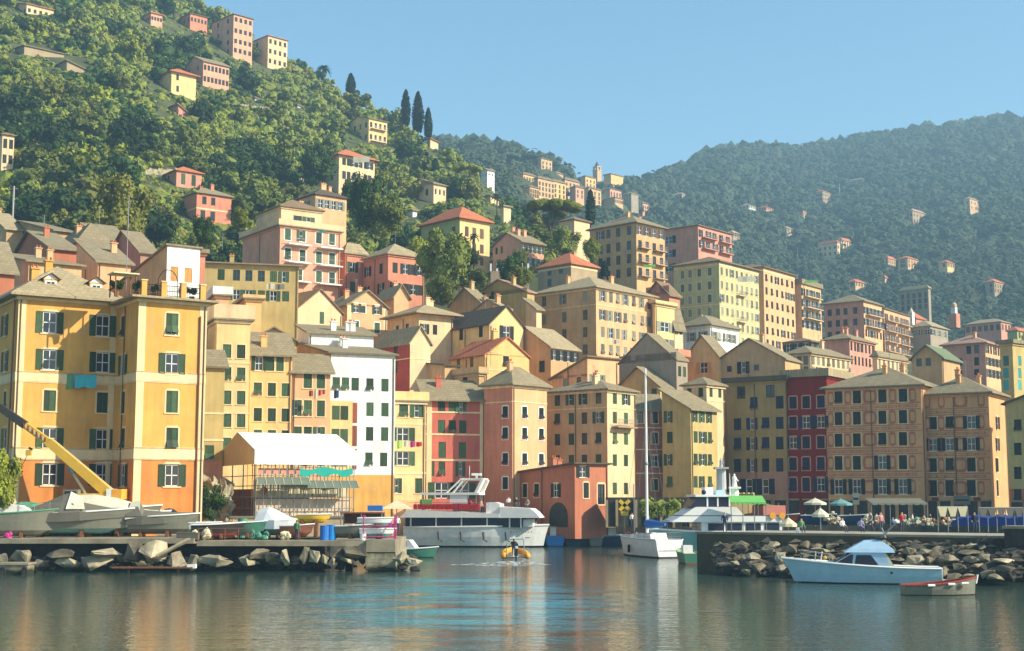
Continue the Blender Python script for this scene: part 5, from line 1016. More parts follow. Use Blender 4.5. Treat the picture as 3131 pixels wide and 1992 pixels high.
def rock(px, pyt, pyb, wpx, Y, seed, lab, g, m=None, ztop=None):
    p = W(px, (pyt + pyb) / 2, Y); k = Y / FPX; h = (pyb - pyt) * k * 1.15; rg = random.Random(seed)
    o = link('boulder', RK[seed % 10], None, Matrix.Translation(p) @ Matrix.Rotation(rg.uniform(-.3, .3), 4, 'Y') @ Matrix.Rotation(rg.uniform(0, 6.28), 4, 'Z') @ Matrix.Diagonal((wpx * k * 1.15, wpx * k * .9, h * 1.15, 1)))
    return tag(o, lab, 'boulder', g)
LR = [(58, 1684, 1735, 80, 'rounded pale boulder under the left end of the quay deck'), (185, 1682, 1716, 96, 'flat cream boulder lying on top of a darker one under the quay deck'), (205, 1708, 1745, 76, 'brown boulder under the flat cream one'), (322, 1680, 1712, 110, 'long greenish boulder under the middle of the quay deck'), (300, 1704, 1745, 90, 'brown pitted boulder below the long greenish one'), (118, 1718, 1752, 60, 'low dark boulder beside the concrete block at the waterline'), (408, 1664, 1716, 60, 'upright pale boulder left of the tilted gangway'),
      (470, 1655, 1716, 82, 'big squarish rust stained boulder behind the tilted gangway'), (545, 1685, 1738, 56, 'round boulder right of the tilted gangway'), (588, 1692, 1742, 46, 'dark boulder at the gap between the two quay decks'), (665, 1700, 1736, 90, 'long flat topped block at the waterline under the second deck'), (792, 1680, 1712, 70, 'light green boulder high under the second deck'), (760, 1702, 1734, 50, 'slanting boulder left of the light green one'), (835, 1690, 1716, 56, 'flat slab boulder under the second deck'), (872, 1688, 1732, 26, 'thin upright boulder under the second deck'),
      (932, 1680, 1720, 28, 'narrow standing boulder right of the middle of the second deck'), (963, 1686, 1720, 38, 'square boulder beside the narrow standing one'), (994, 1696, 1722, 32, 'small warm coloured boulder at the waterline'), (1030, 1680, 1704, 54, 'tilted slab left of the biggest grey boulder'), (1085, 1668, 1706, 84, 'biggest grey boulder next to the pier head'), (1055, 1706, 1722, 58, 'low wet boulder below the biggest grey one'), (1018, 1706, 1730, 26, 'small dark boulder beside the low wet one'), (1224, 1690, 1728, 40, 'dark boulder at the foot of the pier head'), (1262, 1708, 1726, 66, 'low brown boulder right of the pier head'), (8, 1700, 1740, 44, 'boulder cut by the left picture edge')]
for i, (px, t0, t1, w_, lab) in enumerate(LR): rock(px, t0, t1, w_, 116.6 if w_ > 45 else 116.0, i, lab, 'boulders under the boat yard quay')
# boulders piled against the mole
rg = random.Random(77); k = 0
bm_c = lambda px: on_mole(px, 0)
def mole_rock(px, py, w_, hpx, i, lab):
    # they lie on a slope that comes forward from the wall as it goes down
    top = 1632; f = (py - top) / 130.0; p0 = on_mole(px, -1.0 - 5.6 * max(0, f)); rock(px, py - hpx / 2, py + hpx / 2, w_, p0.y, i, lab, 'boulders piled against the mole')
SP_ = [(2262, 1660, 55, 26), (2300, 1690, 60, 34), (2345, 1668, 50, 28), (2250, 1712, 52, 26), (2320, 1722, 56, 26), (2385, 1690, 52, 30), (2420, 1664, 60, 30), (2460, 1652, 46, 30), (2395, 1722, 50, 26), (2362, 1648, 46, 20), (2240, 1686, 46, 24), (2465, 1690, 60, 28), (2510, 1668, 80, 18), (2545, 1655, 60, 16), (2480, 1715, 60, 26), (2540, 1690, 46, 20), (2280, 1735, 50, 20), (2430, 1738, 50, 22), 
       (2660, 1675, 60, 22), (2700, 1685, 60, 24), (2720, 1660, 46, 16), (2690, 1700, 60, 26), (2745, 1700, 60, 22), (2780, 1672, 66, 26), (2830, 1678, 54, 24), (2800, 1700, 80, 30), (2775, 1726, 70, 34), (2850, 1700, 60, 26), (2905, 1690, 100, 36), (2955, 1672, 90, 18), (2975, 1698, 60, 26), (2965, 1655, 66, 14), (3005, 1660, 36, 12), (2935, 1722, 60, 30), (2990, 1720, 46, 20), (3010, 1690, 50, 20), (2880, 1735, 70, 28), (3070, 1700, 80, 18), (3065, 1722, 90, 22), (2910, 1748, 60, 24), (2640, 1700, 60, 26), (2960, 1750, 70, 22), (2830, 1750, 80, 30), (3020, 1740, 70, 24), (2720, 1728, 70, 30), (2650, 1735, 60, 30), (2590, 1725, 80, 30), (2550, 1738, 60, 24), (3050, 1750, 80, 26)]
WHR = lambda px, py, w_: ('pale' if py < 1680 else 'brown' if py < 1715 else 'dark wet') + (' long flat' if w_ > 75 else ' broad' if w_ > 55 else ' small')
cnt_ = {}
for i, (px, py, w_, hp) in enumerate(SP_):
    ky = WHR(px, py, w_); z = 'left' if px < 2400 else 'middle' if px < 2750 else 'right'; cnt_[(ky, z)] = cnt_.get((ky, z), 0) + 1
    mole_rock(px, py + 15, w_ * .78, hp * .82, i, ky + ' boulder in the ' + z + ' part of the pile against the mole')
# rubble between the boulders
mb = MB(); rg = random.Random(9)
for i in range(900):
    px = rg.uniform(2190, 3120); f = rg.random() ** .8; py = 1663 + 95 * f; p0 = on_mole(px, -1.2 - 5.4 * f); q = W(px, py, p0.y + .8); r_ = rg.uniform(.18, .6); mb.ball(q, r_, ROCK if f < .75 and rg.random() < .5 else VOID, i, 1.5, 1, (1.3, 1, .7))
tag(link('rubble', mb), 'small broken stones filling the gaps between the boulders of the mole', 'rubble', kind='stuff')
mb = MB()
for i in range(260):
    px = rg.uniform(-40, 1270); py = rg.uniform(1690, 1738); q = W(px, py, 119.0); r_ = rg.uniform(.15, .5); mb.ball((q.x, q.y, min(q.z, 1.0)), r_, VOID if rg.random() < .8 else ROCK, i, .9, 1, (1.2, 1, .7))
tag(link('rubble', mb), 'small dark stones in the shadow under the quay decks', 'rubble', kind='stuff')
p = W(46, 1740, 113); t = tag(link('concrete_block', MB().box((0, 0, 0), (2.5, 1.6, 1.1), CONC).box((0, 0, .62), (2.7, 1.8, .16), CONC), None, Matrix.Translation((p.x, p.y, .25))), 'rust stained concrete block with two hanging tyres at the lower left', 'concrete block')
for dx in (-.62, 1.1): tag(link('tyre', MB().bar((0, -.12, 0), (0, .12, 0), .42, DARK, 14).bar((0, -.16, 0), (0, -.13, 0), .25, VOID, 12), None, Matrix.Translation((p.x + dx, p.y - 1.06, .1)) @ Matrix.Diagonal((.6, 1, 1.3, 1))), 'black tyre fender hanging on the ' + ('left' if dx < 0 else 'right') + ' of the concrete block', 'tyre')
a1 = W(575, 1650, 116.5); b1 = W(478, 1702, 115.2); mb = MB(); mb.bar(a1, b1, .14, CONC, 4); mb.bar(a1 + Vector((0, .8, 0)), b1 + Vector((0, .8, 0)), .14, CONC, 4); mb.poly([a1, b1, b1 + Vector((0, .8, 0)), a1 + Vector((0, .8, 0))], STEEL)
tag(link('gangway', mb), 'tilted metal gangway leaning from the quay deck down to the boulders', 'gangway')
mb = MB(); p = W(470, 1722, 115); mb.box((0, 0, 0), (6.5, 1.0, .10), WOOD); mb.box((3.1, -.1, .1), (.7, .5, .3), WHITE); mb.bar((-2, 0, -1.2), (-2, 0, .1), .1, WOOD); mb.bar((2, 0, -1.2), (2, 0, .1), .1, WOOD); tag(link('jetty', mb, None, Matrix.Translation((p.x, p.y, .45))), 'low wooden plank jetty at the waterline below the gangway', 'jetty')
# cliff outcrop beside the orange block
mb = MB()
for i in range(26): q = W(660 + rg.uniform(-28, 34), 1555 + rg.uniform(-50, 45), 139); mb.ball(q, rg.uniform(.6, 1.3), CLIFF, i, 1.2, 2, (.8, .8, 1.3))
tag(link('rock_outcrop', mb), 'grey rock outcrop with plants right of the orange block', 'rock')
mb = MB(); c_ = onz(2000, 1700, 0)
# terrace walls on the slope
for i, (x0, x1, y0, y1, lab) in enumerate(((190, 560, 532, 540, 'long dry stone terrace wall across the left slope'), (60, 240, 500, 497, 'upper terrace wall right of the narrow cream house'), (700, 830, 330, 345, 'short terrace wall below the hilltop towers'), (300, 440, 400, 408, 'short terrace wall in the middle of the left slope'), (880, 1010, 560, 575, 'terrace wall left of the tall cream villa'), (1150, 1250, 470, 480, 'terrace wall below the yellow villa with small balconies'))):
    mb = MB(); pr_ = None; n = 14
    for k in range(n + 1):
        q = hit(x0 + (x1 - x0) * k / n, y0 + (y1 - y0) * k / n, 0, 232, 660)
        if q is None: continue
        if pr_ is not None: mb.box(((q.x + pr_.x) / 2, (q.y + pr_.y) / 2, (q.z + pr_.z) / 2 + .3), ((q - pr_).length * 1.02, .6, 2.6), CLIFF, math.atan2(q.y - pr_.y, q.x - pr_.x))
        pr_ = q
    tag(link('terrace_wall', mb), lab, 'wall')
# ================================================================ boats
def fm(k):
    F = dict(hull_white=(.82, .80, .74), hull_grey=(.20, .195, .145), hull_teal=(.16, .34, .32), hull_blue=(.02, .22, .55), hull_navy=(.015, .05, .13), hull_green=(.07, .22, .14), blue_and_shaded_white=(.40, .58, .64), antifoul=(.04, .035, .03), antifoul_red=(.30, .05, .03), tarp_white=(.62, .57, .42), tarp_grey=(.15, .135, .10), tarp_blue=(.03, .16, .50), tarp_navy=(.012, .04, .22), tarp_cream=(.66, .58, .36), deck_tan=(.50, .42, .30), orange_tube=(.80, .36, .04), yellow_plastic=(.80, .50, .04), red_seat=(.50, .02, .03), awning_green=(.16, .46, .10), teal_net=(.02, .34, .26), crane_yellow=(.72, .42, .05), dark_metal=(.05, .045, .04), rust=(.28, .10, .05), rope=(.55, .48, .32), cabin_blue=(.42, .60, .74), glassy=(.02, .025, .05), turquoise=(.06, .42, .48), lime_cloth=(.40, .55, .12), green_cloth=(.10, .30, .16), magenta=(.45, .04, .20), sea_foam=(.75, .82, .80))
    return flat(k, F[k], .35 if 'hull' in k or 'glassy' in k else .7)
def hull(L, B_, H, col, draft=.35, rake=.12, sheer=.3, tr=.8, deck='deck_tan', bot='antifoul', n=14, open_=0, point=1.0, gun=None):
    mb = MB(); top = []; R1 = []; R2 = []; hc = fm(col); bc = fm(bot)
    for i in range(n + 1):
        t = i / n; b = B_ / 2 * min(1, (tr + (1 - tr) * min(1, t / .35))) * (1 - max(0, (t - .45) / .55) ** 2.2 * point); b = max(b, .03); x = t * L; zt = H * (1 + sheer * t * t); xr = x + rake * L * t * t * t; zk = -draft + (draft + H * .3) * max(0, (t - .8) / .2) ** 2
        zw = .08 * H
        R1.append([(xr, b, zt), (x + rake * L * .5 * t ** 3, b * .92, zt * .5), (x + rake * L * .2 * t ** 3, b * .80, zw)]); R2.append([(x + rake * L * .2 * t ** 3, b * .80, zw), (x, b * .45, zk * .6), (x, 0, zk), (x, -b * .45, zk * .6), (x + rake * L * .2 * t ** 3, -b * .80, zw)]); top.append((xr, b, zt))
    mb.loft(R1, hc, caps=False); mb.loft([[(q[0], -q[1], q[2]) for q in reversed(r)] for r in R1], hc, caps=False); mb.loft(R2, bc, caps=False)
    f = R1[0]; mb.poly([f[0], f[1], f[2], (f[2][0], -f[2][1], f[2][2]), (f[1][0], -f[1][1], f[1][2]), (f[0][0], -f[0][1], f[0][2])], hc); g = R2[0]; mb.poly(list(reversed(g)), bc)
    dz = .28 if open_ else .04
    for i in range(n): a, b = top[i], top[i + 1]; mb.poly([(a[0], a[1] * .9, a[2] - dz), (b[0], b[1] * .9, b[2] - dz), (b[0], -b[1] * .9, b[2] - dz), (a[0], -a[1] * .9, a[2] - dz)], fm(deck))
    rim = MB(); gm = fm(gun) if gun else WHITE
    for i in range(n):
        for s_ in (1, -1): a, b = top[i], top[i + 1]; rim.bar((a[0], a[1] * s_, a[2]), (b[0], b[1] * s_, b[2]), .045 + .004 * L, gm, 5)
    return mb, rim
def boat(label, px, py, z, heading, L, B_, H, col, cat='boat', name='boat', scale=1, at=None, group=None, **k):
    p = at or onz(px, py, z); t = thing(name, label, cat, Matrix.Translation((p.x, p.y, z)) @ Matrix.Rotation(R(heading), 4, 'Z') @ Matrix.Translation((-L / 2, 0, 0)), group)
    h, rim = hull(L, B_, H, col, **k); link('hull', h, t, smooth=False); link('gunwale', rim, t); return t
def rail(t, pts, h, n=1, m=None, name='railing'):
    mb = MB()
    for a, b in zip(pts, pts[1:]):
        a = Vector(a); b = Vector(b); up = Vector((0, 0, h)); mb.bar(a + up, b + up, .025, m or STEEL, 4); mb.bar(a + up * .5, b + up * .5, .015, m or STEEL, 4); c = max(1, int((b - a).length / 1.0))
        for i in range(c + 1): q = a + (b - a) * i / c; mb.bar(q, q + up, .02, m or STEEL, 4)
    link(name, mb, t)
def text(body, t, M, size, m, name='lettering', ext=.01):
    cu = bpy.data.curves.new(name, 'FONT'); cu.body = body; cu.size = size; cu.extrude = ext; cu.align_x = 'CENTER'; cu.materials.append(m); o = bpy.data.objects.new('tmp', cu); C.objects.link(o); dg = bpy.context.evaluated_depsgraph_get(); dg.update(); me = bpy.data.meshes.new_from_object(o.evaluated_get(dg)); bpy.data.objects.remove(o); me.materials.clear(); me.materials.append(m); return link(name, me, t, M)
def prism(mb, outline, y0, y1, m, taper=0):       # outline in xz, extruded across y
    n = len(outline); k = len(mb.v); xm = sum(p[0] for p in outline) / n
    mb.v += [(x, y0, z) for x, z in outline] + [(x, y1, z) for x, z in outline]
    mb.f.append(tuple(k + i for i in range(n))); mb.f.append(tuple(k + n + i for i in reversed(range(n)))); mb.m += [mb.mi(m)] * 2
    for i in range(n): j = (i + 1) % n; mb.f.append((k + i, k + n + i, k + n + j, k + j)); mb.m.append(mb.mi(m))
# ---- big excursion ferry in the middle
HD = R(-9); S_ = Vector((W(1245, 1600, 179.0).x, 179.0, 0)); TL = along(S_, (math.cos(HD), math.sin(HD)), 1678, 2.0); FL = TL / 1.05
FT = boat('white two deck excursion ferry moored in the middle of the harbour', 0, 0, 0, -9, FL, 4.6, 2.45, 'hull_white', 'ferry', 'ferry', bot='antifoul', rake=.05, sheer=.12, draft=.5, point=.98, at=Vector((S_.x + math.cos(HD) * FL / 2, S_.y + math.sin(HD) * FL / 2 - 1.0, 0)))
print('ferry', FL)
t = FT; HW = fm('hull_white')
mb = MB(); mb.box((7.6, 0, 3.05), (14.6, 3.9, 1.15), fm('glassy')); link('saloon_windows', mb, t)
mb = MB()
for x in (1.0, 4.2, 7.4, 10.6, 13.4, 14.8): mb.box((x, 0, 3.05), (.16, 4.1, 1.2), HW)
mb.box((15.6, 0, 2.95), (1.2, 3.2, .9), HW); link('window_posts', mb, t)
mb = MB(); prism(mb, [(-.4, 3.62), (12.2, 3.62), (12.2, 4.1), (.6, 4.6), (.2, 4.1)], -2.35, 2.35, HW); link('upper_deck', mb, t)
mb = MB()
for i in range(16): mb.box((1.6 + i * .52, -2.2, 4.95), (.40, .35, .62), fm('red_seat')); mb.box((1.6 + i * .52, 1.2, 4.95), (.40, .35, .62), fm('red_seat'))
link('red_seats', mb, t); rail(t, [(.6, -2.32, 4.5), (10.8, -2.32, 4.5)], .95); rail(t, [(.6, 2.32, 4.5), (10.8, 2.32, 4.5)], .95)
mb = MB(); prism(mb, [(10.4, 4.15), (12.2, 4.0), (12.1, 5.3), (11.5, 5.5), (10.4, 5.5)], -1.6, 1.6, HW); link('helm_console', mb, t)
mb = MB(); prism(mb, [(12.2, 3.60), (17.2, 3.62), (16.6, 4.3), (16.0, 4.75), (12.2, 4.95)], -2.3, 2.3, WHITE); link('white_canopy', mb, t)
mb = MB(); mb.box((5.9, 0, 6.55), (7.4, 4.1, .30), HW); link('sun_roof', mb, t)
mb = MB()
for x in (2.4, 5.6, 9.2):
    for s_ in (-1, 1): mb.bar((x, s_ * 1.95, 4.5), (x, s_ * 1.95, 6.55), .05, STEEL)
link('roof_posts', mb, t)
mb = MB()
for s_ in (-1, 1): mb.bar((5.4, s_ * 1.8, 6.6), (7.2, s_ * 1.6, 8.3), .12, HW, 6); mb.bar((6.3, s_ * 1.8, 6.6), (7.5, s_ * 1.6, 8.3), .09, HW, 6); mb.bar((7.2, s_ * 1.6, 8.3), (10.0, s_ * 1.5, 8.3), .12, HW, 6); mb.bar((10.0, s_ * 1.5, 8.3), (9.2, s_ * 1.8, 6.6), .3, HW, 6)
mb.box((8.6, 0, 8.38), (3.0, 3.3, .16), HW); link('radar_arch', mb, t)
mb = MB(); mb.bar((8.9, 0, 8.4), (8.9, 0, 8.8), .15, WHITE); mb.box((8.9, 0, 8.95), (1.2, .5, .3), WHITE); mb.bar((8.0, 0, 8.4), (8.0, 0, 10.0), .04, WHITE, 5); link('radar', mb, t)
mb = MB(); mb.box((7.0, -1.9, 5.9), (2.2, .06, 1.1), WHITE); link('hanging_cloth', mb, t); mb = MB(); mb.box((2.9, -1.9, 5.4), (1.6, .06, .9), fm('awning_green')); link('hanging_cloth', mb, t)
AB = flat('hull_fender_marks', (.10, .10, .12))
for x in (4.6, 7.4, 10.2, 13.0): mb = MB(); mb.bar((x, -2.42, 1.9), (x + .1, -2.44, .9), .16, AB, 7); mb.bar((x + .1, -2.42, 1.0), (x + .5, -2.44, .7), .10, AB, 6); link('fender', mb, t)
text('p a c i f i c o s', t, Matrix.Translation((FL * .865, -1.93, 1.80)) @ Matrix.Rotation(R(17), 4, 'Z') @ Matrix.Rotation(R(84), 4, 'X'), .48, flat('letter_dark', (.08, .06, .05)))
mb = MB(); mb.box((15.6, -2.05, 1.2), (.6, .03, .10), AB, R(14)); link('port_mark', mb, t)
# ---- white motor vessel behind the mole
t = boat('white high sided motor vessel with a raked bridge moored behind the mole', 2215, 1640, 0, 187, 13.0, 4.6, 2.3, 'hull_teal', 'motor vessel', 'motor_vessel', at=Vector((W(2205, 1640, 149).x, 149, 0)), rake=.10, sheer=.25, draft=.5)
mb = MB(); mb.box((4.8, 0, 2.95), (8.6, 3.9, 1.2), HW); link('lower_cabin', mb, t)
mb = MB()
for s_ in (-1, 1):
    for x in (1.6, 3.6, 5.6, 7.6): mb.box((x, s_ * 1.97, 3.05), (1.6, .04, .75), fm('glassy'))
link('cabin_window', mb, t)
mb = MB(); prism(mb, [(.6, 3.56), (12.3, 3.56), (11.3, 4.15), (.6, 4.15)], -2.2, 2.2, WHITE); prism(mb, [(.9, 4.15), (11.0, 4.15), (10.9, 4.24), (.9, 4.24)], -2.12, 2.12, AB); prism(mb, [(4.6, 4.24), (11.1, 4.24), (9.9, 5.0), (9.6, 5.1), (5.4, 5.1)], -2.16, 2.16, WHITE); link('upper_deck', mb, t)
mb = MB(); prism(mb, [(6.0, 5.1), (10.2, 5.1), (9.4, 6.15), (6.0, 6.15)], -1.8, 1.8, fm('glassy')); link('bridge_window', mb, t)
mb = MB(); mb.box((7.6, 0, 6.25), (4.2, 4.0, .22), WHITE)
for x, z in ((6.05, 5.65), (7.3, 5.65), (8.4, 5.65)):
    for s_ in (-1, 1): mb.box((x, s_ * 1.83, z), (.16, .06, 1.0), WHITE)
link('bridge_roof', mb, t)
mb = MB(); mb.box((7.9, 0, 6.75), (.9, 1.4, .8), WHITE); mb.bar((5.6, .5, 6.2), (5.6, .5, 8.6), .07, WHITE, 6, .03); mb.box((6.7, 0, 6.6), (.8, 1.2, .5), fm('cabin_blue')); mb.ball((8.6, 1.2, 6.6), .28, DARK); link('mast', mb, t)
mb = MB(); prism(mb, [(.6, 5.0), (5.8, 6.0), (5.8, 6.12), (.6, 5.12)], -1.9, 1.9, fm('awning_green')); link('green_awning', mb, t)
mb = MB(); [mb.bar((x, s_ * 1.8, 4.2 if x > 1 else 2.4), (x, s_ * 1.8, 5.5), .04, STEEL) for x in (.8, 3.0) for s_ in (-1, 1)]; link('awning_posts', mb, t)
mb = MB(); mb.box((1.8, -2.28, 4.0), (2.0, .05, .3), flat('name_board', (.22, .10, .10))); link('name_board', mb, t)
for x in (.6, 1.6): mb = MB(); mb.bar((x, 2.3, 4.2), (x, 2.38, 4.2), .35, fm('orange_tube'), 12); link('life_ring', mb, t)
rail(t, [(8.5, -1.8, 2.5), (12.5, -.4, 2.9)], .8); rail(t, [(8.5, 1.8, 2.5), (12.5, .4, 2.9)], .8)
mb = MB(); mb.box((1.3, 0, 4.75), (2.4, 4.0, 1.0), flat('red_white_gear', (.62, .22, .16))); link('upper_seats', mb, t)
# ---- sailing yacht seen from astern
p = onz(2003, 1708, 0)
t = boat('white sailing yacht seen from astern with a tall bare mast', 0, 0, 0, 111, 10.5, 3.2, 1.85, 'hull_white', 'sailing yacht', 'sailing_yacht', at=Vector((p.x - .4, p.y + 5.0, 0)), tr=.95, rake=.10, sheer=.12, draft=.6)
mb = MB(); prism(mb, [(2.2, 1.75), (7.2, 1.9), (6.6, 2.3), (2.6, 2.5)], -.95, .95, WHITE); link('cabin_trunk', mb, t)
mb = MB(); mb.bar((5.0, .0, 1.9), (5.0, .0, 19.6), .17, fm('hull_white'), 8, .11); mb.bar((4.99, -1.0, 8.6), (4.99, 1.0, 8.6), .03, STEEL, 4); mb.ball((4.95, 0, 9.6), .22, STEEL); link('mast', mb, t)
mb = MB(); mb.bar((5.0, 0, 3.3), (1.0, 0, 3.3), .09, STEEL); link('boom', mb, t)
mb = MB(); mb.loft([[(x, math.cos(q) * r_, 3.35 + math.sin(q) * r_ * 1.4) for q in [2 * math.pi * j / 8 for j in range(8)]] for x, r_ in ((5.1, .34), (4, .34), (2.6, .26), (.9, .12))], fm('tarp_blue'), True); link('sail_cover', mb, t)
mb = MB()
for q in ((-.6, 1.9, 0), (10.8, 0, 0)): pass
mb.bar((10.9, 0, 2.0), (5, 0, 19.3), .02, STEEL, 4); mb.bar((.1, 0, 1.9), (5, 0, 19.4), .02, STEEL, 4); [mb.bar((5, s_ * 1.5, 1.9), (5, s_ * .05, 14), .02, STEEL, 4) for s_ in (-1, 1)]; link('rigging', mb, t)
rail(t, [(0.1, -1.4, 1.75), (.1, 1.4, 1.75)], .8); rail(t, [(0.1, -1.4, 1.75), (4, -1.55, 1.78)], .7); rail(t, [(0.1, 1.4, 1.75), (4, 1.55, 1.78)], .7)
mb = MB(); mb.bar((.3, -1.66, 1.4), (.3, -1.7, .5), .15, DARK, 8); link('fender', mb, t); mb = MB(); mb.bar((6, 1.64, 1.2), (6, 1.66, .4), .15, DARK, 8); link('fender', mb, t)
mb = MB(); mb.box((-.03, 0, .75), (.03, 2.4, .03), DARK); link('boot_line', mb, t)
# ---- grey boat and teal hulled boat beside the yacht
t = boat('small grey hulled sailing boat moored on the left of the white yacht', 1940, 1700, 0, 100, 6.5, 2.0, 1.2, 'hull_grey', sheer=.15, deck='hull_grey', at=W(1938, 1700, 152) * 1)
t.location.z = 0
mb = MB(); mb.bar((3, 0, 1.2), (3, 0, 7.5), .05, STEEL, 6); link('mast', mb, t)
t = boat('green and white fishing boat between the white yacht and the mole end', 2090, 1700, 0, 95, 4.6, 1.7, .95, 'hull_green', at=Vector((W(2098, 1700, 133).x, 133, 0)), bot='antifoul_red', gun='awning_green')
mb = MB(); mb.box((1.9, 0, 1.25), (1.0, .9, .8), HW); link('wheelhouse', mb, t)
# ---- motor cruiser under way, right foreground
p = onz(2612, 1783, 0)
t = boat('white motor cruiser with blue painted hull shade and black windows heading left past the mole', 0, 0, 0, 168, 9.9, 3.0, 1.12, 'blue_and_shaded_white', 'motor cruiser', 'motor_cruiser', at=Vector((p.x + .9, p.y - .4, -.05)), tr=.86, rake=.11, sheer=.55, draft=.4, bot='antifoul')  # white hull, the blue of its shade is put into the colour
CB = fm('cabin_blue')
mb = MB(); prism(mb, [(3.3, 1.1), (7.6, 1.25), (6.1, 2.15), (5.9, 2.25), (3.9, 2.25)], -1.15, 1.15, CB); link('cabin', mb, t)
mb = MB()
for s_ in (-1, 1): mb.poly([(4.25, s_ * 1.17, 1.32), (5.9, s_ * 1.17, 1.34), (5.75, s_ * 1.17, 2.02), (4.75, s_ * 1.17, 2.02)][:: -s_], fm('glassy')); mb.poly([(6.05, s_ * 1.17, 1.36), (7.3, s_ * 1.17, 1.38), (6.15, s_ * 1.17, 2.05), (5.95, s_ * 1.17, 2.05)][:: -s_], fm('glassy'))
link('side_window', mb, t)
mb = MB(); mb.poly([(7.55, -1.05, 1.33), (7.55, 1.05, 1.33), (6.25, 1.05, 2.12), (6.25, -1.05, 2.12)], fm('glassy')); link('windscreen', mb, t)
mb = MB(); mb.loft([[(6.6, -1.2, 2.2), (6.6, 1.2, 2.2), (3.1, 1.2, 2.2), (3.1, -1.2, 2.2)], [(6.2, -1.1, 2.45), (6.2, 1.1, 2.45), (3.2, 1.1, 2.45), (3.2, -1.1, 2.45)], [(5.2, -.75, 3.0), (5.2, .75, 3.0), (4.1, .75, 3.1), (4.1, -.75, 3.1)]], CB, True); link('flybridge', mb, t)
mb = MB(); prism(mb, [(3.1, 1.15), (3.35, 1.15), (4.0, 2.2), (3.75, 2.2)], -1.1, 1.1, fm('tarp_cream')); link('aft_bulkhead', mb, t)
mb = MB()
for s_ in (-.6, .6): mb.bar((4.2, s_, 3.0), (2.9, s_ * 1.2, 4.25), .035, STEEL); mb.bar((3.4, s_, 2.4), (3.9, s_, 3.9), .03, STEEL)
mb.ball((2.9, 0, 4.35), .22, WHITE, 0, 0, 1, (1.3, 1, .8)); mb.bar((2.9, -.7, 4.25), (2.9, .7, 4.25), .04, STEEL); link('antenna_frame', mb, t)
mb = MB(); mb.box((3.7, 0, 3.15), (1.3, 1.7, .12), DARK); link('bimini', mb, t)
mb = MB(); mb.box((-.35, 0, .25), (.7, 2.2, .10), WHITE); link('swim_platform', mb, t); mb = MB(); mb.box((-.03, 0, .65), (.08, 2.4, 1.0), WHITE); link('transom_board', mb, t)
rail(t, [(7.6, -1.1, 1.45), (9.6, -.3, 1.75), (9.6, .3, 1.75), (7.6, 1.1, 1.45)], .55); mb = MB(); mb.bar((3.4, -1.52, .72), (3.4, -1.5, .72), .08, DARK); mb.bar((3.4, 1.50, .82), (3.4, 1.55, .82), .09, DARK, 10); link('porthole', mb, t)
mb = MB(); [mb.bar((8.2 + i * .4, .2, 1.6), (8.1 + i * .45, .3, 2.2), .05, WHITE, 5) for i in range(2)]; mb.ball((7.9, -.2, 1.75), .16, fm('yellow_plastic')); link('deck_gear', mb, t)
# ---- wooden gozzo
p = onz(2880, 1822, 0); t = boat('small wooden rowing gozzo with white fenders in the right foreground', 0, 0, 0, 4, 4.6, 1.6, .62, 'hull_grey', 'rowing boat', 'rowing_boat', at=Vector((p.x, p.y + .7, 0)), tr=.55, rake=.03, sheer=.75, draft=.25, open_=1, deck='antifoul', gun='antifoul_red')
for x in (1.55, 2.85, 3.75): mb = MB(); mb.bar((x - .22, -.86 + .12 * max(0, x - 2.4), .55 + .05 * x), (x + .22, -.86 + .12 * max(0, x - 2.3), .55 + .05 * x), .085, WHITE, 8); link('fender', mb, t)
mb = MB(); [mb.box((x, 0, .5), (.25, 1.35, .04), WOOD) for x in (1.2, 2.4, 3.5)]; link('thwart', mb, t); mb = MB(); mb.bar((4.72, 0, .7), (4.85, 0, 1.25), .07, fm('hull_white'), 6); link('stem_post', mb, t)
# ---- orange inflatable
p = onz(1577, 1712, 0); t = thing('inflatable_boat', 'orange inflatable boat seen from behind throwing up a white wake', 'inflatable boat', Matrix.Translation((p.x, p.y, 0)) @ Matrix.Rotation(R(93), 4, 'Z')); INF = t
for s_ in (-1, 1):
    mb = MB(); mb.loft([[(x, s_ * y_ + math.cos(q) * r_, z_ + math.sin(q) * r_) for q in [2 * math.pi * j / 9 for j in range(9)]] for x, y_, z_, r_ in ((-.5, 1.15, .32, .10), (0, 1.15, .36, .32), (2.0, 1.15, .48, .32), (3.6, .8, .66, .30), (4.4, .1, .85, .26))], fm('orange_tube'), True); link('tube', mb, t)
mb = MB(); mb.box((1.6, 0, .2), (3.6, 1.7, .12), fm('hull_grey')); link('floor', mb, t); mb = MB(); mb.box((1.6, 0, .75), (.6, .6, 1.0), HW); mb.box((1.9, 0, 1.35), (.08, .7, .35), fm('glassy')); link('console', mb, t)
mb = MB(); mb.box((-.45, 0, .75), (.45, .36, .7), DARK); mb.box((-.45, 0, .2), (.2, .14, .8), DARK); link('outboard_motor', mb, t)
mb = MB(); [mb.bar((.6, s_ * .9, .5), (.6, s_ * .8, 2.0), .05, STEEL) for s_ in (-1, 1)]; mb.bar((.6, -.8, 2.0), (.6, .8, 2.0), .05, STEEL); mb.box((.6, 0, 2.08), (.3, 1.2, .10), WHITE); link('roll_bar', mb, t)
# ---- cabin boat at the pier head
t = boat('small green hulled cabin boat lying beside the pier head', 0, 0, 0, -12, 4.4, 1.8, .8, 'hull_green', at=Vector((W(1262, 1690, 146).x, 146, 0)), sheer=.35, gun=None)
mb = MB(); prism(mb, [(.2, .8), (2.7, .9), (2.0, 1.75), (.2, 1.8)], -.7, .7, WHITE); link('cabin', mb, t); mb = MB(); [mb.box((1.2, s_ * .72, 1.35), (1.1, .03, .45), fm('glassy')) for s_ in (-1, 1)]; link('side_window', mb, t)
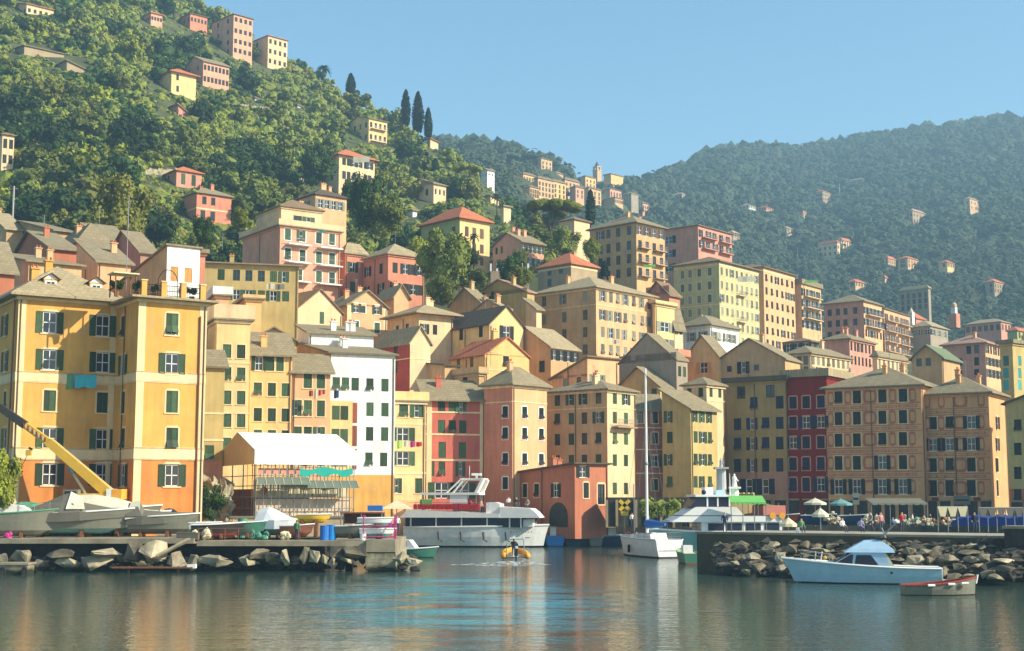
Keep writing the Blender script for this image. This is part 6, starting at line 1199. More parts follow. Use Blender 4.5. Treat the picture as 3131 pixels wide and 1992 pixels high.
# ---- fishing boats in the inner harbour
FB_ = [(1700, 1672, 0, 5.4, 2.9, 1.35, 'hull_blue', 'bright blue fishing boat with a cream rail moored next to the ferry bow', 'tarp_cream', 88), (1772, 1668, 0, 6.0, 2.6, 1.5, 'hull_navy', 'dark navy fishing boat right of the bright blue one', 'hull_teal', 70), (1812, 1664, 0, 5.0, 2.0, 1.1, 'hull_grey', 'grey blue open boat between the navy boats', None, 86), (1888, 1664, 0, 8.5, 2.6, 1.25, 'hull_navy', 'long navy boat moored broadside below the yellow sign', 'hull_teal', 4), (1950, 1652, 0, 5.2, 2.1, 1.0, 'blue_and_shaded_white', 'pale blue boat half hidden behind the grey sailing boat', None, 92)]
for px, py, z, L, B_, H, col, lab, gn, hd in FB_:
    p = onz(px, py, 0); t = boat(lab, 0, 0, 0, hd, L, B_, H, col, 'fishing boat', 'fishing_boat', at=Vector((p.x, min(p.y + (B_ / 2 if hd < 20 else L / 2), 180.5), 0)), gun=gn, sheer=.2, open_=1)
    mb = MB(); mb.box((L * .3, 0, H + .45), (L * .22, B_ * .45, 1.1), HW if col != 'hull_grey' else CB); mb.box((L * .3, 0, H + 1.05), (L * .28, B_ * .55, .1), fm('tarp_cream')); link('wheelhouse', mb, t)
    mb = MB(); mb.bar((L * .55, 0, H), (L * .55, 0, H + 2.4), .05, WOOD, 6); link('mast', mb, t)
    mb = MB(); mb.ball((L * .6, .2, H + .1), .5, fm('rust'), 1, .8); mb.ball((L * .72, -.2, H + .05), .35, fm('tarp_cream'), 2, .8); link('heaped_nets', mb, t)
# ---- boats laid up on the left quay
def cradle(t, L, z, w_=1.4):
    for x in (L * .2, L * .62): mb = MB(); mb.box((x, 0, -z / 2 - .05), (.3, w_, z), WOOD); mb.box((x, w_ * .45, -z / 2 + .25), (.2, .2, z + .4), WOOD); mb.box((x, -w_ * .45, -z / 2 + .25), (.2, .2, z + .4), WOOD); link('cradle', mb, t)
def laid(label, px, Y, heading, L, B_, H, col, lift, **k):
    q = W(px, 1600, Y); k.setdefault('bot', 'hull_teal'); t = boat(label, 0, 0, 2.68 + lift, heading, L, B_, H, col, at=Vector((q.x, q.y, 0)), **k); cradle(t, L, lift, B_ * .6); return t
def tarp(t, prof, B_, m, x0=0):      # cover draped over a ridge pole: (x, ridge height, gunwale height, half width)
    mb = MB(); mb.loft([[(x, w_ * 1.02, g - .75), (x, w_ * 1.02, g), (x, w_ * .45, g + (r_ - g) * .62), (x, 0, r_), (x, -w_ * .45, g + (r_ - g) * .62), (x, -w_ * 1.02, g), (x, -w_ * 1.02, g - .75)] for x, r_, g, w_ in prof], m, caps=False); link('tarpaulin', mb, t)
t = laid('big laid up boat under a grey tarpaulin with a pale peak on the left quay', 218, 122.0, 4, 8.6, 2.6, 1.35, 'hull_grey', .65, sheer=.35, rake=.12)
tarp(t, [(-.1, 1.5, 1.38, 1.1), (1.8, 2.2, 1.4, 1.35), (3.6, 3.0, 1.42, 1.4), (4.2, 3.15, 1.45, 1.4), (5.3, 2.3, 1.52, 1.35), (7.6, 1.85, 1.7, .7), (9.3, 1.85, 1.82, .08)], 2.6, fm('tarp_grey'))
mb = MB(); mb.poly([(4.15, 1.35, 1.6), (4.2, 0, 3.22), (4.9, 0, 2.75), (5.6, 1.2, 1.7)], fm('tarp_white')); mb.poly([(4.1, -1.38, 1.75), (5.7, -1.3, 1.75), (5.2, -.1, 2.75), (4.2, -.05, 3.25)], fm('tarp_white')); link('pale_flap', mb, t)
t = laid('second laid up boat with a cream cover behind the big grey covered one', 330, 125.5, 3, 7.6, 2.6, 1.6, 'hull_grey', .65, sheer=.3)
tarp(t, [(-.1, 2.9, 1.7, 1.2), (2.5, 3.0, 1.75, 1.4), (4.5, 2.7, 1.8, 1.3), (6.6, 2.1, 1.95, .8), (8.2, 2.0, 2.05, .08)], 2.6, fm('tarp_white'))
t = laid('white motor boat with a windscreen at the left end of the quay', 40, 120.5, 8, 6.4, 2.3, 1.5, 'hull_grey', .5, sheer=.3, bot='hull_grey', gun='green_cloth')
mb = MB(); prism(mb, [(.3, 1.5), (4.8, 1.7), (3.9, 2.2), (2.6, 2.35), (1.4, 3.0), (.2, 3.0)], -.85, .85, WHITE); link('cabin', mb, t); rail(t, [(3.8, -.9, 1.7), (6.2, -.2, 1.9)], .6)
t = laid('smaller grey covered boat with a number on its bow right of the big ones', 492, 123.0, 2, 5.4, 2.1, 1.15, 'hull_grey', .6, sheer=.25, bot='tarp_grey')
tarp(t, [(-.1, 2.3, 1.2, .9), (.8, 2.45, 1.2, 1.05), (1.3, 1.7, 1.22, 1.1), (3.2, 1.55, 1.3, .95), (5.0, 1.5, 1.42, .4), (5.9, 1.5, 1.48, .05)], 2.1, fm('tarp_grey'))
mb = MB(); mb.poly([(-.2, -1.0, .9), (1.1, -1.1, 1.1), (.9, -.1, 2.55), (.1, -.1, 2.4)], fm('tarp_white')); link('pale_flap', mb, t)
text('9', t, Matrix.Translation((1.7, -1.06, .5)) @ Matrix.Rotation(R(88), 4, 'X'), .8, WHITE)
t = laid('white hull with a pointed cover hidden behind the grey covered boats', 425, 128.5, 5, 4.6, 2.0, 1.3, 'hull_white', .6, sheer=.25); tarp(t, [(-.1, 2.0, 1.3, .9), (1.5, 2.3, 1.3, 1.0), (3.4, 1.8, 1.4, .7), (5.0, 1.6, 1.5, .06)], 2, fm('tarp_white'))
t = laid('dark green covered dinghy behind the white motor boat at the left', 100, 127, 2, 4.8, 2.0, 1.2, 'green_cloth', .9, bot='green_cloth'); tarp(t, [(-.1, 1.6, 1.2, .9), (1.2, 2.1, 1.2, 1.0), (2.4, 2.1, 1.2, 1.0), (3.8, 1.6, 1.3, .6), (5.2, 1.4, 1.4, .05)], 2, fm('green_cloth'))
# ---- along the second deck
t = laid('grey rowing boat with a pointed bow lying on the second quay deck', 1060, 119.5, -14, 3.9, 1.4, .62, 'hull_grey', .35, open_=1, deck='tarp_grey', sheer=.35, bot='tarp_grey')
t = laid('upturned yellow dinghy on top of a trestle on the second quay deck', 955, 124.0, 0, 2.8, 1.2, .42, 'yellow_plastic', 1.5, bot='yellow_plastic', sheer=.1)
t = laid('white dinghy under a bright white cover in the middle of the second deck', 845, 122.0, -20, 3.2, 1.6, .8, 'hull_grey', .5); tarp(t, [(-.1, 1.9, .9, .8), (.9, 2.1, .95, .95), (1.9, 1.7, .95, .9), (3.0, 1.2, 1.0, .4), (3.6, 1.1, 1.05, .05)], 1.6, WHITE)
t = laid('pink and white small boat stored high on the rack near the ferry stern', 1143, 119.2, 0, 2.7, 1.1, .42, 'hull_white', 1.25, sheer=.1)
t = laid('white small boat stored on the lower level of the rack near the ferry stern', 1150, 119.0, 0, 2.7, 1.1, .42, 'hull_white', .35, sheer=.1)
t = laid('dark hulled open boat under the red railing on the second deck', 660, 120.0, 6, 4.0, 1.5, .7, 'antifoul', .4, open_=1, deck='rust', bot='antifoul_red')
t = laid('green dinghy beside the red railing on the second deck', 745, 121.5, -6, 3.4, 1.4, .7, 'hull_green', .5, open_=1)
t = laid('cream overturned boat hull under the cliff at the left of the shed', 600, 123.5, 2, 3.6, 1.4, .6, 'hull_white', .6, sheer=.1)
t = laid('brown rowing boat on trestles between the white dinghy and the blue drums', 905, 120.0, -10, 2.6, 1.2, .6, 'rust', .4, open_=1, bot='rust')
# ================================================================ crane
p = W(255, 1560, 127); t = thing('mobile_crane', 'yellow mobile crane with its long boom raised to the left over the quay', 'crane', Matrix.Translation((p.x, p.y, 2.6))); CY = fm('crane_yellow')
loc = lambda px, py, Y=127: W(px, py, Y) - Vector((p.x, p.y, 2.6))
mb = MB(); mb.box((0, 0, 1.0), (7.6, 2.4, .7), CY); link('chassis', mb, t)
for x in (-2.8, -1.4, 1.6, 2.9):
    for s_ in (-1, 1): mb = MB(); mb.bar((x, s_ * 1.1, .55), (x, s_ * 1.35, .55), .55, DARK, 14); mb.bar((x, s_ * 1.36, .55), (x, s_ * 1.38, .55), .25, CY, 10); link('wheel', mb, t)
a_ = loc(340, 1515); b_ = loc(150, 1352); c_ = loc(-30, 1225)
def beam(mb, a, b, w0, w1, m):
    d = (b - a).normalized(); up = Vector((-d.z, 0, d.x)) if d.x > 0 else Vector((d.z, 0, -d.x)); y = Vector((0, 1, 0))
    mb.loft([[q + up * s1 * w + y * s2 * w * .8 for s1, s2 in ((-1, -1), (1, -1), (1, 1), (-1, 1))] for q, w in ((a, w0), (b, w1))], m, True)
mb = MB(); beam(mb, a_, b_, .46, .38, CY); link('main_boom', mb, t)
mb = MB(); beam(mb, a_ + (b_ - a_) * .02 + Vector((.28, 0, .40)), b_ + Vector((.24, 0, .33)), .06, .05, fm('tarp_cream')); link('boom_edge', mb, t)
mb = MB(); beam(mb, b_ + (a_ - b_) * .05, b_ + (c_ - b_) * .42, .32, .29, CY); beam(mb, b_ + (c_ - b_) * .40, c_, .36, .30, fm('dark_metal')); link('inner_boom', mb, t)
mb = MB(); d_ = (c_ - b_)
for k in range(11): q = b_ + d_ * (.05 + k * .036); mb.box((q.x, q.y - .31, q.z), (.11, .03, .40), fm('tarp_white') if k % 2 else fm('antifoul_red'), 0)
link('boom_lettering', mb, t)
mb = MB(); e0 = loc(268, 1520); e1 = loc(225, 1450); mb.bar(e0, e1, .13, fm('tarp_cream'), 8); mb.bar(e1, e1 + (e1 - e0) * .3, .24, STEEL, 8); link('hydraulic_ram', mb, t)
mb = MB(); q = loc(300, 1535); mb.box((q.x, 0, q.z), (3.4, 2.0, 1.5), CY); link('superstructure', mb, t)
mb = MB(); q = loc(355, 1512); mb.box((q.x - .35, 0, q.z), (.45, 2.2, .95), WHITE); mb.box((q.x + .35, 0, q.z), (.85, 2.2, .90), fm('orange_tube')); link('counterweight', mb, t)
mb = MB(); q = loc(228, 1520); mb.box((q.x, -.8, q.z), (1.3, .9, 1.3), fm('hull_grey')); mb.box((q.x, -1.26, q.z + .1), (1.0, .02, .8), fm('glassy')); link('cab', mb, t)
mb = MB(); q = loc(95, 1370); mb.bar(q, loc(60, 1440), .03, DARK, 4); mb.bar(q, loc(92, 1375), .2, DARK, 6); mb.box(tuple(loc(88, 1385)), (.5, .3, .5), CY); link('hook_block', mb, t)
# ================================================================ scaffolded shed
c = W(783, 1375, 138); A_ = R(28); Mx = Matrix.Translation((c.x, c.y, 2.6)) @ Matrix.Rotation(A_, 4, 'Z'); t = thing('boat_shed', 'scaffolded boat shed with a white sheet roof beside the orange block', 'shed', Mx)
rr = (math.cos(A_), math.sin(A_)); ll = (-math.sin(A_), math.cos(A_)); Wd = along(c, rr, 1082, c.z); Dp = along(c, ll, 684, c.z); he = c.z - 2.6; hv = W(783, 1420, 138).z - 2.6; hr = he + 1.9
SH = flat('white_sheet', (.86, .83, .76), .6, .05); mb = MB()
mb.poly([(-.2, -.2, he), (Wd + .2, -.2, he), (Wd + .2, Dp / 2, hr), (-.2, Dp / 2, hr)], SH); mb.poly([(-.2, Dp / 2, hr), (Wd + .2, Dp / 2, hr), (Wd + .2, Dp + .2, he), (-.2, Dp + .2, he)], SH); link('roof', mb, t)
mb = MB(); mb.box((Wd / 2, -.2, (he + hv) / 2), (Wd + .4, .06, he - hv), SH); link('side_sheet', mb, t)
mb = MB(); mb.poly([(-.25, -.2, hv), (-.25, -.2, he), (-.25, Dp / 2, hr), (-.25, Dp + .2, he), (-.25, Dp + .2, hv)][::-1], flat('canvas_tan', (.60, .50, .34), .8)); link('gable_sheet', mb, t)
mb = MB(); nx = 13
for i in range(nx + 1):
    x = Wd * i / nx; mb.bar((x, -.15, .0), (x, -.15, hv + .2), .05, STEEL, 5); mb.bar((x, 1.0, 0), (x, 1.0, hv + .2), .05, STEEL, 5)
for z in (.3, 1.3, 2.4, 3.5, 4.6, 5.6): mb.bar((0, -.2, z), (Wd, -.2, z), .045, STEEL, 5); mb.bar((0, -.2, z), (0, Dp, z), .045, STEEL, 5)
for i in range(0, nx, 2): mb.bar((Wd * i / nx, -.2, 1.3), (Wd * (i + 1) / nx, -.2, 2.4), .03, STEEL, 4); mb.bar((Wd * (i + 1) / nx, -.2, 2.4), (Wd * (i + 2) / nx if i + 2 <= nx else Wd, -.2, 1.3), .03, STEEL, 4)
for i in range(4): mb.bar((-.1, Dp * i / 3, 0), (-.1, Dp * i / 3, hv + .2), .06, STEEL, 5)
link('scaffolding', mb, t)
mb = MB(); mb.box((Wd / 2, .25, 2.2), (Wd - .4, .12, 2.3), flat('pale_plaster_hull', (.70, .52, .36), .8, .25, .6)); mb.box((Wd / 2, 1.2, 4.3), (Wd - .4, .1, 1.7), fm('tarp_cream')); link('back_sheet', mb, t)
mb = MB(); mb.box((Wd * .25, .4, hv - .65), (Wd * .42, .05, .55), flat('pink_sheet', (.62, .28, .20))); link('pink_sheet', mb, t)
mb = MB(); mb.loft([[(Wd * (.43 + .55 * k / 10), -.35, hv - .35 - .15 * math.sin(k)), (Wd * (.43 + .55 * k / 10), -.35, hv - 1.05 - .2 * math.sin(k * 1.7))] for k in range(11)], fm('teal_net'), caps=False); link('green_net', mb, t)
mb = MB(); AWN = flat('awning_grey_green', (.14, .17, .13), .5)
for x0, x1, z in ((0, Wd * .52, hv - 1.25), (Wd * .5, Wd * 1.02, hv - 1.55)): mb.poly([(x0, -.3, z), (x1, -.3, z), (x1 - .3, -2.0, z - .75), (x0 - .5, -2.0, z - .75)][::-1], AWN); [mb.bar((x0 + (x1 - x0) * i / 6, -.28, z + .03), (x0 + (x1 - x0) * i / 6 - .4, -2.0, z - .72), .035, fm('tarp_cream'), 4) for i in range(7)]
link('lean_to_roof', mb, t)
mb = MB(); mb.box((Wd / 2, -.1, .15), (Wd + .3, 2.2, 1.3), CLIFF); link('stone_base', mb, t)
mb = MB(); mb.loft([[(1.2, -.3 + 2.0 * math.sin(q * math.pi / 6), 1.0 + q * .55), ] + [(1.2 + x, 1.6 + 2.2 * abs(q - 3) / 3, 1.0 + q * .7) for x in (0, 5)] for q in range(7)], WOOD, caps=False); mb.box((3, Dp * .55, 2.6), (5, Dp * .6, 3.4), flat('timber_hull', (.20, .075, .035), .7, .4, 1.2)); link('wooden_hull', mb, t)
# low cream wall in front of the shed
a = W(705, 1598, 131); b = W(1080, 1598, 131); wall_between('yard_wall', 'low cream yard wall in front of the scaffolded shed', 'wall', (a.x, a.y, 0), (b.x, b.y, 0), 2.4, 4.2, .4, paint('cream'), CONC)
a = W(1040, 1570, 127); b = W(1170, 1570, 127); t = thing('canopy', 'brown work canopy on poles right of the scaffolded shed', 'canopy', Matrix.Translation((a.x, a.y, 2.6))); L_ = b.x - a.x; mb = MB(); mb.box((L_ / 2, 1.2, 2.1), (L_, 2.6, .10), fm('rust')); mb.box((L_ / 2, 2.4, 1.6), (L_, .1, 1.0), flat('timber_hull', (.20, .075, .035), .7, .4, 1.2)); link('roof', mb, t); mb = MB(); [mb.bar((x * L_, y, 0), (x * L_, y, 2.1), .06, STEEL) for x in (.02, .5, .98) for y in (0, 2.3)]; link('posts', mb, t)
mb = MB(); mb.box((L_ * .8, 1, 2.5), (1.3, 1, .5), fm('tarp_blue')); tag(link('crate', mb, None, Matrix.Translation((a.x, a.y, 2.6))), 'flat blue crate lying on top of the brown work canopy', 'crate')
a = W(1190, 1565, 150); t = thing('parasol', 'cream square parasol behind the stern of the ferry', 'parasol', Matrix.Translation((a.x + .8, a.y, 2.5))); mb = MB(); mb.bar((0, 0, 0), (0, 0, 2.9), .05, STEEL); link('pole', mb, t); mb = MB(); [mb.poly([(x0, y0, 2.4), (x1, y1, 2.4), (0, 0, 3.3)], fm('tarp_cream')) for x0, y0, x1, y1 in ((-1.5, -1.5, 1.5, -1.5), (1.5, -1.5, 1.5, 1.5), (1.5, 1.5, -1.5, 1.5), (-1.5, 1.5, -1.5, -1.5))]; link('canopy', mb, t)
# loose things on the quay decks
def drum(px, Y, z, r_, h, m, lab, name='drum', cat='drum'):
    q = W(px, 1640, Y); t = thing(name, lab, cat, Matrix.Translation((q.x, q.y, z))); mb = MB(); mb.bar((0, 0, 0), (0, 0, h), r_, m, 14); link('body', mb, t); mb = MB(); [mb.bar((0, 0, h * f), (0, 0, h * f + .04), r_ * 1.04, m, 14) for f in (.3, .65, .98)]; link('hoop', mb, t)
drum(992, 119, 2.52, .38, 1.2, fm('tarp_blue'), 'left one of the two blue drums on the second deck'); drum(1013, 119.3, 2.52, .38, 1.25, fm('hull_blue'), 'right one of the two blue drums on the second deck')
drum(740, 126, 2.52, .42, 1.7, fm('green_cloth'), 'tall green drum behind the red railing'); drum(1110, 118.5, 2.52, .25, .5, WHITE, 'small white buoy at the bow of the grey rowing boat', 'buoy', 'buoy')
for px, Y, h, m, lab, w_ in ((140, 126, 1.5, 'yellow_plastic', 'yellow box on the quay behind the big covered boat', .8), (30, 119, .7, 'magenta', 'purple bundle on the quay at the left edge', .7), (165, 127, 1.6, 'tarp_white', 'white crate beside the yellow box', .6), (545, 126, 1.3, 'tarp_white', 'long white stack of boards behind the small covered boat', 3.6), (620, 119.3, .9, 'tarp_cream', 'heap of cream nets at the gap between the quay decks', 1.6), (690, 125, 1.5, 'red_seat', 'red and white gear piled by the yard wall', 1.4), (875, 119, .8, 'tarp_cream', 'cream board leaning beside the white dinghy', .5), (920, 126, 1.3, 'yellow_plastic', 'yellow bag under the upturned yellow dinghy', .9), (1175, 125, 1.4, 'magenta', 'pink crates behind the boat rack', 1.2), (575, 118.8, .55, 'tarp_grey', 'grey lattice cage at the right end of the first deck', 1.8), (790, 119.2, .8, 'hull_green', 'green tarpaulin heap on the second deck', 1.4)):
    q = W(px, 1640, Y); mb = MB()
    if 'box' in lab or 'crate' in lab or 'boards' in lab or 'cage' in lab:
        mb.box((0, 0, h / 2), (w_, .7, h), fm(m)); [mb.box((0, -.36, h * f), (w_ * 1.02, .03, .06), fm(m)) for f in (.2, .5, .8)]; mb.box((0, 0, h + .03), (w_ * 1.05, .75, .06), fm(m))
    else:
        for i in range(9): mb.ball((random.uniform(-.5, .5) * w_, random.uniform(-.2, .2), h * random.uniform(.15, .7)), h * .33, fm(m), i, .7, 1)
    tag(link('gear', mb, None, Matrix.Translation((q.x, q.y, 2.55))), lab, 'gear')
a = W(605, 1650, 117.6); b = W(770, 1650, 117.6); t = thing('railing', 'rusty red railing along the left part of the second quay deck', 'railing', Matrix.Translation((a.x, a.y, 2.52))); rail(t, [(0, 0, 0), (b.x - a.x, 0, 0)], 1.0, 1, fm('rust'), 'rails')
a = W(1165, 1640, 118); t = thing('boat_rack', 'steel rack holding two small white boats', 'rack', Matrix.Translation((a.x - 1.5, a.y, 2.5))); mb = MB(); [mb.bar((x, y, 0), (x, y, 2.1), .05, fm('magenta')) for x in (0, 2.6) for y in (.3, 1.7)]; [mb.bar((0, y, z), (2.6, y, z), .05, fm('magenta')) for y in (.3, 1.7) for z in (.3, 1.2)]; link('frame', mb, t)
# ================================================================ laundry, doors, details on the houses
def cloth(label, px0, px1, py0, py1, Y, m, cat='laundry', name='cloth', n=8, amp=.06):
    a = W(px0, py0, Y); b = W(px1, py0, Y); h = a.z - W(px0, py1, Y).z; mb = MB(); L_ = b.x - a.x
    mb.loft([[(L_ * i / n, amp * math.sin(i * 2.1), -h * j / 3 * (1 + .06 * math.sin(i * 1.3))) for j in range(4)] for i in range(n + 1)], fm(m), caps=False); o = link(name, mb, None, Matrix.Translation(a)); tag(o, label, cat); return o
cloth('large turquoise sheet hanging on the line of the orange block', 229, 296, 1147, 1186, 130.5, 'turquoise'); cloth('lime towel hanging beside the turquoise sheet', 170, 194, 1143, 1194, 130.5, 'lime_cloth', n=4); cloth('dark green towel between the lime towel and the turquoise sheet', 194, 226, 1145, 1190, 130.5, 'green_cloth', n=5)
a = W(160, 1141, 130.4); b = W(300, 1146, 130.4); tag(link('clothes_line', MB().bar(a, b, .02, STEEL, 4).bar(a, a + Vector((0, 3, 0)), .03, STEEL, 4).bar(b, b + Vector((0, 3, 0)), .03, STEEL, 4)), 'clothes line on brackets on the front of the orange block', 'clothes line')
for i, (x0, x1, y0, y1, Y, m, lab) in enumerate(((945, 957, 1195, 1212, 167.5, 'antifoul_red', 'red cloth at the left of the line on the peach house'), (960, 972, 1192, 1220, 167.5, 'tarp_white', 'white shirt on the line of the peach house'), (974, 983, 1194, 1210, 167.5, 'red_seat', 'dark red cloth on the line of the peach house'), (986, 994, 1192, 1206, 167.5, 'antifoul_red', 'small red cloth at the right of the line on the peach house'), (1021, 1036, 1194, 1218, 171.5, 'hull_navy', 'navy garment hanging on the white tower house'), (1213, 1229, 1347, 1372, 179, 'lime_cloth', 'green cloth on the balcony line of the small yellow house'), (1232, 1252, 1348, 1366, 179, 'tarp_white', 'white cloth on the balcony line of the small yellow house'), (1254, 1270, 1350, 1368, 179, 'magenta', 'magenta cloth on the balcony line of the small yellow house'), (1272, 1290, 1352, 1366, 179, 'red_seat', 'red cloth on the balcony line of the small yellow house'), (815, 840, 868, 884, 199, 'tarp_white', 'white washing on the long olive grey house'), (842, 870, 870, 886, 199, 'hull_grey', 'grey washing on the long olive grey house'), (1872, 1896, 1040, 1052, 231, 'tarp_white', 'white cloth on the very large tan block'), (2256, 2310, 846, 862, 316, 'tarp_white', 'row of white sheets on the pale green apartment block'))): cloth(lab, x0, x1, y0, y1, Y, m, n=4)
# arched door of the orange block wing, down pipes
MO = ORANGE.matrix_basis; c1 = W(425, 912, 127.5); r1 = (math.cos(R(33)), math.sin(R(33)))
def onwing(px, py, out=.03): tt = along(c1, r1, px, W(px, py, 129).z); q = Vector((c1.x + r1[0] * tt + math.sin(R(33)) * out, c1.y + r1[1] * tt - math.cos(R(33)) * out, 0)); q.z = W(425, py, 127.5).z; return q
q = onwing(517, 1565, .02); mb = MB(); pts = [(-1.0, 0), (1.0, 0), (1.0, 1.4)] + [(math.cos(k * math.pi / 8), 1.4 + math.sin(k * math.pi / 8)) for k in range(1, 8)] + [(-1.0, 1.4)]
prism(mb, pts, -.04, .3, fm('glassy')); [mb.box((x, -.06, .8), (.07, .04, 1.6), HW) for x in (-.55, 0, .55)]; mb.box((0, -.06, 1.5), (1.8, .04, .07), HW); link('arched_door', mb, ORANGE, LM(ORANGE, Matrix.Translation((q.x, q.y, 2.7)) @ Matrix.Rotation(R(33), 4, 'Z')))
for px in (614, 470): q = onwing(px if px > 500 else 614, 1200, .12) if px > 500 else None
q0 = onwing(612, 955, .14); q1 = onwing(612, 1575, .14); q1.x, q1.y = q0.x, q0.y; mb = MB(); mb.bar(q0, q1, .07, fm('rust'), 6); link('drain_pipe', mb, ORANGE, ORANGE.matrix_basis.inverted())
mb = MB(); g0 = W(47, 905, 128.5); g1 = Vector((g0.x, g0.y - .3, 3.0)); mb.bar(g0, g1, .08, fm('rust'), 6); link('drain_pipe', mb, ORANGE, ORANGE.matrix_basis.inverted())
# roof terrace on the wing: piers, iron railing, arch
zt_ = W(425, 912, 127.5).z + .2; mb = MB(); Mt = Matrix.Translation((c1.x, c1.y, zt_)) @ Matrix.Rotation(R(33), 4, 'Z'); Lw_ = along(c1, r1, 634, zt_)
for k in range(4): x = .5 + (Lw_ - .9) * k / 3; mb = MB(); mb.box((x, .3, .75), (.5, .5, 1.5), paint('orange')); mb.box((x, .3, 1.54), (.62, .62, .1), paint('trim')); link('terrace_pier', mb, ORANGE, LM(ORANGE, Mt))
mb = MB(); [mb.bar((.5, .3, z), (Lw_ - .4, .3, z), .03, DARK, 4) for z in (.25, .7, 1.2)]; [mb.bar((.7 + i * .16, .3, .2), (.7 + i * .16, .3, 1.2), .018, DARK, 4) for i in range(int((Lw_ - 1.2) / .16))]; link('terrace_railing', mb, ORANGE, LM(ORANGE, Mt))
mb = MB(); [mb.bar((3.0 + math.cos(k * math.pi / 10) * .95, .9, 1.5 + math.sin(k * math.pi / 10) * 1.3), (3.0 + math.cos((k + 1) * math.pi / 10) * .95, .9, 1.5 + math.sin((k + 1) * math.pi / 10) * 1.3), .04, DARK, 5) for k in range(10)]; mb.bar((2.05, .9, 0), (2.05, .9, 1.5), .04, DARK); mb.bar((3.95, .9, 0), (3.95, .9, 1.5), .04, DARK); link('garden_arch', mb, ORANGE, LM(ORANGE, Mt))
mb = MB(); mb.bar((-.8, 1.4, 0), (-.8, 1.4, 9.5), .035, STEEL, 5); mb.bar((-1.3, 1.4, 8.8), (-.3, 1.4, 8.8), .02, STEEL, 4); link('aerial', mb, ORANGE, LM(ORANGE, Mt))
mb = MB(); [mb.bar((-1.9 + x, 1 + y, 0), (-1.9 + x, 1 + y, 2.1), .07, WOOD) for x in (0, 1.9) for y in (0, 1.6)]; mb.box((-.95, 1.8, 2.15), (2.4, 2.0, .12), fm('tarp_cream')); link('pergola', mb, ORANGE, LM(ORANGE, Mt))
for i, (x, y, s_) in enumerate(((.0, .9, .5), (-1.6, 1.6, .6), (4.6, 1.4, .5), (5.4, 1.0, .45), (1.7, 1.0, .4))):
    t = thing('potted_plant', ('bushy', 'large', 'tall', 'round', 'small')[i] + ' potted plant on the roof terrace of the orange block ' + ('beside the pergola', 'inside the pergola', 'right of the arch', 'at the right corner', 'left of the arch')[i], 'plant', Mt @ Matrix.Translation((x, y, .02))); mb = MB(); mb.bar((0, 0, 0), (0, 0, .45), .2, fm('rust'), 8, .27); link('pot', mb, t); link('foliage', CROWNS['oak'][i % 2], t, Matrix.Translation((0, 0, .55 + s_)) @ Matrix.Diagonal((s_, s_, s_ * 1.2, 1)))
# dormers on the big hip roof
cR = W(58, 905, 128); zb_ = ORANGE.matrix_basis.translation.z
for px, py in ((165, 872), (305, 880)):
    tt = along(cR, r1, px, cR.z + 1); x = tt; h_ = cR.z - zb_; mb = MB(); y = 1.3
    mb.box((x, y + 1.2, h_ + 1.15), (1.25, 2.6, 1.7), paint('orange')); mb.box((x, y - .12, h_ + 1.2), (1.1, .06, 1.25), WHITE); mb.box((x, y - .16, h_ + 1.2), (.7, .04, 1.0), GLASS); mb.box((x, y - .18, h_ + 1.2), (.05, .04, 1.0), WHITE); link('dormer', mb, ORANGE)
    mb = MB(); [mb.poly([(x, y - .4, h_ + 2.55), (x + s_ * .95, y - .4, h_ + 1.95), (x + s_ * .95, y + 3.2, h_ + 1.95), (x, y + 3.2, h_ + 2.55)][::s_], roofm('light')) for s_ in (1, -1)]; mb.poly([(x - .7, y - .1, h_ + 1.95), (x + .7, y - .1, h_ + 1.95), (x, y - .1, h_ + 2.5)], paint('white')); link('dormer_roof', mb, ORANGE)
# roof clutter: aerials and dishes seen against roofs
for i, (px, py, Y, h, lab) in enumerate(((1100, 800, 240, 3, 'thin aerial on the orange red villa'), (1180, 560, 262, 2, ''), (680, 745, 200, 2.5, 'aerial on the long olive grey house roof'), (2095, 1060, 214, 2.5, 'aerial above the orange gabled wall'), (1500, 1100, 196, 2.5, 'aerial beside the ochre gabled house'), (2440, 800, 336, 5, 'roof mast with aerial on the tall orange apartment block'))):
    if not lab: continue
    b = W(px, py + 20, Y); t = thing('aerial', lab, 'aerial', TR(b)); mb = MB(); mb.bar((0, 0, 0), (0, 0, h), .035, STEEL, 5); link('mast', mb, t); mb = MB(); [mb.bar((-.5, 0, h - .3 * k), (.5, 0, h - .3 * k), .02, STEEL, 4) for k in range(4)]; link('arms', mb, t)
# ================================================================ promenade and mole furniture
def col_statue(px, pyb, pyt, pys, Y, r_, m, lab, name='statue'):
    b = W(px, pyb, Y); t = thing(name, lab, 'statue', TR((b.x, b.y, b.z))); h = W(px, pyt, Y).z - b.z; hs = W(px, pys, Y).z - b.z - h; mb = MB(); mb.bar((0, 0, -1), (0, 0, h), r_, m, 12, r_ * .9); mb.box((0, 0, h), (r_ * 2.6, r_ * 2.6, .2), m); link('column', mb, t)
    mb = MB(); mb.loft([[(math.cos(q) * w_ * hs, math.sin(q) * w_ * hs * .8, h + .1 + f * hs) for q in [2 * math.pi * j / 10 for j in range(10)]] for f, w_ in ((0, .22), (.3, .17), (.55, .16), (.72, .19), (.80, .07), (.86, .08), (.93, .085), (1.0, .03))], m, True); mb.bar((.12 * hs, 0, h + .7 * hs), (.28 * hs, -.1, h + .5 * hs), .05 * hs, m, 6); link('figure', mb, t)
col_statue(2206, 1500, 1432, 1404, 150, .55, flat('grey_stone', (.42, .42, .42)), 'small statue on a tall grey column behind the motor vessel')
col_statue(2246, 1500, 1492, 1452, 150, .45, flat('hull_white', (.8, .78, .7)), 'white robed statue on the crenellated kiosk')
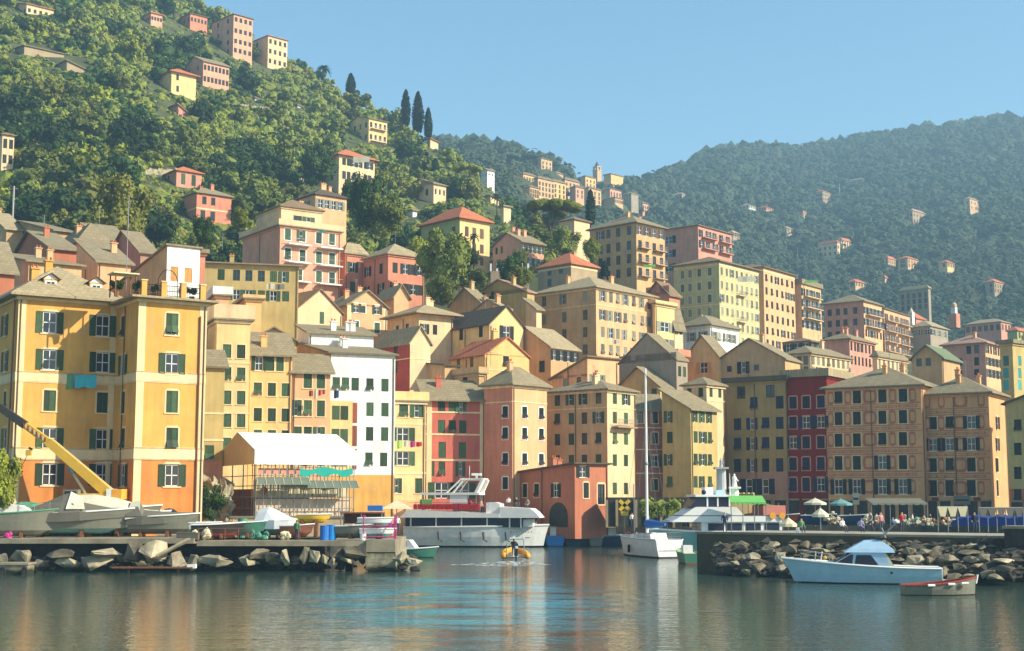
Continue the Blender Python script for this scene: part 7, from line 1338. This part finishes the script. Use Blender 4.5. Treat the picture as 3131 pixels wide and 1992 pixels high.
b = W(2258, 1520, 152); t = thing('kiosk', 'cream kiosk with scalloped top behind the motor vessel', 'kiosk', TR((b.x, b.y, 2.5))); h = b.z - 2.5; mb = MB(); mb.box((0, 1, h / 2), (3.4, 2, h), paint('cream')); [mb.bar((-1.5 + k * .5, 0, h), (-1.5 + k * .5, 0, h + .45), .2, paint('cream'), 8) for k in range(7)]; link('wall', mb, t); mb = MB(); mb.box((0, -.1, h + .15), (3.2, .3, .4), flat('ivy', (.10, .12, .03), .8, .5, 4)); link('ivy', mb, t)
def hedge(px0, px1, pyt, Y, zb, dep, m, lab, cat='hedge', name='hedge', seed=1, wob=.4):
    a = W(px0, pyt, Y); b = W(px1, pyt, Y); rg = random.Random(seed); mb = MB(); h = a.z - zb; L_ = b.x - a.x; n = int(L_ * 2.2)
    for i in range(n):
        for j in range(max(1, int(h / .8))): mb.ball((L_ * i / n, rg.uniform(0, dep), h - .5 - j * .8 + rg.uniform(-.2, .2)), .62, m, i * 7 + j, wob, 1)
        for _ in range(26): d = Vector((rg.gauss(0, 1), -abs(rg.gauss(0, 1)), rg.gauss(0, 1))).normalized(); leaf_quad(mb, Vector((L_ * i / n + rg.uniform(-.3, .3), 0, h - rg.random() * h)) + d * .6, d, .16, rg, m)
    tag(link(name, mb, None, Matrix.Translation((a.x, a.y, zb))), lab, cat)
hedge(1968, 2085, 1532, 171, 3.6, 1.2, BRIGHT, 'clipped bright green hedge roof over the dark arcade behind the yacht')
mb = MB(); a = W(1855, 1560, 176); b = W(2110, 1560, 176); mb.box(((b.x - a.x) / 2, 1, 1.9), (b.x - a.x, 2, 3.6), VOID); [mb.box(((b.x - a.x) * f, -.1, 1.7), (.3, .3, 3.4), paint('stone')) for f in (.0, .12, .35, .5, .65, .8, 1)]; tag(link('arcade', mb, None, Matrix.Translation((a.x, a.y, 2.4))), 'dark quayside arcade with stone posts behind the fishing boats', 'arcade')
a = W(1910, 1620, 172); t = thing('harbour_sign', 'yellow cross shaped harbour sign on a pole', 'sign', TR((a.x, a.y, 2.4))); h = W(1910, 1548, 172).z - 2.4; mb = MB(); mb.bar((0, 0, 0), (0, 0, h), .12, CONC, 8); link('pole', mb, t); mb = MB(); [mb.box((0, 0, 0), (1.7, .12, .42), fm('yellow_plastic'), 0, Matrix.Translation((0, -.15, h + .1)) @ Matrix.Rotation(R(s_ * 45), 4, 'Y')) for s_ in (1,)]; mb.box((0, 0, 0), (1.7, .10, .42), fm('yellow_plastic'), 0, Matrix.Translation((0, -.16, h + .1)) @ Matrix.Rotation(R(-45), 4, 'Y')); link('cross', mb, t); mb = MB(); mb.box((0, -.2, h - .9), (.9, .06, .5), fm('yellow_plastic')); link('plate', mb, t)
# arch in the brick red house
SM = [o for o in C.objects if o.get('label', '').startswith('small brick red house')][0]; cS = W(1757, 1420, 176); lS = (-math.sin(R(40)), math.cos(R(40))); zS = SM.matrix_basis.translation.z
tt = along(cS, lS, 1708, 5); mb = MB(); pts = [(-1.7, 0), (1.7, 0), (1.7, 1.4)] + [(1.7 * math.cos(k * math.pi / 8), 1.4 + 1.7 * math.sin(k * math.pi / 8)) for k in range(1, 8)] + [(-1.7, 1.4)]; prism(mb, pts, -.05, .1, VOID); link('arch', mb, SM, Matrix.Translation((0, tt, 2.4 - zS)) @ GLASSROT)
# umbrellas, awnings
def parasol(px, py, Y, r_, lab, m='tarp_white', zb=2.5, sides=8):
    q = W(px, py, Y); t = thing('parasol', lab, 'parasol', TR((q.x, q.y, zb), .3)); h = q.z - zb; mb = MB(); mb.bar((0, 0, 0), (0, 0, h + .5), .05, STEEL); link('pole', mb, t); mb = MB(); pts = [(math.cos(2 * math.pi * k / sides) * r_, math.sin(2 * math.pi * k / sides) * r_, h - .25) for k in range(sides)]
    for k in range(sides): A2, B2 = pts[k], pts[(k + 1) % sides]; mb.poly([A2, B2, (0, 0, h + .35)], fm(m)); mb.poly([(A2[0], A2[1], h - .5), (B2[0], B2[1], h - .5), B2, A2], fm(m))
    link('canopy', mb, t)
parasol(2492, 1532, 176, 1.45, 'round white parasol in front of the deep red house'); parasol(2570, 1534, 178, 1.5, 'pale green parasol in front of the painted house', 'hull_teal'); parasol(2508, 1565, 130, .8, 'small white parasol on the boat at the mole', 'tarp_white', 3.1); parasol(2410, 1594, 128, .8, 'cream folded parasol low behind the mole', 'tarp_cream', 3.1)
def awning(px0, px1, pyt, pyb, Y, lab, m, dep=2.5, zb=2.5, n=8, scal=.2, name='awning'):
    a = W(px0, pyt, Y); b = W(px1, pyt, Y); zl = W(px0, pyb, Y - dep).z; L_ = b.x - a.x; t = thing(name, lab, 'awning', TR((a.x, a.y, zb))); mb = MB(); h = a.z - zb; l_ = zl - zb + .3
    for i in range(n): x0, x1 = L_ * i / n, L_ * (i + 1) / n; mb.poly([(x0, 0, h), (x0, -dep, l_), (x1, -dep, l_), (x1, 0, h)], fm(m)); mb.poly([(x0, -dep, l_), (x0 + .05, -dep - .02, l_ - scal), ((x0 + x1) / 2, -dep - .02, l_ - scal * 1.4), (x1 - .05, -dep - .02, l_ - scal), (x1, -dep, l_)], fm(m))
    link('canopy', mb, t); mb = MB(); [mb.bar((L_ * i / 3, -dep + .1, 0), (L_ * i / 3, -dep + .1, l_), .05, STEEL) for i in range(4)]; link('posts', mb, t)
awning(2645, 2812, 1524, 1546, 180, 'long pale grey scalloped awning in front of the painted house', 'hull_grey', 3.2)
awning(2225, 2330, 1516, 1545, 146, 'bright green awning beside the cream kiosk', 'awning_green', 2.2)
def drape(px0, px1, pyt, pyb, Y, lab, m, n=6, zb=3.1):
    a = W(px0, pyt, Y); b = W(px1, pyt, Y); h0 = a.z - zb; h1 = W(px0, pyb, Y).z - zb; L_ = b.x - a.x; t = thing('draped_screen', lab, 'screen', TR((a.x, a.y, zb))); mb = MB(); mb.bar((0, 0, h0), (L_, 0, h0), .05, STEEL); [mb.bar((L_ * i / n, 0, 0), (L_ * i / n, 0, h0), .04, STEEL, 4) for i in range(n + 1)]; link('frame', mb, t); mb = MB()
    for i in range(n): x0, x1 = L_ * i / n, L_ * (i + 1) / n; mb.poly([(x0, -.06, h0), (x0 + (x1 - x0) * .25, -.1, h1), (x0 + (x1 - x0) * .75, -.1, h1), (x1, -.06, h0)], fm(m))
    link('cloth', mb, t)
drape(2866, 2958, 1550, 1580, 124, 'cream cloths hanging from a frame at the left of the mole stalls', 'tarp_cream', 3); drape(2992, 3128, 1553, 1580, 122, 'pale grey cloths hanging in points at the right of the mole stalls', 'tarp_grey', 5)
mb = MB(); p0 = on_mole(2915, 2.2); p1 = on_mole(3240, 2.2); L_ = (p1 - p0).length; mb.loft([[(L_ * i / 16, y_, z_ * (1 + .12 * math.sin(i * 1.9))) for y_, z_ in ((-.9, 0), (-.8, .9 * min(1, .4 + i * .3)), (0, 1.15 * min(1, .4 + i * .3)), (.8, .9), (.9, 0))] for i in range(17)], fm('tarp_navy'), caps=False); tag(link('tarpaulin_heap', mb, None, Matrix.Translation(p0) @ Matrix.Rotation(am, 4, 'Z')), 'long heap under a dark blue tarpaulin on the mole at the right', 'tarpaulin')
for i, (px, w_, lab) in enumerate(((2765, 2.0, 'left heap of pale fishing nets on the mole'), (2822, 2.2, 'middle heap of pinkish fishing nets on the mole'), (2888, 2.4, 'right heap of brown and cream fishing nets on the mole'), (2660, 1.4, 'low heap of cream nets left of the three big heaps'), (2545, 1.2, 'cream canvas bundle on the mole below the umbrellas'))):
    p0 = on_mole(px, 1.6); mb = MB(); rg = random.Random(i)
    for k in range(34): mb.ball((rg.gauss(0, .3) * w_, rg.uniform(-.4, .4), abs(rg.gauss(0, .35)) + .1), rg.uniform(.12, .28), (fm('rope'), fm('tarp_cream'), fm('rust'), fm('hull_green') if i == 0 else fm('rope'))[k % 4], k, .8, 1)
    tag(link('net_heap', mb, None, Matrix.Translation(p0)), lab, 'fishing nets')
# benches / tables, small boats standing on the mole
for px, L, col, lab, hd, z in ((2405, 2.6, 'antifoul_red', 'maroon dinghy standing on the mole under the folded parasol', 0, 3.3), (2500, 3.6, 'hull_navy', 'dark boat with a small parasol standing on the mole', 4, 3.3), (2610, 3.4, 'hull_navy', 'dark open boat on the mole beside the low cream nets', 0, 3.3), (2300, 3.0, 'hull_grey', 'grey covered tender lying on the mole beside the motor vessel', 0, 3.3)):
    q = on_mole(px, 3.2); boat(lab, 0, 0, z, hd + math.degrees(am), L, 1.3, .75, col, at=Vector((q.x, q.y, 0)), sheer=.25, bot=col, open_=1)
drum(2440, 118, 3.1, .16, .45, WHITE, 'small white bollard standing on the edge of the mole', 'bollard', 'bollard')
q = on_mole(2660, -1.2); cloth('red cloth hanging down the face of the mole', 2698, 2724, 1645, 1672, q.y - 1.5, 'antifoul_red', 'cloth', 'red_cloth', 4)
for px, py, w_, h_, m, lab in ((2618, 1526, .9, 1.6, 'tarp_white', 'white notice board on the ground floor of the painted house'), (2942, 1530, 2.2, 1.2, 'hull_grey', 'pale shop sign on the painted house with sunlit side'), (2860, 1527, .9, .5, 'antifoul_red', 'small red shop sign left of the pale one'), (2988, 1527, .9, .5, 'antifoul_red', 'small red shop sign right of the pale one')):
    bb = [b for b in BLD if b[0].startswith('wide house with painted' if px < 2800 else 'painted house with salmon')][0]; cB, lB = bb[1], bb[3]; zB = W(px, py, 189).z; q = cB + Vector((lB[0], lB[1], 0)) * along(cB, lB, px, zB); q = Vector((q.x - lB[1] * .12, q.y + lB[0] * .12, zB)); mb = MB(); mb.box((0, 0, 0), (w_, .06, h_), fm(m)); mb.box((0, -.04, 0), (w_ * .8, .03, h_ * .2), fm('dark_metal')); tag(link('sign_board', mb, None, TR(q, math.atan2(-lB[1], -lB[0]))), lab, 'sign')
# ================================================================ wake
mb = MB(); a = onz(1577, 1718, 0)
n = 30
def foam():
    m = bpy.data.materials.new('wake_foam'); m.use_nodes = True; N = m.node_tree.nodes; L = m.node_tree.links; b = N['Principled BSDF']; b.inputs['Base Color'].default_value = (.62, .72, .70, 1); b.inputs['Roughness'].default_value = .6
    tc = N.new('ShaderNodeTexCoord'); mp = N.new('ShaderNodeMapping'); mp.inputs['Scale'].default_value = (1, .8, 1); a = N.new('ShaderNodeTexNoise'); a.inputs['Scale'].default_value = 1.8; a.inputs['Detail'].default_value = 6; r = N.new('ShaderNodeMapRange'); r.inputs[1].default_value = .46; r.inputs[2].default_value = .72
    tr = N.new('ShaderNodeBsdfTransparent'); mx = N.new('ShaderNodeMixShader'); L.new(tc.outputs['Object'], mp.inputs[0]); L.new(mp.outputs[0], a.inputs['Vector']); L.new(a.outputs['Fac'], r.inputs[0]); L.new(r.outputs[0], mx.inputs[0]); L.new(tr.outputs[0], mx.inputs[1]); L.new(b.outputs[0], mx.inputs[2]); L.new(mx.outputs[0], N['Material Output'].inputs['Surface']); return m
FOAM = foam(); rows = []
for i in range(14):
    f = i / 13; y = a.y - .5 - f * 9; wd = 1.0 + f * 4.0; xc_ = a.x - f * 1.6; rows.append([(xc_ + wd * (j / 8 - .5) * 2, y + abs(j / 8 - .5) * 2 * wd * .5, .02 + .10 * math.sin(j * 2.2 + i) * (1 - f) + .03 * noise.noise(Vector((i, j, 0)))) for j in range(9)])
mb.loft(rows, FOAM, caps=False); tag(link('wake', mb), 'white foam wake behind the orange inflatable boat', 'wake', kind='stuff')
# solid dark panels colouring in shop opening shade along the promenade, balconies on the upper blocks
def root_of(prefix): return [o for o in C.objects if o.get('label', '').startswith(prefix)][0], [b for b in BLD if b[0].startswith(prefix)][0]
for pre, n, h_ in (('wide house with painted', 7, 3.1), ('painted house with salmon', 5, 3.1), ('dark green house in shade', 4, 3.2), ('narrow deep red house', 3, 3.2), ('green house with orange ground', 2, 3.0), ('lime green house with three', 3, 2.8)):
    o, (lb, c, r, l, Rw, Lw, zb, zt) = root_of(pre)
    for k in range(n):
        w_ = Lw / n; mb = MB(); mb.box((-.03, w_ * (k + .5), 2.5 - zb + h_ / 2), (.10, w_ * .74, h_), VOID); mb.box((-.06, w_ * (k + .5), 2.5 - zb + h_ + .12), (.16, w_ * .80, .22), paint('stone')); link('shop_shade_panel', mb, o)
def balconies(pre, rows, spans, Y, m, dep=1.1):
    o, (lb, c, r, l, Rw, Lw, zb, zt) = root_of(pre)
    for py in rows:
        z = W(proj(c)[0], py, c.y).z - zb
        for f0, f1 in spans:
            mb = MB(); x0, x1 = Rw * f0, Rw * f1; mb.box(((x0 + x1) / 2, -dep / 2, z), (x1 - x0, dep, .18), m)
            for zz in (.5, 1.0): mb.box(((x0 + x1) / 2, -dep + .03, z + zz), (x1 - x0, .05, .05), STEEL)
            n = max(3, int((x1 - x0) / .25))
            for i in range(n + 1): mb.box((x0 + .03 + (x1 - x0 - .06) * i / n, -dep + .03, z + .55), (.04, .03, 1.0), STEEL)
            link('balcony', mb, o)
balconies('tan block with rows', (757, 800, 843), ((.05, .42), (.58, .95)), 296, paint('tan'))
balconies('pinkish apartment block', (905, 938, 972), ((.1, .9),), 350, paint('cream'))
balconies('orange pink block', (980, 1012, 1044, 1074), ((.02, .45), (.5, .95)), 385, paint('sand'))
balconies('long pink apartment block', (962, 998), ((.1, .9),), 368, paint('cream'))
balconies('pink apartment block with a blank', (724, 757), ((.1, .5), (.6, .95)), 345, paint('rose'))
balconies('broad cream house', (1305,), ((.15, .85),), 187, paint('stone'))
balconies('yellow villa with small', (392, 430), ((.1, .9),), 440, paint('cream'))
balconies('tall pale green', (892, 974), ((.42, .62),), 318, paint('cream'), .8)
for i, (px0, px1, py0, py1, Y, m, lab) in enumerate(((2462, 2500, 858, 865, 350.5, 'awning_green', 'green awning strip on the roof terrace of the pinkish balcony block'), (1968, 2004, 810, 818, 294, 'awning_green', 'green awning on the tan block with loggia balconies'), (975, 998, 706, 712, 234, 'teal_net', 'teal awning under the penthouse of the pink apartment house'), (1080, 1130, 480, 497, 352, 'tarp_white', 'white awning on the top floor of the tall cream villa'))):
    cloth(lab, px0, px1, py0, py1, Y, m, 'awning', 'awning', 4, .02)
# ================================================================ people (one skinned body per pose, clothes by material slot)
def body_mesh(pose):
    # joints: name -> (x right, y forward(-y faces), z), radius
    J = dict(pel=((0, 0, .95), .15), ch=((0, .0, 1.28), .17), nk=((0, 0, 1.48), .065), hd=((0, -.02, 1.60), .10), tp=((0, 0, 1.72), .085),
             ls=((-.20, 0, 1.42), .07), le=((-.26, .02, 1.14), .05), lw=((-.26, -.10, .90), .036), lh=((-.26, -.14, .82), .03), rs=((.20, 0, 1.42), .07), re=((.26, .02, 1.14), .05), rw=((.26, -.10, .90), .036), rh=((.26, -.14, .82), .03),
             lp=((-.10, 0, .90), .10), lk=((-.11, -.02, .50), .07), la=((-.11, .02, .09), .045), lf=((-.12, -.14, .04), .035), rp=((.10, 0, .90), .10), rk=((.11, -.02, .50), .07), ra=((.11, .02, .09), .045), rf=((.12, -.14, .04), .035))
    def mv(**k):
        for n, p in k.items(): J[n] = (p, J[n][1])
    if pose == 'walk': mv(lk=(-.11, -.18, .52), la=(-.11, -.28, .10), lf=(-.12, -.42, .08), rk=(.11, .06, .50), ra=(.11, .30, .14), rf=(.12, .20, .05), lw=(-.26, .14, .92), lh=(-.26, .12, .84), rw=(.26, -.24, .96), rh=(.26, -.30, .90))
    if pose == 'sit':
        for n in list(J):
            p, r_ = J[n]; J[n] = ((p[0], p[1], p[2] - .47), r_)
        mv(lk=(-.12, -.44, .50), la=(-.12, -.46, .08), lf=(-.13, -.60, .04), rk=(.12, -.44, .50), ra=(.12, -.46, .08), rf=(.13, -.60, .04), lw=(-.20, -.30, .56), lh=(-.17, -.38, .56), rw=(.20, -.30, .56), rh=(.17, -.38, .56))
    if pose == 'reach': mv(le=(-.30, -.22, 1.30), lw=(-.22, -.46, 1.24), lh=(-.2, -.54, 1.24), re=(.30, -.20, 1.26), rw=(.22, -.44, 1.18), rh=(.2, -.52, 1.18))
    names = list(J); ix = {n: i for i, n in enumerate(names)}
    E = [('pel', 'ch'), ('ch', 'nk'), ('nk', 'hd'), ('hd', 'tp'), ('ch', 'ls'), ('ls', 'le'), ('le', 'lw'), ('lw', 'lh'), ('ch', 'rs'), ('rs', 're'), ('re', 'rw'), ('rw', 'rh'), ('pel', 'lp'), ('lp', 'lk'), ('lk', 'la'), ('la', 'lf'), ('pel', 'rp'), ('rp', 'rk'), ('rk', 'ra'), ('ra', 'rf')]
    me = bpy.data.meshes.new('sk'); me.from_pydata([J[n][0] for n in names], [(ix[a], ix[b]) for a, b in E], []); o = bpy.data.objects.new('sk', me); C.objects.link(o)
    o.modifiers.new('s', 'SKIN'); sv = me.skin_vertices[0].data
    for n in names: sv[ix[n]].radius = (J[n][1],) * 2; sv[ix[n]].use_root = (n == 'pel')
    m2 = o.modifiers.new('u', 'SUBSURF'); m2.levels = 1; m2.render_levels = 1
    dg = bpy.context.evaluated_depsgraph_get(); dg.update(); out = bpy.data.meshes.new_from_object(o.evaluated_get(dg)); out.name = 'person_' + pose; bpy.data.objects.remove(o)
    SK = flat('skin', (.52, .30, .19), .6, .05); out.materials.clear()
    for mm in (SK, flat('shirt', (.5, .5, .5)), flat('trousers', (.06, .07, .10)), flat('hair', (.05, .03, .02))): out.materials.append(mm)
    dz = -.47 if pose == 'sit' else 0
    for f in out.polygons:
        c = f.center; hand = min((c - Vector(J[n][0])).length for n in ('lh', 'rh', 'lw', 'rw')) < .10; z = c.z - dz
        f.use_smooth = True
        leg = min((c - Vector(J[n][0])).length for n in ('lk', 'rk', 'la', 'ra', 'lf', 'rf')) < min((c - Vector(J[n][0])).length for n in ('ch', 'le', 're', 'hd', 'ls', 'rs'))
        f.material_index = 0 if hand else 3 if (z > 1.64 or (z > 1.56 and c.y > .02)) else 0 if z > 1.46 and abs(c.x) < .13 else 2 if (leg or z < .98 and abs(c.x) < .2) else 1
    return out
POSES = {p: body_mesh(p) for p in ('stand', 'walk', 'sit', 'reach')}
SHIRT = dict(white=(.78, .76, .72), black=(.02, .02, .025), red=(.45, .03, .03), blue=(.05, .12, .35), pink=(.62, .28, .26), grey=(.25, .25, .24), violet=(.40, .36, .62), green=(.10, .25, .10), yellow=(.65, .48, .06), navy=(.02, .03, .09))
def person(label, p, pose='stand', shirt='white', rz=0, legs=None, scale=1.0):
    o = link('person', POSES[pose], None, TR(p, R(rz), scale)); tag(o, label, 'person'); o.material_slots[1].link = 'OBJECT'; o.material_slots[1].material = flat('shirt_' + shirt, SHIRT[shirt], .8)
    if legs: o.material_slots[2].link = 'OBJECT'; o.material_slots[2].material = flat('legs_' + legs, SHIRT[legs], .8)
    return o
def PQ(px, Y, z): q = W(px, 1600, Y); return Vector((q.x, q.y, z))
person('person in black steering the orange inflatable boat', INF.matrix_basis @ Vector((.9, .15, .28)), 'reach', 'black', 180)
fm_ = FT.matrix_basis
for x, y, pz, ps, sh, rz, lab in ((7.0, -1.4, 4.1, 'stand', 'black', 20, 'person in black on the upper deck beside the white cloth of the ferry'), (8.4, -1.2, 4.1, 'stand', 'red', -20, 'person in red on the upper deck of the ferry under the arch'), (9.4, .6, 4.1, 'stand', 'pink', 60, 'person in pink at the rail of the ferry upper deck'), (12.9, .3, 4.95, 'sit', 'white', 0, 'person in white seated at the left end of the ferry canopy'), (13.9, .2, 4.9, 'sit', 'black', 30, 'person in black sitting on the white canopy of the ferry'), (15.3, .4, 4.7, 'sit', 'grey', -30, 'person in grey near the front of the ferry canopy'), (16.4, 0, 2.7, 'stand', 'navy', 40, 'person in dark clothes standing on the ferry bow'), (12.2, -1.7, 2.45, 'stand', 'white', 0, 'person in white on the side deck of the ferry by the saloon windows')):
    person(lab, fm_ @ Vector((x, y, pz)), ps, sh, rz)
for px, Y, z, ps, sh, rz, lab in ((2632, 119.5, 3.1, 'sit', 'violet', 150, 'person in a pale violet shirt sitting on the mole'), (2693, 122, 3.1, 'stand', 'pink', 20, 'person in pink standing under the long grey awning'), (2662, 124, 3.1, 'walk', 'grey', -70, 'person in grey walking left of the one in pink'), (2758, 123, 3.1, 'stand', 'red', 10, 'person in red behind the left heap of nets'), (2575, 121, 3.1, 'sit', 'white', 30, 'person with a white cap sitting beside the dark open boat'), (2216, 121, 3.1, 'stand', 'navy', 0, 'person in navy standing on the mole beside the motor vessel'), (2340, 160, 2.5, 'stand', 'white', 0, 'person in white in the shade under the dark green house'), (2372, 162, 2.5, 'walk', 'grey', 80, 'person in grey walking along the shaded promenade'), (2425, 164, 2.5, 'stand', 'blue', 0, 'person in blue in front of the deep red house'), (2530, 170, 2.5, 'stand', 'white', 0, 'person in white between the two parasols'), (2980, 123, 3.1, 'stand', 'navy', 0, 'person in navy between the hanging cloths on the mole'),
    (908, 117.8, 2.5, 'stand', 'green', 160, 'person in dark green at the edge of the second deck'), (1180, 140, 2.5, 'walk', 'black', 90, 'person in black walking behind the ferry stern'), (1198, 142, 2.5, 'stand', 'pink', 0, 'person in pink under the cream square parasol'), (1215, 145, 2.5, 'stand', 'white', 0, 'person in white right of the cream square parasol'), (1096, 123, 2.5, 'stand', 'grey', 0, 'person in grey under the brown work canopy'), (1750, 183, 2.5, 'walk', 'pink', 70, 'person in pink walking past the arch of the brick red house'), (1788, 182, 2.5, 'stand', 'white', 0, 'person in white at the corner of the brick red house'), (1830, 182, 2.5, 'stand', 'red', 0, 'person in red on the quay behind the navy boats'), (1862, 181, 2.5, 'stand', 'grey', 20, 'person in grey on the quay left of the yellow sign'), (1932, 175, 2.5, 'stand', 'white', 20, 'person in white on the quay right of the yellow sign'), (1728, 183, 2.5, 'stand', 'yellow', 0, 'person in yellow in front of the dark arch'), (712, 124, 2.5, 'stand', 'red', 10, 'person in red by the yard wall'), (2450, 118.2, 3.1, 'sit', 'green', 10, 'person in green sitting beside the folded parasol on the mole')):
    person(lab, PQ(px, Y, z), ps, sh, rz)
q = on_mole(2710, -1.6); person('person in red leaning against the face of the mole', Vector((q.x, q.y, 1.2)), 'stand', 'red', 20)
for px, Y, z, ps, sh, rz, lab in ((2680, 168, 2.5, 'stand', 'black', 10, 'person in black at the left pole of the long grey awning'), (2730, 170, 2.5, 'sit', 'blue', 30, 'person in blue sitting below the middle of the long grey awning'), (2790, 168, 2.5, 'walk', 'white', 80, 'person in white at the right end of the long grey awning'), (2600, 168, 2.5, 'stand', 'navy', 0, 'person in navy beside the pale green parasol'), (2462, 166, 2.5, 'stand', 'black', 0, 'person in black under the round white parasol'), (2392, 150, 2.5, 'stand', 'grey', 0, 'person in grey right of the motor vessel stern'), (2845, 165, 2.5, 'walk', 'black', -80, 'person in black walking between the nets and the draped screen'), (3060, 160, 2.5, 'stand', 'red', 0, 'person in red behind the pale grey hanging cloths'), (1640, 183, 2.5, 'stand', 'blue', 0, 'person in blue on the quay at the left corner of the brick red house'), (1985, 176, 2.5, 'walk', 'green', 60, 'person in green walking under the hedge roof')):
    person(lab, PQ(px, Y, z), ps, sh, rz)
# ---------------------------------------------------------------- haze
hz = MB(); hz.box((150, 1055, 236), (3300, 2300, 486), WHITE); ho = link('haze', hz)
m = bpy.data.materials.new('haze_air'); m.use_nodes = True; n = m.node_tree.nodes; n.remove(n['Principled BSDF'])
v = n.new('ShaderNodeVolumePrincipled'); v.inputs['Color'].default_value = (.46, .78, 1.0, 1); v.inputs['Density'].default_value = .00035; v.inputs['Anisotropy'].default_value = .1
m.node_tree.links.new(v.outputs[0], n['Material Output'].inputs['Volume'])
ho.data.materials.clear(); ho.data.materials.append(m); tag(ho, kind='stuff')
